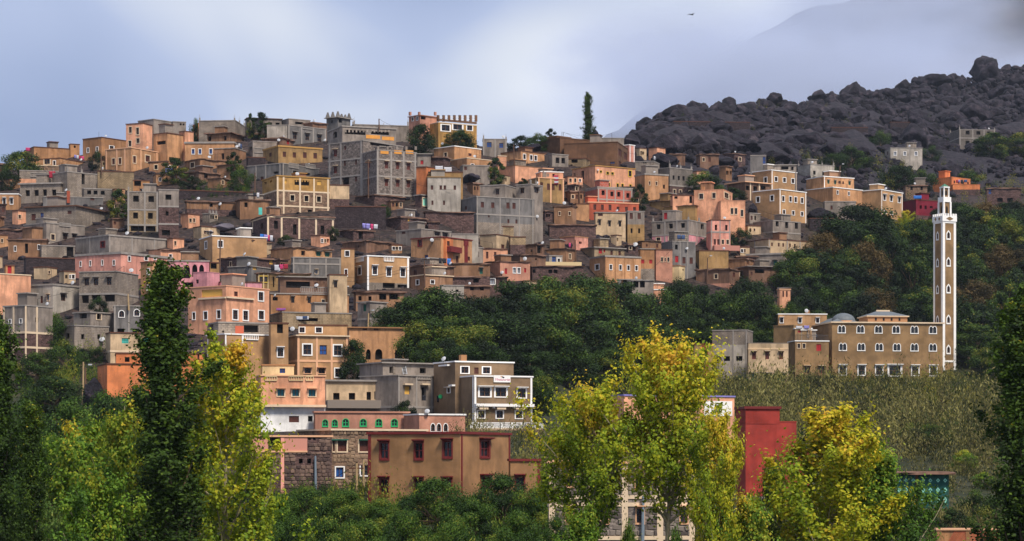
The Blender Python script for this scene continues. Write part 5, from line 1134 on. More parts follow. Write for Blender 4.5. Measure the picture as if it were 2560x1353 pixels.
DISHES = [(165, 475, 4.2, 'above the orange brick chimney'), (697, 350, 4, 'on the squat brown house with the red door'), (812, 350, 3.8, 'beside the house with three hooded windows'), (550, 510, 4.6, 'on the long low mud house'),
    (1106, 359, 3.5, 'above the tan house below the walnut trees'), (686, 737, 5, 'on the stained tan house front'), (791, 713, 5.5, 'among potted plants on the stained tan house'), (1343, 541, 4.2, 'on the beige-fronted house'),
    (1255, 681, 4.5, 'beside the rose-coloured house'), (1356, 607, 4.2, 'on the mud house with the wide black doorway'), (1588, 611, 6.5, 'tilted on the cream hillside roofs'), (1717, 621, 4, 'on the dark slate-grey house'),
    (2041, 839, 4.8, 'on the railed mosque annex terrace'), (1109, 897, 6.5, 'on the brown guesthouse roof'), (1185, 892, 6, 'beside the guesthouse chimney'), (1068, 1028, 6.5, 'on the caramel house with green windows'),
    (1080, 600, 5, 'on the orange and red trimmed house'), (255, 848, 7, 'on the tan-grey house with flowered balcony'), (622, 660, 5.5, 'on the stone-walled mud house'), (2005, 703, 4.5, 'at the dark timber lean-to'), (573, 563, 3, 'by the grey rocks'),
    (1495, 425, 2.5, 'on the chocolate-brown building'), (731, 822, 6, 'on the tan house with blue curtains')]
for px, py, r, where in DISHES:
    loc, ob = hit(px, py + r * 1.7)
    d = loc.y - .35; c = P(px, py, d); rr = r / F * d
    E = bpy.data.objects.new('satellite_dish', None); COL.objects.link(E); E.matrix_basis = Matrix.Translation(c) @ Matrix.Rotation(math.radians(RNG.uniform(-40, 10)), 4, 'Z') @ Matrix.Rotation(math.radians(-RNG.uniform(18, 40)), 4, 'X')
    tag(E, 'white satellite dish ' + where, 'satellite dish')
    link('reflector', DM, E, Matrix.Diagonal((rr, rr, rr, 1))); link('feed_arm', DA, E, Matrix.Diagonal((rr, rr, rr, 1)))
    m_ = MB(); iv = E.matrix_basis.inverted(); m_.tube(iv @ (c + Vector((0, .12, 0))), iv @ (c + Vector((0, .3, -rr * 2.2))), .045, .045, 6); m_.build('mast', M['metal'], E)
# more dishes, cables and washing on the flat roofs
def roof_clutter():
    g = random.Random(5); pool = [h_ for h_ in HOUSES if h_['E'].name.startswith('house') and h_['last'][0].W > 3.5 and 300 < HY - F * h_['last'][2] / h_['d'] < 800]
    for h_ in g.sample(pool, 46):
        b, Mh, zt, zb, al, dp = h_['last']; r = g.uniform(.2, .34); c = Mh @ Vector((g.uniform(.1, .9) * b.W, g.uniform(.15, .5), zt + r * 1.5))
        E = bpy.data.objects.new('satellite_dish', None); COL.objects.link(E); E.matrix_basis = Matrix.Translation(c) @ Matrix.Rotation(math.radians(g.uniform(-50, 20)), 4, 'Z') @ Matrix.Rotation(math.radians(-g.uniform(15, 40)), 4, 'X')
        tag(E, 'small pale satellite dish standing on a flat village roof edge', 'satellite dish', 'small dishes on the village roofs'); link('reflector', DM, E, Matrix.Diagonal((r, r, r, 1))); link('feed_arm', DA, E, Matrix.Diagonal((r, r, r, 1)))
        m_ = MB(); iv = E.matrix_basis.inverted(); m_.tube(iv @ (c + Vector((0, .08, 0))), iv @ (c + Vector((0, .1, -r * 1.6))), .035, .035, 5); m_.build('mast', M['metal'], E)
    for h_ in g.sample(pool, 26):
        b, Mh, zt, zb, al, dp = h_['last']; q = Mh @ Vector((b.W * .5, .2, zt)); best = sorted(pool, key=lambda o: (o['E'].matrix_basis.translation - q).length)[g.randint(2, 5)]
        b2, M2, z2 = best['last'][0], best['last'][1], best['last'][2]; a_, c_ = q + Vector((0, 0, .9)), M2 @ Vector((b2.W * .4, .2, z2 + .9))
        m_ = MB(); pts = [a_.lerp(c_, k / 12) - Vector((0, 0, .7 * 4 * (k / 12) * (1 - k / 12))) for k in range(13)]
        for k in range(12): m_.tube(pts[k], pts[k + 1], .02, .02, 4, cap=False)
        for p in (a_, c_): m_.tube(p, p - Vector((0, 0, .95)), .035, .04, 5)
        tag(m_.build('cable', M['cable']), 'thin black cable slung between two village roofs', 'cable', 'cables between the roofs')
    for h_ in g.sample(pool, 12):
        b, Mh, zt, zb, al, dp = h_['last']; x = g.uniform(.1, .6) * b.W
        for k in range(g.randint(2, 4)):
            w, hh = g.uniform(.4, .9), g.uniform(.6, 1.0); v = [(x + w * i / 6, .35 + .05 * math.sin(i * 2.1 + j), zt + 1.15 - hh * j / 3) for j in range(4) for i in range(7)]
            me = mesh_np('garment', np.array(v), quads=np.array([(j * 7 + i, (j + 1) * 7 + i, (j + 1) * 7 + i + 1, j * 7 + i + 1) for j in range(3) for i in range(6)]), mats=[M[g.choice(('clothw', 'clothw', 'clothr', 'clothp', 'clothb', 'clothd', 'tarp', 'lav'))]], smooth=True)
            o = link('garment', me, None, Mh.copy()); md = o.modifiers.new('thickness', 'SOLIDIFY'); md.thickness = .02; tag(o, 'piece of washing drying above a flat village roof', 'laundry', 'washing on the village roofs'); x += w + .12
roof_clutter()
def cloth(name, label, cat, px0, px1, py0, py1, mat, out=.15, grp=None, d=None, folds=5, stripes=None):
    loc, ob = hit((px0 + px1) / 2, (py0 + py1) / 2); d = d or loc.y - out
    nx_, nz_ = 14, 5; v = []; w = (px1 - px0) / F * d; hh = (py1 - py0) / F * d; o = P((px0 + px1) / 2, py0, d)
    for j in range(nz_ + 1):
        for i in range(nx_ + 1):
            x = (i / nx_ - .5) * w; v.append((x, .05 * math.sin(i / nx_ * math.pi * 2 * folds + j * .3) * (.4 + j / nz_), -hh * j / nz_ - .03 * math.sin(i / nx_ * math.pi)))
    q = [(j * (nx_ + 1) + i, (j + 1) * (nx_ + 1) + i, (j + 1) * (nx_ + 1) + i + 1, j * (nx_ + 1) + i + 1) for j in range(nz_) for i in range(nx_)]
    mi = [(j % 2 if stripes else 0) for j in range(nz_) for i in range(nx_)]
    me = mesh_np(name, np.array(v), quads=np.array(q), mats=[M[mat]] + ([M[stripes]] if stripes else []), midx=mi, smooth=True)
    ob_ = link(name, me, None, Matrix.Translation(o)); md = ob_.modifiers.new('thickness', 'SOLIDIFY'); md.thickness = .03
    return tag(ob_, label, cat, grp)
cloth('blanket', 'dark red blanket hung over the grey roof terrace', 'blanket', 122, 138, 428, 445, 'clothr')
cloth('rug', 'red and white striped rug hung over the ochre terrace', 'rug', 1384, 1396, 438, 462, 'clothr', stripes='clothw')
cloth('sheet', 'white printed sheet drying beside the dark stone hut', 'laundry', 1088, 1107, 415, 425, 'clothw', d=hit(1098, 432)[0].y); cloth('sheet', 'pale sheet at the end of the washing line', 'laundry', 1110, 1129, 418, 431, 'clothw', d=hit(1120, 436)[0].y)
cloth('towel', 'bright pink towel on the grey roof washing line', 'laundry', 699, 708, 661, 673, 'clothp', d=hit(704, 690)[0].y - 1); cloth('towel', 'magenta towel beside the pink towel', 'laundry', 709, 720, 660, 672, 'clothr', d=hit(714, 690)[0].y - 1)
cloth('shirt', 'dark shirt drying next to the pale trousers', 'laundry', 677, 684, 662, 676, 'clothd', d=hit(680, 690)[0].y - 1); cloth('trousers', 'pale trousers on the line by the pink towel', 'laundry', 686, 697, 662, 677, 'clothw', d=hit(690, 690)[0].y - 1)
cloth('bedding', 'white and blue bedding aired on the raw block roof', 'laundry', 740, 772, 791, 799, 'clothw', d=hit(756, 806)[0].y - .3); cloth('bedding', 'blue cover beside the white bedding on the block roof', 'laundry', 757, 768, 790, 796, 'clothb', d=hit(756, 806)[0].y - .4)
cloth('bedding', 'pale bedding spread on the mosque annex roof', 'laundry', 1990, 2006, 815, 821, 'clothw', d=hit(2000, 832)[0].y - .2); cloth('bedding', 'lilac cover spread beside the ladder on the annex roof', 'laundry', 2010, 2023, 814, 821, 'lav', d=hit(2000, 832)[0].y - .25)
cloth('trousers', 'black trousers hanging in the concrete doorway', 'laundry', 1055, 1066, 988, 1005, 'clothd'); cloth('trousers', 'black trousers hanging beside a green basin', 'laundry', 1092, 1099, 989, 1005, 'clothd')
cloth('wash', 'row of bright small washing on the tan house front', 'laundry', 689, 714, 770, 776, 'clothp', stripes='tarp'); cloth('tarpaulin', 'blue tarpaulin bundled on the crimson house roof', 'tarpaulin', 2284, 2304, 489, 497, 'tarp', d=hit(2295, 505)[0].y)
cloth('poster', 'bright red cloth on the low ridge roof', 'cloth', 64, 84, 369, 377, 'clothp', d=hit(75, 384)[0].y - .3)
def basin():
    loc, ob = hit(1101, 992); c = P(1101, 992, loc.y - .5); m_ = MB(); m_.tube((0, -.1, 0), (0, .06, 0), .2, .26, 14); o = m_.build('basin', M['greentrim'], None, Matrix.Translation(c)); tag(o, 'green plastic basin in the concrete doorway', 'basin')
basin()
# poles and lamp posts
POLES = [(549, 596, 690, 'pole', 'brown wooden pole before the fawn house'), (921, 400, 490, 'pole', 'double timber pole in front of the big stone house'), (1286, 362, 408, 'pole', 'tall brown post beside the tan house'), (1449, 455, 505, 'pole', 'brown post beside the brick house'),
    (1768, 645, 708, 'pole', 'brown lamp post before the blank tan house'), (1962, 678, 718, 'pole', 'short brown pole by the rose mud house'), (637, 432, 498, 'pole', 'timber pole on the dry-stone terrace'), (1062, 652, 712, 'pole', 'lamp post at the rubble houses'),
    (207, 905, 1012, 'palepole', 'leaning pale pole on the weedy slope'), (213, 920, 1000, 'pole', 'iron lamp pole beside the big brown rock'), (254, 385, 432, 'pole', 'bare trunk-like post beside the ornate house'), (892, 1158, 1252, 'palepole', 'pale timber pole before the stone house'),
    (908, 1150, 1240, 'palepole', 'thin second timber pole beside the stone house'), (1440, 600, 655, 'pole', 'wooden mast at the pale pink house'), (322, 735, 770, 'palepole', 'pale pole before the grey arcades'), (948, 297, 320, 'pole', 'rooftop mast behind the big stone house'),
    (920, 783, 818, 'palepole', 'thin lamp post by the green door house'), (1606, 1240, 1372, 'pvc', 'grey steel pole before the peach-framed stone house'), (789, 1140, 1222, 'pvc', 'grey drain pole on the salmon-topped stone house'), (2265, 425, 445, 'pole', 'pole on the garden slope'), (2099, 415, 440, 'pole', 'lamp pole above the teal-shuttered house')]
PT = []
for px, y0, y1, mt, lab in POLES:
    loc, ob = hit(px, y1 - 1); d = loc.y - .3; a, b_ = P(px, y1 + 6, d), P(px + (RNG.uniform(-2, 2)), y0, d)
    E = bpy.data.objects.new('lamp_post' if 'lamp' in lab else 'timber_pole', None); COL.objects.link(E); E.matrix_basis = Matrix.Translation(a); tag(E, lab, 'pole'); PT.append(b_)
    m_ = MB(); m_.tube((0, 0, 0), tuple(b_ - a), .13, .09, 7); m_.build('shaft', M[mt], E)
    if 'lamp' in lab:
        t = b_ - a; m_ = MB(); m_.tube(tuple(t), tuple(t + Vector((.5, -.3, .35))), .035, .03, 5); m_.build('bracket', M['metal'], E); m_ = MB(); q = t + Vector((.5, -.3, .35)); m_.box(q.x - .12, q.x + .3, q.y - .12, q.y + .12, q.z - .06, q.z + .1); m_.build('lamp_head', M['dish'], E)
    elif 'double' in lab or 'timber pole b' in lab:
        t = b_ - a; m_ = MB(); m_.box(t.x - .6, t.x + .6, t.y - .05, t.y + .05, t.z - .5, t.z - .38); m_.build('crossarm', M['wood'], E)
def wire(a, b_, sag, lab):
    m_ = MB(); n = 16; pts = []
    for k in range(n + 1): t = k / n; p = a.lerp(b_, t); p.z -= sag * 4 * t * (1 - t); pts.append(p)
    for k in range(n): m_.tube(pts[k], pts[k + 1], .022, .022, 4, cap=False)
    tag(m_.build('cable', M['cable']), lab, 'cable')
wire(P(806, 706, hit(806, 706)[0].y - .4), P(1022, 676, hit(1015, 676)[0].y - .4), .5, 'slack black cable crossing the fawn house front'); wire(P(820, 690, hit(860, 700)[0].y - .4), PT[7], 1.0, 'black cable running to the rubble-house lamp post')
wire(PT[1], P(1130, 475, hit(1130, 475)[0].y - .4), 1.2, 'cable sagging from the double timber pole'); wire(PT[1], P(825, 412, hit(825, 412)[0].y - .4), .8, 'cable from the double pole to the stone house corner')
wire(P(1032, 612, hit(1036, 612)[0].y - .4), P(1170, 632, hit(1170, 632)[0].y - .4), 1.0, 'cable across the red-trimmed house'); wire(P(700, 1205, 222), PT[11], 1.0, 'cable from the salmon house to the timber pole')
wire(P(40, 968, 262), PT[8] + Vector((0, 0, -3.2)), .6, 'cable from the dark trees to the leaning pole'); wire(PT[15], P(1010, 316, PT[15].y + 3), .5, 'rooftop cable on the ridge')
# ladders
def ladder(px0, y0, px1, y1, lab, off=.4):
    loc, ob = hit((px0 + px1) / 2, (y0 + y1) / 2); d = loc.y - off; a, b_ = P(px0, y0, d + .3), P(px1, y1, d - .5); m_ = MB(); w = Vector((.22, 0, 0))
    m_.tube(a - w, b_ - w, .04, .04, 5); m_.tube(a + w, b_ + w, .04, .04, 5)
    for k in range(8): p = a.lerp(b_, (k + .5) / 8); m_.tube(p - w, p + w, .03, .03, 5)
    tag(m_.build('ladder', M['dish' if 'white' in lab else 'palewood']), lab, 'ladder')
ladder(1008, 908, 1013, 936, 'white ladder leaning on the concrete terrace wall'); ladder(2022, 815, 2028, 850, 'wooden ladder on the mosque annex terrace')
# bird in the sky
def bird():
    m_ = MB(); m_.tube((-.25, 0, 0), (.1, 0, .02), .02, .07, 8); m_.tube((.1, 0, .02), (.3, 0, .03), .07, .02, 8)
    m_.face([(-.08, 0, .03), (.1, 0, .03), (.02, -.3, .16), (-.12, -.62, .06)]); m_.face([(-.08, 0, .03), (.1, 0, .03), (.02, .3, .16), (-.12, .62, .06)])
    o = m_.build('bird', M['cable'], None, Matrix.Translation(P(1729, 37, 260)) @ Matrix.Rotation(.7, 4, 'Z')); tag(o, 'small dark bird flying against the clouds', 'bird')
bird()
# guesthouse terrace balustrade
def gbal():
    d = GUEST['d'] - 3.0; a, b_ = P(1178, 1057, d), P(1356, 1058, d + 1.0); E = bpy.data.objects.new('terrace_balustrade', None); COL.objects.link(E)
    v = b_ - a; L = Vector((v.x, v.y, 0)).length; E.matrix_basis = Matrix.Translation(a) @ Matrix.Rotation(math.atan2(v.y, v.x), 4, 'Z'); tag(E, 'long white balustrade along the guesthouse terrace', 'balustrade')
    z0 = -.62
    m_ = MB(); m_.box(0, L, -.1, .1, -.08, .04); m_.build('rail', M['wtrim'], E); m_ = MB(); m_.box(0, L, -.12, .12, z0 - .1, z0); m_.build('plinth', M['ctrim'], E)
    m_ = MB(); m_.box(-.1, L + .1, -.16, 3.0, z0 - 2.5, z0 - .1); m_.build('terrace', M['tstone'], E)
    for k in range(8): x = L * k / 7; m_ = MB(); m_.box(x - .12, x + .12, -.12, .12, z0, -.08); m_.build('pier', M['wtrim'], E)
    prof = cached('baluster', lambda: (lambda q: (q.tube((0, 0, z0), (0, 0, z0 + .2), .05, .085, 6), q.tube((0, 0, z0 + .2), (0, 0, -.08), .085, .045, 6), q.mesh('baluster', M['wtrim'], True))[-1])(MB()))
    for k in range(56): link('baluster', prof, E, Matrix.Translation((L * (k + .5) / 56, 0, 0)))
gbal()
# ================================================================ trees
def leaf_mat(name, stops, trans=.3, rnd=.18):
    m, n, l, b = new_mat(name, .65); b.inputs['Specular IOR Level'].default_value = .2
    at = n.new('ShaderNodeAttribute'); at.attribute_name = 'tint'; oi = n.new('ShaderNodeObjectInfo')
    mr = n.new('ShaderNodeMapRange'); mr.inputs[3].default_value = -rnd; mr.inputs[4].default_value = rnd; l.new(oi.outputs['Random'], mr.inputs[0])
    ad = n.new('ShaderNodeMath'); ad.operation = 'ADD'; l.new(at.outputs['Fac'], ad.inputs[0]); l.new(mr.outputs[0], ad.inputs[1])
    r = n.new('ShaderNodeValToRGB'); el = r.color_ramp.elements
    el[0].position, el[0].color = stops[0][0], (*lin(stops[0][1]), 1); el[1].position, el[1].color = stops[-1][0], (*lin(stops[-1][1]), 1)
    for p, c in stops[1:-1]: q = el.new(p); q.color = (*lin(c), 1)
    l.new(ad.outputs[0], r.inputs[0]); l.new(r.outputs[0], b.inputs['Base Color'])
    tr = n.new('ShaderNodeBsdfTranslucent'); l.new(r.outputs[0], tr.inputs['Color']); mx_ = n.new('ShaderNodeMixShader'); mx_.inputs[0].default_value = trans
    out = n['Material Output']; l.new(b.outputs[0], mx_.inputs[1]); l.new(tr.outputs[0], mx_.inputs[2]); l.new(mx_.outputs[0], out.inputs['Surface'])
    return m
LM = {
    'walnut': leaf_mat('walnut_leaf', [(.0, '#131f0b'), (.4, '#253a12'), (.75, '#435c1a'), (1.0, '#6e6e24')], .25, .3),
    'near': leaf_mat('green_leaf', [(.0, '#15230c'), (.4, '#2b4515'), (.75, '#4d6a1e'), (1.0, '#84862e')], .3),
    'brownish': leaf_mat('turning_leaf', [(.0, '#2a2814'), (.45, '#4a3f1e'), (.75, '#5f4c28'), (1.0, '#6f5a30')], .25),
    'wood': leaf_mat('wood_leaf', [(.0, '#111c0a'), (.45, '#213512'), (.8, '#3c541a'), (1.0, '#827a26')], .25, .3),
    'yellow': leaf_mat('poplar_leaf', [(.0, '#647f1c'), (.4, '#a0a823'), (.7, '#c9b52c'), (1.0, '#d4a636')], .38, .06),
    'lime': leaf_mat('green_poplar_leaf', [(.0, '#355418'), (.45, '#628424'), (.8, '#929a2c'), (1.0, '#c6ae34')], .35, .15),
    'lombardy': leaf_mat('dark_poplar_leaf', [(.0, '#1c2c0c'), (.5, '#354c14'), (.92, '#5a721c'), (1.0, '#988a22')], .3, .06),
    'sage': leaf_mat('grey_green_leaf', [(.0, '#304a22'), (.5, '#507036'), (.9, '#7c9248'), (1.0, '#969c50')], .3, .1),
    'scrub': leaf_mat('scrub_leaf', [(.0, '#1a220c'), (.3, '#343c18'), (.55, '#515228'), (.8, '#6c643a'), (1.0, '#7f7a44')], .2),
}
BARK = flat_mat('bark', '#5a4c3c', .9, .3, 3); PALEBARK = flat_mat('pale_bark', '#8a8066', .85, .25, 3)
def leaf_mesh(name, cen, size, tint, mat, rng, up=.0, aspect=.62, nrm=None):
    """a cloud of leaves, each a folded four-cornered blade; nrm leans the blades outwards"""
    n = len(cen)
    d = rng.normal(size=(n, 3)); d[:, 2] = d[:, 2] * .8 + up; d /= np.linalg.norm(d, axis=1, keepdims=True) + 1e-9
    t = rng.normal(size=(n, 3)) if nrm is None else nrm + rng.normal(size=(n, 3)) * .45
    s = np.cross(d, t); s /= np.linalg.norm(s, axis=1, keepdims=True) + 1e-9
    if nrm is not None: d = np.cross(t, s); d /= np.linalg.norm(d, axis=1, keepdims=True) + 1e-9
    nn = -np.cross(d, s) if nrm is not None else np.cross(d, s)
    L = (size * rng.uniform(.65, 1.3, n))[:, None]
    a = cen - d * L * .5; c = cen + d * L * .5; b = cen + s * L * aspect * .5 + nn * L * .12; e = cen - s * L * aspect * .5 + nn * L * .12
    v = np.stack([a, b, c, e], 1).reshape(-1, 3); q = np.arange(n * 4).reshape(-1, 4)
    me = mesh_np(name, v, quads=q, mats=[mat]); at = me.attributes.new('tint', 'FLOAT', 'FACE'); at.data.foreach_set('value', np.clip(tint, 0, 1).astype(np.float32)); return me
def limb(mb, p, d, L, r, bend, rng, n=5, tip=.25):
    pts = [Vector(p)]; d = Vector(d).normalized()
    for k in range(n):
        d = (d + Vector((rng.normal() * .1, rng.normal() * .1, bend))).normalized(); pts.append(pts[-1] + d * (L / n))
    for k in range(n): mb.tube(pts[k], pts[k + 1], r * (1 - (1 - tip) * k / n), r * (1 - (1 - tip) * (k + 1) / n), 6, cap=False)
    return pts
def t_walnut(seed, H=11.0, R=5.2, n=17000, size=.36, mat='walnut', lobes=34, low=.22):
    g = np.random.default_rng(seed); mb = MB(); th = H * .3
    limb(mb, (0, 0, -1.5), (0, 0, 1), th + 1.5, .38, 0, g, 4, .7); C = []
    for k in range(lobes):
        a = k * 2.39996 + g.uniform(-.4, .4); u = (k + .5) / lobes; z = low * H + (1 - low) * H * .88 * min(max(u + g.normal() * .07, 0), 1)
        rr = R * (1 - abs(2 * u - .85) ** 2.2 * .55) * math.sqrt(g.uniform(.25, 1.0)); rr = max(rr, 0) * (1.0 if u < .8 else (1 - u) / .2 * .8 + .2)
        C.append((rr * math.cos(a), rr * math.sin(a), z, R * g.uniform(.20, .42) * (1.0 if u < .85 else .8)))
    for c in C[::3]:
        v = Vector(c[:3]) - Vector((0, 0, th)); limb(mb, (0, 0, th * .9), v.normalized() + Vector((0, 0, .25)), v.length * .95, .16, .02, g, 5, .2)
    P_, T_, N_ = [], [], []
    for (x, y, z, r) in C:
        m = int(n / lobes); q = g.normal(size=(m, 3)); q /= np.linalg.norm(q, axis=1, keepdims=True); rad = r * np.cbrt(g.uniform(.12, 1.0, m)) * (1 + .13 * g.normal(size=m)) * (1 + .22 * np.sin(q[:, 0] * 7 + seed) * np.sin(q[:, 1] * 6 + q[:, 2] * 5))
        pp = q * rad[:, None] * np.array([1.15, 1.15, .85]) + np.array([x, y, z]); P_.append(pp); N_.append(q + np.array([0, 0, .35])); T_.append(g.uniform(.1, .75) + g.normal(size=m) * .13)
    return mb.mesh('trunk', BARK), leaf_mesh('crown', np.concatenate(P_), size, np.concatenate(T_), LM[mat], g, nrm=np.concatenate(N_)), H, R * 2.1
def t_poplar(seed, H=17.0, R=2.9, n=40000, size=.2, mat='yellow', base=.14, bark=PALEBARK, steep=1.15, top=.92, K=40, tight=.34, pw=.6):
    g = np.random.default_rng(seed); mb = MB(); tr = [Vector((math.sin(k * 1.1 + seed) * .09, math.cos(k * .9 + seed) * .09, -1 + (H * .95 + 1) * k / 9)) for k in range(10)]
    for k in range(9): mb.tube(tr[k], tr[k + 1], .2 * (1 - k / 10), .2 * (1 - (k + 1) / 10), 7, cap=False)
    def at(h):
        f = np.clip((h + 1) / (H * .95 + 1), 0, 1) * 9; i = min(int(f), 8); return tr[i].lerp(tr[i + 1], f - i)
    P_, T_, N_ = [], [], []
    for k in range(K):
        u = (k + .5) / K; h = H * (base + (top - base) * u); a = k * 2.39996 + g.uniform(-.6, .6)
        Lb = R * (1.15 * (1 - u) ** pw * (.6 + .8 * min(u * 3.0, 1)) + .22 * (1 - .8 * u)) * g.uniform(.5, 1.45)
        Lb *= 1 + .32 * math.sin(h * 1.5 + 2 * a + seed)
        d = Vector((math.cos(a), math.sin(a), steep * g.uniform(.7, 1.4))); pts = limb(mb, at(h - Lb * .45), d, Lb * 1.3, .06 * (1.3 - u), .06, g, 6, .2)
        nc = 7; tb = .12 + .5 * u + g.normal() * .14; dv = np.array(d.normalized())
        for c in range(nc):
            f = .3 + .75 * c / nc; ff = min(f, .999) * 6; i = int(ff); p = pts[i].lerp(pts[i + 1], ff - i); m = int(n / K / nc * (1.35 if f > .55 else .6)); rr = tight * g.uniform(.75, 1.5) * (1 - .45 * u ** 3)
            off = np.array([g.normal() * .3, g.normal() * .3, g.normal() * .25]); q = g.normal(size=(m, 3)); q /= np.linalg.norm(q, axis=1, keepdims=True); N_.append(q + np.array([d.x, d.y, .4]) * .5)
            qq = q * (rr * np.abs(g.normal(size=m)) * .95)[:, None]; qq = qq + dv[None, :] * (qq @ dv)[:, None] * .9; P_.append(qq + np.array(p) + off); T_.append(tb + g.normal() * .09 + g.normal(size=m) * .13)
    Pn = np.concatenate(P_); w = np.percentile(np.abs(Pn[:, :2]), 95) * 2
    return mb.mesh('trunk', bark), leaf_mesh('crown', Pn, size, np.concatenate(T_), LM[mat], g, nrm=np.concatenate(N_)), float(np.percentile(Pn[:, 2], 99.8)), w
TREES = {
    'walnut': [t_walnut(s) for s in (1, 2, 3)], 'brownish': [t_walnut(5, n=13000, mat='brownish')], 'wood': [t_walnut(s, 8.5, 4.0, 9000, .36, 'wood', 22) for s in (11, 12, 13)], 'bush': [t_walnut(s, 4.5, 2.6, 6500, .22, 'walnut', 16, .05) for s in (21, 22)],
    'obush': [t_walnut(s, 3.4, 2.0, 5200, .17, 'scrub', 14, .0) for s in (24, 25)], 'fir': [t_walnut(31, 6.5, 1.9, 6000, .24, 'wood', 24, .08)], 'near': [t_walnut(s, 7.0, 3.6, 26000, .2, 'near', 30, .06) for s in (41, 42)], 'sage': [t_walnut(51, 9.0, 3.4, 24000, .2, 'sage', 34, .1)],
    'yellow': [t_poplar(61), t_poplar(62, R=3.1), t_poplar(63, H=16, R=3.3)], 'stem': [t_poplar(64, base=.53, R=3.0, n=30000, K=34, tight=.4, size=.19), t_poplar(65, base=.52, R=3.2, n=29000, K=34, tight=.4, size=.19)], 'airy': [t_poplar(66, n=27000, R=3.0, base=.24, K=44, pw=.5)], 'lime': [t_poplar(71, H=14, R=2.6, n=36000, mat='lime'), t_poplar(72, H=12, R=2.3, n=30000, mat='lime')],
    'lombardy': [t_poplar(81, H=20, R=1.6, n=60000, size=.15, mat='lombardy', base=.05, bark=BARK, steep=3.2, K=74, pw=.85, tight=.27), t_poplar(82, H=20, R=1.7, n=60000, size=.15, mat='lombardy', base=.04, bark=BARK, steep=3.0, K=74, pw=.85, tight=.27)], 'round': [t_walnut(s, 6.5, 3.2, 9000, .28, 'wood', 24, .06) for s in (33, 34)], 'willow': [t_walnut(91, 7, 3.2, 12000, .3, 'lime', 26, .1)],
}
_tn = 0
def tree(kind, px, ytop, wpx, d, label, group=None, name=None, var=None, by=None):
    """stands on the ground at distance d; height and spread read from the photo"""
    global _tn
    if by is not None: d = gd(px, by)
    _tn += 1; k = TREES[kind]; tm, cm, Hh, Wd = k[(_tn if var is None else var) % len(k)]
    z0 = gz(px, d) - .1; zt = (HY - ytop) / F * d; hgt = max(zt - z0, 1.2); sx = min(wpx / F * d / Wd, 1.4 * hgt / Hh)
    E = bpy.data.objects.new(name or {'yellow': 'yellow_poplar_tree', 'stem': 'yellow_poplar_tree', 'airy': 'yellow_poplar_tree', 'lime': 'poplar_tree', 'lombardy': 'lombardy_poplar_tree', 'fir': 'fir_tree', 'bush': 'bush', 'round': 'leafy_tree', 'near': 'leafy_tree', 'sage': 'leafy_tree', 'willow': 'willow_tree'}.get(kind, 'walnut_tree'), None); COL.objects.link(E)
    E.matrix_basis = Matrix.Translation(((px - CX) / F * d, d, z0)) @ Matrix.Rotation(RNG.uniform(0, 6.283), 4, 'Z') @ Matrix.Diagonal((sx, sx, hgt / Hh, 1))
    tag(E, label, 'bush' if kind == 'bush' else 'tree', group); link('trunk', tm, E); link('crown', cm, E); return E
# foreground poplars
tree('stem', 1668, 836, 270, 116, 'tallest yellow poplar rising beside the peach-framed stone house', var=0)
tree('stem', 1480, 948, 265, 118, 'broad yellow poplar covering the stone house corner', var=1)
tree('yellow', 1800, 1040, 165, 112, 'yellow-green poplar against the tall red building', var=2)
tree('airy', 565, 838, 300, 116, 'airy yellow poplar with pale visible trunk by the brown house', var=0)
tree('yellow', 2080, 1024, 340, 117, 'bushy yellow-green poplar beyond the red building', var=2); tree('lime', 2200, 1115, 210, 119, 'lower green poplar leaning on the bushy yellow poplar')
tree('lime', 310, 1015, 190, 120, 'yellow-green poplar beside the dark tall poplar', var=0); tree('lime', 195, 1060, 190, 124, 'green poplar among the bank of trees', var=1); tree('sage', 75, 1130, 220, 122, 'grey-green rounded tree beside the green poplars')
tree('lime', 250, 1195, 180, 108, 'low yellow-green poplar below the green poplars', var=1); tree('lime', 700, 1235, 80, 150, 'slim lime-green sapling by the stone houses', var=0); tree('lime', 660, 1265, 55, 140, 'smallest lime sapling near the airy poplar', var=1)
tree('lime', 1870, 1240, 150, 112, 'green sapling at the foot of the red building'); tree('near', 1935, 1150, 150, 121, 'dark leafy tree at the red building corner'); tree('lime', 1455, 1268, 130, 108, 'low yellow growth before the stone house', var=2); tree('near', 1572, 1305, 90, 108, 'low green tree before the stone house'); tree('near', 1690, 1312, 110, 106, 'low green tree at the tallest poplar foot')
tree('lombardy', 412, 665, 150, 112, 'tall dark columnar poplar in front of the orange house', var=0); tree('lombardy', -4, 782, 95, 110, 'dark columnar poplar at the village edge', var=1); tree('lombardy', 2556, 722, 135, 104, 'dark columnar poplar beyond the orchard', var=1); tree('lombardy', 1470, 232, 33, 497, 'lone columnar poplar standing on the skyline', var=1, by=None)
tree('lombardy', 78, 1010, 70, 116, 'shorter columnar poplar beside the village-edge poplar', var=0)
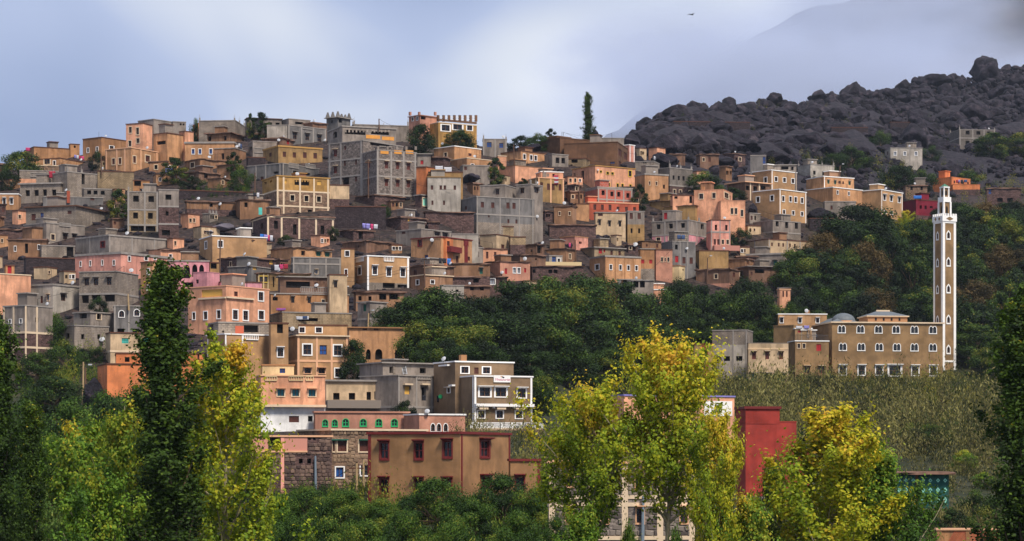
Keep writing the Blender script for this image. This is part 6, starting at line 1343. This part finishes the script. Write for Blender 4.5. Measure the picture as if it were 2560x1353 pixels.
# walnut mass in the middle
g1, l1 = 'walnut trees between the upper and lower village', 'dark green walnut tree in the dense grove between the houses'
for px, yt, w, d in ((1015, 745, 150, 352), (1090, 716, 170, 356), (1185, 738, 150, 356), (1285, 702, 165, 360), (1365, 690, 170, 364), (1455, 682, 180, 368), (1545, 700, 170, 372), (1625, 735, 150, 378), (1075, 790, 170, 332), (1150, 790, 180, 334), (1255, 780, 190, 336), (1350, 775, 190, 340), (1450, 775, 200, 344), (1550, 780, 190, 352), (1645, 790, 140, 366),
                     (1072, 850, 130, 312), (1120, 845, 150, 314), (1200, 850, 170, 316), (1320, 862, 180, 318), (1420, 860, 190, 322), (1520, 868, 180, 330), (1612, 870, 160, 345), (1660, 872, 90, 366), (1375, 925, 130, 292), (1470, 935, 150, 300), (1565, 950, 150, 310), (1640, 950, 110, 340)):
    tree('walnut', px, yt, w * (1.15 if yt < 760 else 1.0 if yt < 830 else .8), 0, l1, g1, by=888 if yt < 760 else 935 if yt < 830 else 970)
tree('brownish', 975, 790, 110, 0, 'brown-tinged walnut at the edge of the grove', by=878); tree('brownish', 1500, 690, 110, 0, 'russet-topped tree inside the walnut grove', by=880)
l2, g2 = 'walnut tree above the row of houses beside the mosque', 'walnut trees above the mosque row'
for px, yt, w, d in ((1700, 695, 110, 407), (1755, 712, 120, 408), (1800, 745, 140, 402), (1868, 692, 135, 406), (1905, 742, 120, 402), (1850, 795, 150, 398), (1790, 790, 120, 397), (1735, 770, 110, 400), (1900, 815, 110, 397), (1985, 745, 62, 408), (1965, 775, 80, 404)): tree('walnut', px, yt, w * (1.1 if yt < 760 else .75), 0, l2, g2, by=858 if yt < 760 else 880)
# wooded hillside behind the minaret
l3, g3 = 'dark leafy tree in the wooded slope behind the mosque', 'trees of the wooded slope'
for i, d in enumerate(range(412, 512, 9)):
    for px in range(1995 + (i % 2) * 38, 2860, 76):
        x = px + RNG.uniform(-26, 26); dd = d + RNG.uniform(-4, 4); by = HY - F * gz(x, dd) / dd
        hpx = RNG.uniform(6.0, 10.5) / dd * F; lim = 548 if x < 2360 else 505
        if x < 2040 and dd > 436: continue
        if by - hpx < lim: hpx = by - lim
        if hpx < 40: continue
        tree(RNG.choice(['wood'] * 7 + ['walnut'] * 2 + ['brownish']), x, by - hpx, RNG.uniform(7, 10.5) / dd * F, dd, l3, g3, name='leafy_tree')
tree('walnut', 2150, 508, 215, 452, 'largest spreading tree crowning the wooded slope'); tree('yellow', 2262, 528, 70, 470, 'yellowing tree top under the crimson house', var=1); tree('wood', 2480, 330, 110, 700, 'dark tree beside the grey concrete shell', name='leafy_tree'); tree('wood', 2545, 330, 120, 710, 'dark tree at the far end of the boulder slope', name='leafy_tree')
tree('walnut', 2440, 810, 150, 405, 'dark tree in front of the unfinished brick house'); tree('walnut', 2500, 850, 140, 396, 'dark tree below the unfinished brick house')
# trees among the houses
for kind, px, yt, w, by, lab in (('fir', 434, 390, 62, 462, 'dark conical tree beside the small mud houses'), ('fir', 297, 468, 54, 552, 'dark fir against the tall grey house'), ('bush', 243, 378, 44, 424, 'dark bushy tree beside the tan corner house'), ('round', 52, 376, 110, 456, 'broad dark tree at the ridge end'), ('bush', 14, 418, 60, 475, 'dark bush below the broad ridge-end tree'),
    ('round', 1052, 308, 74, 390, 'round walnut beside the ochre villa'), ('round', 1152, 322, 112, 378, 'spreading walnut below the ochre villa'), ('fir', 1240, 390, 44, 466, 'dark cypress between the tan and peach houses'), ('bush', 1798, 512, 48, 552, 'round dark tree before the peach villa'), ('fir', 584, 376, 38, 445, 'thin dark tree before the stained concrete house'),
    ('bush', 602, 414, 60, 474, 'green bush on the dry-stone garden terrace'), ('bush', 480, 440, 90, 474, 'low green hedge on the garden terrace'), ('fir', 1600, 456, 40, 530, 'dark fir beside the red brick house'), ('bush', 1300, 338, 74, 378, 'dark skyline bush beyond the blue-windowed house'), ('bush', 1345, 334, 60, 376, 'skyline bush against the chocolate-brown building'), ('fir', 1376, 318, 34, 372, 'thin skyline tree behind the chocolate-brown building'),
    ('fir', 652, 276, 44, 330, 'pointed conifer behind the grey ridge house'), ('fir', 626, 279, 20, 330, 'small pointed conifer on the ridge'), ('bush', 490, 298, 34, 340, 'dark bush behind the orange block'), ('bush', 1310, 445, 30, 470, 'small dark bush under the blank peach wall'), ('bush', 1760, 430, 95, 486, 'green trees beside the four-window concrete house'), ('bush', 1835, 468, 70, 505, 'green trees behind the peach villa'), ('bush', 1850, 570, 50, 612, 'bush in the gap beside the peach villa'), ('fir', 1832, 585, 26, 625, 'slim tree beside the pink house'),
    ('bush', 2080, 385, 110, 432, 'green thicket above the teal-shuttered house'), ('bush', 2130, 365, 120, 425, 'larger thicket on the boulder slope'), ('bush', 2200, 328, 60, 385, 'dark bush under the ruined hut'), ('round', 2245, 412, 100, 478, 'dark tree below the pale block house'), ('bush', 2305, 425, 70, 480, 'yellow-green bush beside the pale block house'), ('bush', 2415, 425, 80, 470, 'dark bush above the bright orange house'), ('bush', 2330, 365, 50, 410, 'bush on the ledge beside the pale block house'),
    ('near', 108, 772, 115, 880, 'bright green tree in front of the pale corner house'), ('bush', 248, 742, 48, 790, 'small yellowish tree before the grey arcades'), ('round', 885, 845, 78, 965, 'climbing tree beside the tan curtain house'), ('bush', 832, 566, 28, 602, 'green bush beside the stone lower house'), ('bush', 960, 510, 34, 548, 'green bush on the rubble wall'), ('bush', 715, 588, 110, 612, 'green hedge under the framed stone house'), ('bush', 1010, 1000, 70, 1062, 'thin shrub before the concrete house'),
    ('walnut', 1350, 925, 90, 1055, 'small tree beside the guesthouse'), ('bush', 205, 870, 60, 905, 'weedy bush under the grey balcony house'), ('bush', 245, 868, 40, 905, 'weedy bush beside the cream house'), ('bush', 90, 880, 120, 960, 'scrubby bush on the slope under the stone base'), ('bush', 160, 850, 100, 935, 'brownish scrub bush on the weedy slope'), ('round', 135, 938, 160, 1045, 'round dark green tree below the weedy slope')):
    tree(kind, px, yt, w, 0, lab, by=by)
for px, yt, w, d, lab in ((60, 1000, 190, 215, 0), (170, 1000, 190, 212, 0), (260, 975, 180, 222, 0), (345, 962, 170, 230, 0), (120, 1080, 200, 180, 0), (250, 1060, 200, 175, 0), (360, 1060, 180, 178, 0), (470, 1010, 160, 232, 0), (480, 1120, 200, 182, 0), (620, 1200, 160, 178, 0)): tree('near', px, yt, w, d, 'dark leafy tree in the bank below the orange house', 'trees of the lower bank')
for px, yt, w, d in ((770, 1215, 150, 176), (860, 1225, 150, 172), (950, 1245, 140, 166), (1085, 1195, 190, 168), (1180, 1245, 150, 160), (1255, 1185, 190, 170), (1340, 1215, 130, 168), (1010, 1275, 150, 150), (1140, 1290, 150, 146), (1300, 1275, 160, 150), (820, 1290, 160, 148), (920, 1300, 150, 146), (730, 1290, 130, 146), (1390, 1290, 90, 155)):
    tree('near', px, yt, w, d, 'dark green leafy tree below the red-trimmed house', 'trees along the valley floor')
tree('willow', 2412, 1125, 110, 262, 'drooping light green willow beside the teal pavilion'); tree('willow', 2460, 1180, 110, 240, 'yellow-green willow beyond the teal pavilion')
for px, yt, w, d in ((2440, 1225, 100, 200), (2490, 1240, 110, 195), (2300, 1272, 90, 190), (2380, 1270, 100, 185)): tree('bush', px, yt, w, d, 'olive bush around the teal pavilion', 'bushes by the teal pavilion')
for k in range(85):
    px, d = RNG.uniform(1820, 2500), RNG.uniform(272, 380); z = gz(px, d); h_ = RNG.uniform(1.5, 3.2); kd = RNG.choice(('obush', 'obush', 'obush', 'bush'))
    tree(kd, px, HY - F * (z + h_) / d, RNG.uniform(2.2, 4.2) / d * F, d, 'brownish olive bush on the orchard slope below the mosque' if kd == 'obush' else 'dark green bush on the orchard slope below the mosque', 'brown orchard bushes' if kd == 'obush' else 'green orchard bushes', name='bush')
# ---------------------------------------------------------------- scrub: orchard withies and weeds, nobody could count them
def scrub(name, label, regions, mat, seed):
    g = np.random.default_rng(seed); Pn, Tn, Ln = [], [], []
    for px0, px1, d0, d1, nb, hh in regions:
        for k in range(nb):
            px = g.uniform(px0, px1); d = math.sqrt(g.uniform(d0 * d0, d1 * d1)); z = gz(px, d); x = (px - CX) / F * d
            cl = float(fbm(np.array(x / 6.0), np.array(d / 10.0), 3, seed)); h = hh * g.uniform(.45, 1.3) * (1 + 2.2 * cl) * (.4 if 374 < d < 400 else 1); tb = .45 + cl * 1.9 + g.normal() * .2; m = 120
            if cl < (-.10 if name == 'scrub' else -.2): continue
            q = g.normal(size=(m, 3)); q /= np.linalg.norm(q, axis=1, keepdims=True); q *= np.cbrt(g.uniform(.1, 1, m))[:, None] * np.array([.42, .42, .95]) * h; q[:, 2] += .4 * h
            sp = g.uniform(size=m) < .25; q[sp, 2] *= 1.45; Pn.append(q + np.array([x, d, z])); Tn.append(tb + g.normal(size=m) * .17); Ln.append(np.full(m, .10 * h + .09))
    Pn, Tn, Ln = np.concatenate(Pn), np.concatenate(Tn), np.concatenate(Ln)
    o = link(name, leaf_mesh(name, Pn, Ln, Tn, LM[mat], g, up=2.2, aspect=.3)); tag(o, label, 'scrub', kind='stuff')
scrub('scrub', 'olive and brown orchard scrub below the mosque', [(1780, 2620, 268, 391, 1500, 2.5), (2620, 3000, 250, 395, 420, 2.5), (1400, 1780, 225, 268, 160, 1.5), (1560, 1800, 268, 372, 260, 1.9), (1130, 1420, 205, 258, 260, 1.3), (2230, 2620, 226, 262, 200, 1.5), (2230, 2620, 180, 204, 220, .9)], 'scrub', 5)
scrub('shrubbery', 'dark green shrubs along the foot of the mosque', [(1790, 2480, 376, 393, 420, 1.9), (1800, 2500, 300, 380, 260, 1.8), (1500, 1790, 330, 385, 160, 1.8)], 'wood', 8)
scrub('hill_scrub', 'dark scrub growing between the boulders', [(1700, 2560, 520, 900, 220, 1.3), (2000, 2560, 505, 640, 260, 1.6)], 'wood', 9)
scrub('undergrowth', 'green weeds on the valley floor and slopes', [(40, 260, 275, 318, 320, 1.0), (-100, 760, 150, 215, 420, 1.2), (700, 1420, 140, 198, 420, 1.1), (1900, 2300, 150, 215, 220, 1.2), (600, 1000, 200, 222, 160, .9), (440, 660, 428, 436, 90, .8)], 'near', 6)
# ---------------------------------------------------------------- boulders
def rock_mat():
    m, n, l, b = new_mat('boulder', .85); t = n.new('ShaderNodeTexCoord'); oi = n.new('ShaderNodeObjectInfo')
    ge = n.new('ShaderNodeNewGeometry')
    def noise(s, d): x = n.new('ShaderNodeTexNoise'); x.inputs['Scale'].default_value = s; x.inputs['Detail'].default_value = d; x.inputs['Roughness'].default_value = .65; l.new(ge.outputs['Position'], x.inputs['Vector']); return x.outputs['Fac']
    r = n.new('ShaderNodeValToRGB'); el = r.color_ramp.elements; el[0].position, el[0].color = .40, (*lin('#100d13'), 1); el[1].position, el[1].color = .66, (*lin('#443c41'), 1); q = el.new(.54); q.color = (*lin('#231e28'), 1)
    l.new(noise(.33, 9), r.inputs[0]); l.new(r.outputs[0], b.inputs['Base Color'])
    bp = n.new('ShaderNodeBump'); bp.inputs['Strength'].default_value = 1.0; bp.inputs['Distance'].default_value = .9; l.new(noise(.9, 9), bp.inputs['Height']); l.new(bp.outputs[0], b.inputs['Normal']); return m
M['rock'] = rock_mat(); M['greyrock'] = flat_mat('grey_rock', '#57525a', .85, .35, .6)
def ico(sub):
    import bmesh
    bm = bmesh.new(); bmesh.ops.create_icosphere(bm, subdivisions=sub, radius=1.0); v = np.array([x.co[:] for x in bm.verts]); f = np.array([[w.index for w in q.verts] for q in bm.faces]); bm.free(); return v, f
def rock_np(sub, seed):
    v, f = ico(sub); g = np.random.default_rng(seed); v = v.copy()
    for k in range(17 if seed % 2 else 13):
        n_ = g.normal(size=3); n_ /= np.linalg.norm(n_); dd = g.uniform(.36, .82) if seed % 2 else g.uniform(.5, .88); ex = v @ n_ - dd; v -= np.where(ex > 0, ex, 0)[:, None] * n_ * .97
    v += (fbm(v[:, 0] * 2 + seed, v[:, 1] * 2 + v[:, 2] * 1.7, 3, seed) * .3 + np.abs(fbm(v[:, 0] * 3.5 - v[:, 2] * 2 + seed, v[:, 1] * 3.5, 2, seed + 5)) * -.35)[:, None] * v; v *= np.array([1, g.uniform(.75, 1.1), g.uniform(.62, .95)]); return v, f
ROCKV = [rock_np(4, 200 + k) for k in range(8)]; ROCKM = [mesh_np('boulder', v, tris=f, mats=[M['rock']], smooth=False) for v, f in ROCKV]; ROCKG = [mesh_np('boulder', v, tris=f, mats=[M['greyrock']]) for v, f in ROCKV[:3]]
def boulder(px, py, wpx, hpx, d, label, group=None, k=None, meshes=None):
    ms = meshes or ROCKM; E = link('boulder', ms[(RNG.randrange(len(ms)) if k is None else k) % len(ms)]); s = wpx / 2 / F * d; hs = hpx / 2 / F * d
    E.matrix_basis = Matrix.Translation(P(px, py, d)) @ Matrix.Rotation(RNG.uniform(0, 6.28), 4, 'Z') @ Matrix.Diagonal((s * 1.15, s * 1.15, hs * 1.3, 1)); tag(E, label, 'boulder', group); return E
def rd(px, py): return gd(px, py)
for px, py, w, h_, by, lab in ((2460, 176, 84, 92, 200, 'largest domed boulder crowning the rocky ridge'), (1690, 282, 62, 58, 300, 'upright rounded boulder on the lower ridge'), (1822, 264, 56, 56, 275, 'blocky boulder on the ridge crest'), (1935, 245, 44, 36, 262, 'pointed boulder on the ridge crest'), (2135, 236, 76, 60, 245, 'split boulder on the high ridge'), (2330, 204, 90, 44, 215, 'low flat boulder beside the domed boulder'), (1487, 340, 24, 34, 372, 'pointed rock behind the skyline poplar'), (1567, 344, 12, 14, 350, 'small balanced rock at the foot of the ridge'),
    (2022, 352, 104, 50, 372, 'broad pale-topped boulder in the slope middle'), (1872, 365, 84, 40, 385, 'broad boulder above the four-window house'), (2290, 345, 90, 74, 372, 'great boulder over the pale block house'), (2440, 285, 84, 66, 310, 'large boulder above the concrete shell'), (1940, 395, 70, 42, 412, 'smooth boulder beside the grey rooftop tower'), (1815, 405, 54, 40, 420, 'dark boulder beside the tan house tower'), (1655, 398, 66, 40, 418, 'dark boulder above the grey block cabin'), (2380, 430, 60, 60, 455, 'streaked boulder above the orange house')):
    boulder(px, py, w, h_, min(gd(px, by), 1060), lab, k=RNG.choice((0, 2, 4, 6)))
for px, py, w, h_, by, lab in ((556, 570, 90, 42, 588, 'smooth grey rock between the mud house and fawn house'), (515, 580, 80, 26, 592, 'low grey rock slab beside the fawn house'), (1882, 528, 36, 46, 550, 'brown rock beside the peach villa'), (1455, 575, 70, 30, 592, 'dark rock slab under the jutting grey house'), (2055, 540, 70, 40, 556, 'dark rocks under the tan houses'), (1175, 448, 60, 34, 462, 'dark rock outcrop behind the pale shuttered house'), (1330, 372, 50, 34, 385, 'brown rock beside the chocolate-brown building'), (228, 985, 64, 80, 1015, 'large brown boulder beside the iron lamp pole')):
    boulder(px, py, w, h_, gd(px, by), lab, meshes=ROCKG if 'grey' in lab else ROCKM)
def rock_field():
    g = np.random.default_rng(77); items = []
    while len(items) < 8200:
        px = g.uniform(1560, 2720); d = g.uniform(495, 1075); z = gz(px, d); py = HY - F * z / d
        rk_ = float(rockiness(np.array(px), np.array(py)))
        if g.uniform() > rk_ * .9 + .3 * (py < 500) : continue
        r = .62 * (1 - g.uniform()) ** -.62
        if r > 4.5: r = g.uniform(1.2, 4.5)
        if py > 395: r = min(r, 1.8)
        items.append((r / d, px, d, z, r))
    items.sort(reverse=True)
    big, small = items[:270], items[270:]
    for k, (q, px, d, z, r) in enumerate(big):
        E = link('boulder', ROCKM[k % 8]); E.matrix_basis = Matrix.Translation(((px - CX) / F * d, d, z + r * .3)) @ Matrix.Rotation(g.uniform(0, 6.28), 4, 'Z') @ Matrix.Rotation(g.uniform(-.5, .5), 4, 'X') @ Matrix.Diagonal((r * g.uniform(.85, 1.3), r * g.uniform(.85, 1.2), r * g.uniform(.75, 1.15), 1))
        tag(E, 'dark boulder lying on the rocky slope', 'boulder', 'boulders of the rocky slope')
    lv = [rock_np(2 if k < 6 else 1, 300 + k) for k in range(12)]; V, T, o = [], [], 0
    for k, (q, px, d, z, r) in enumerate(small):
        v, f = lv[k % 6 + (0 if k < 1200 else 6)]; a = g.uniform(0, 6.28); c, s = math.cos(a), math.sin(a); w = v @ np.array([[c, s, 0], [-s, c, 0], [0, 0, 1]]) * r * np.array([g.uniform(.8, 1.3), 1, g.uniform(.7, 1.2)]); V.append(w + np.array([(px - CX) / F * d, d, z + r * .25])); T.append(f + o); o += len(v)
    me = mesh_np('rocks', np.concatenate(V), tris=np.concatenate(T), mats=[M['rock']], smooth=False); tag(link('rocks', me), 'mass of smaller dark rocks on the slope', 'rocks', kind='stuff')
    lv = [rock_np(1, 400 + k) for k in range(6)]; V, T, o = [], [], 0
    for k in range(5200):
        px = g.uniform(-60, 2060); d = g.uniform(300, 492); z = gz(px, d); r = .12 * (1 - g.uniform()) ** -.7; r = min(r, .9)
        v, f = lv[k % 6]; V.append(v * r * np.array([1.3, 1, g.uniform(.7, 1)]) + np.array([(px - CX) / F * d, d, z + r * .2])); T.append(f + o); o += len(v)
    me = mesh_np('rubble', np.concatenate(V), tris=np.concatenate(T), mats=[M['rock']], smooth=False); tag(link('rubble', me), 'loose stones scattered between the village houses', 'rubble', kind='stuff')
rock_field()
# ================================================================ far mountain in cloud, and the air
def mountain():
    n1_, n2_ = 120, 50; v = []
    for j in range(n2_):
        for i in range(n1_):
            d = 5200 + 1800 * j / (n2_ - 1); px = 900 + (4400 - 900) * i / (n1_ - 1)
            crest = np.interp(px, [900, 1500, 1880, 1960, 2100, 2250, 2560, 3000, 4400], [620, 330, 110, 70, -5, -90, -260, -360, -450])
            t = j / (n2_ - 1); py = 760 + (crest - 760) * (1 - (1 - t) ** 1.2)
            x = (px - CX) / F * d; z = (HY - py) / F * d; v.append((x, d, z))
    v = np.array(v); v[:, 2] += fbm(v[:, 0] / 260, v[:, 1] / 260, 5, 21) * 150
    q = [(j * n1_ + i, j * n1_ + i + 1, (j + 1) * n1_ + i + 1, (j + 1) * n1_ + i) for j in range(n2_ - 1) for i in range(n1_ - 1)]
    m, n, l, b = new_mat('mountain', .95); t = n.new('ShaderNodeTexCoord'); no = n.new('ShaderNodeTexNoise'); no.inputs['Scale'].default_value = .006; no.inputs['Detail'].default_value = 8; l.new(t.outputs['Object'], no.inputs['Vector'])
    r = n.new('ShaderNodeValToRGB'); r.color_ramp.elements[0].position = .35; r.color_ramp.elements[0].color = (*lin('#2c2e30'), 1); r.color_ramp.elements[1].position = .7; r.color_ramp.elements[1].color = (*lin('#55504e'), 1); l.new(no.outputs['Fac'], r.inputs[0]); l.new(r.outputs[0], b.inputs['Base Color'])
    tag(link('mountain', mesh_np('mountain', v, quads=np.array(q), mats=[m], smooth=True)), kind='structure')
mountain()
def air(name, mat_name, dens, col, geo, label, cat, an=0.0):
    m = bpy.data.materials.new(mat_name); m.use_nodes = True; n, l = m.node_tree.nodes, m.node_tree.links; n.clear()
    o = n.new('ShaderNodeOutputMaterial'); pv = n.new('ShaderNodeVolumePrincipled'); pv.inputs['Color'].default_value = (*col, 1); pv.inputs['Density'].default_value = dens; pv.inputs['Anisotropy'].default_value = an
    l.new(pv.outputs[0], o.inputs['Volume']); geo.materials.append(m); tag(link(name, geo), label, cat, kind='stuff')
hb = MB(); hb.box(-1500, 2100, -40, 1900, -16, 420)
hm = bpy.data.meshes.new('haze'); hm.from_pydata(hb.v, [], hb.f)
air('haze', 'haze', .000045, (.72, .82, 1.0), hm, 'thin blue haze over the valley', 'haze')
# banks of cloud in front of the far mountain, outside the haze; density fades to nothing at their edges
def bank(px, py, d, rx, ry, rz, od, lab):
    v, f = ico(3); k = d / F; S = (rx * k, ry, rz * k)
    m = bpy.data.materials.new('cloud'); m.use_nodes = True; n, l = m.node_tree.nodes, m.node_tree.links; n.clear()
    o = n.new('ShaderNodeOutputMaterial'); pv = n.new('ShaderNodeVolumePrincipled'); pv.inputs['Color'].default_value = (.72, .80, 1.0, 1); t = n.new('ShaderNodeTexCoord')
    ln = n.new('ShaderNodeVectorMath'); ln.operation = 'LENGTH'; l.new(t.outputs['Object'], ln.inputs[0])
    mr = n.new('ShaderNodeMapRange'); mr.interpolation_type = 'SMOOTHERSTEP'; mr.inputs[1].default_value = .98; mr.inputs[2].default_value = .1; mr.inputs[3].default_value = 0; mr.inputs[4].default_value = 1; l.new(ln.outputs['Value'], mr.inputs[0])
    no = n.new('ShaderNodeTexNoise'); no.inputs['Scale'].default_value = 2.2; no.inputs['Detail'].default_value = 4; ad = n.new('ShaderNodeVectorMath'); ad.operation = 'ADD'; ad.inputs[1].default_value = (px * .01, py * .013, 0); l.new(t.outputs['Object'], ad.inputs[0]); l.new(ad.outputs[0], no.inputs['Vector'])
    m2 = n.new('ShaderNodeMapRange'); m2.inputs[1].default_value = .36; m2.inputs[2].default_value = .62; m2.inputs[3].default_value = .25; m2.inputs[4].default_value = 1.5; l.new(no.outputs['Fac'], m2.inputs[0])
    mu = n.new('ShaderNodeMath'); mu.operation = 'MULTIPLY'; l.new(mr.outputs[0], mu.inputs[0]); l.new(m2.outputs[0], mu.inputs[1])
    m3 = n.new('ShaderNodeMath'); m3.operation = 'MULTIPLY'; l.new(mu.outputs[0], m3.inputs[0]); m3.inputs[1].default_value = od / ry; l.new(m3.outputs[0], pv.inputs['Density']); l.new(pv.outputs[0], o.inputs['Volume'])
    ob = link('cloud', mesh_np('cloud', v * 1.02, tris=f, mats=[m]), None, Matrix.Translation(P(px, py, d)) @ Matrix.Diagonal((*S, 1))); tag(ob, lab, 'cloud', kind='stuff')
bank(1960, 250, 3300, 900, 500, 230, 3.4, 'low bank of cloud behind the boulder ridge'); bank(2200, 60, 4100, 480, 450, 210, 2.4, 'cloud hanging on the far mountainside'); bank(1700, 170, 4500, 480, 380, 190, 3.2, 'thin cloud at the edge of the far mountain'); bank(2650, 190, 3500, 480, 450, 130, 1.6, 'cloud bank beyond the domed boulder')
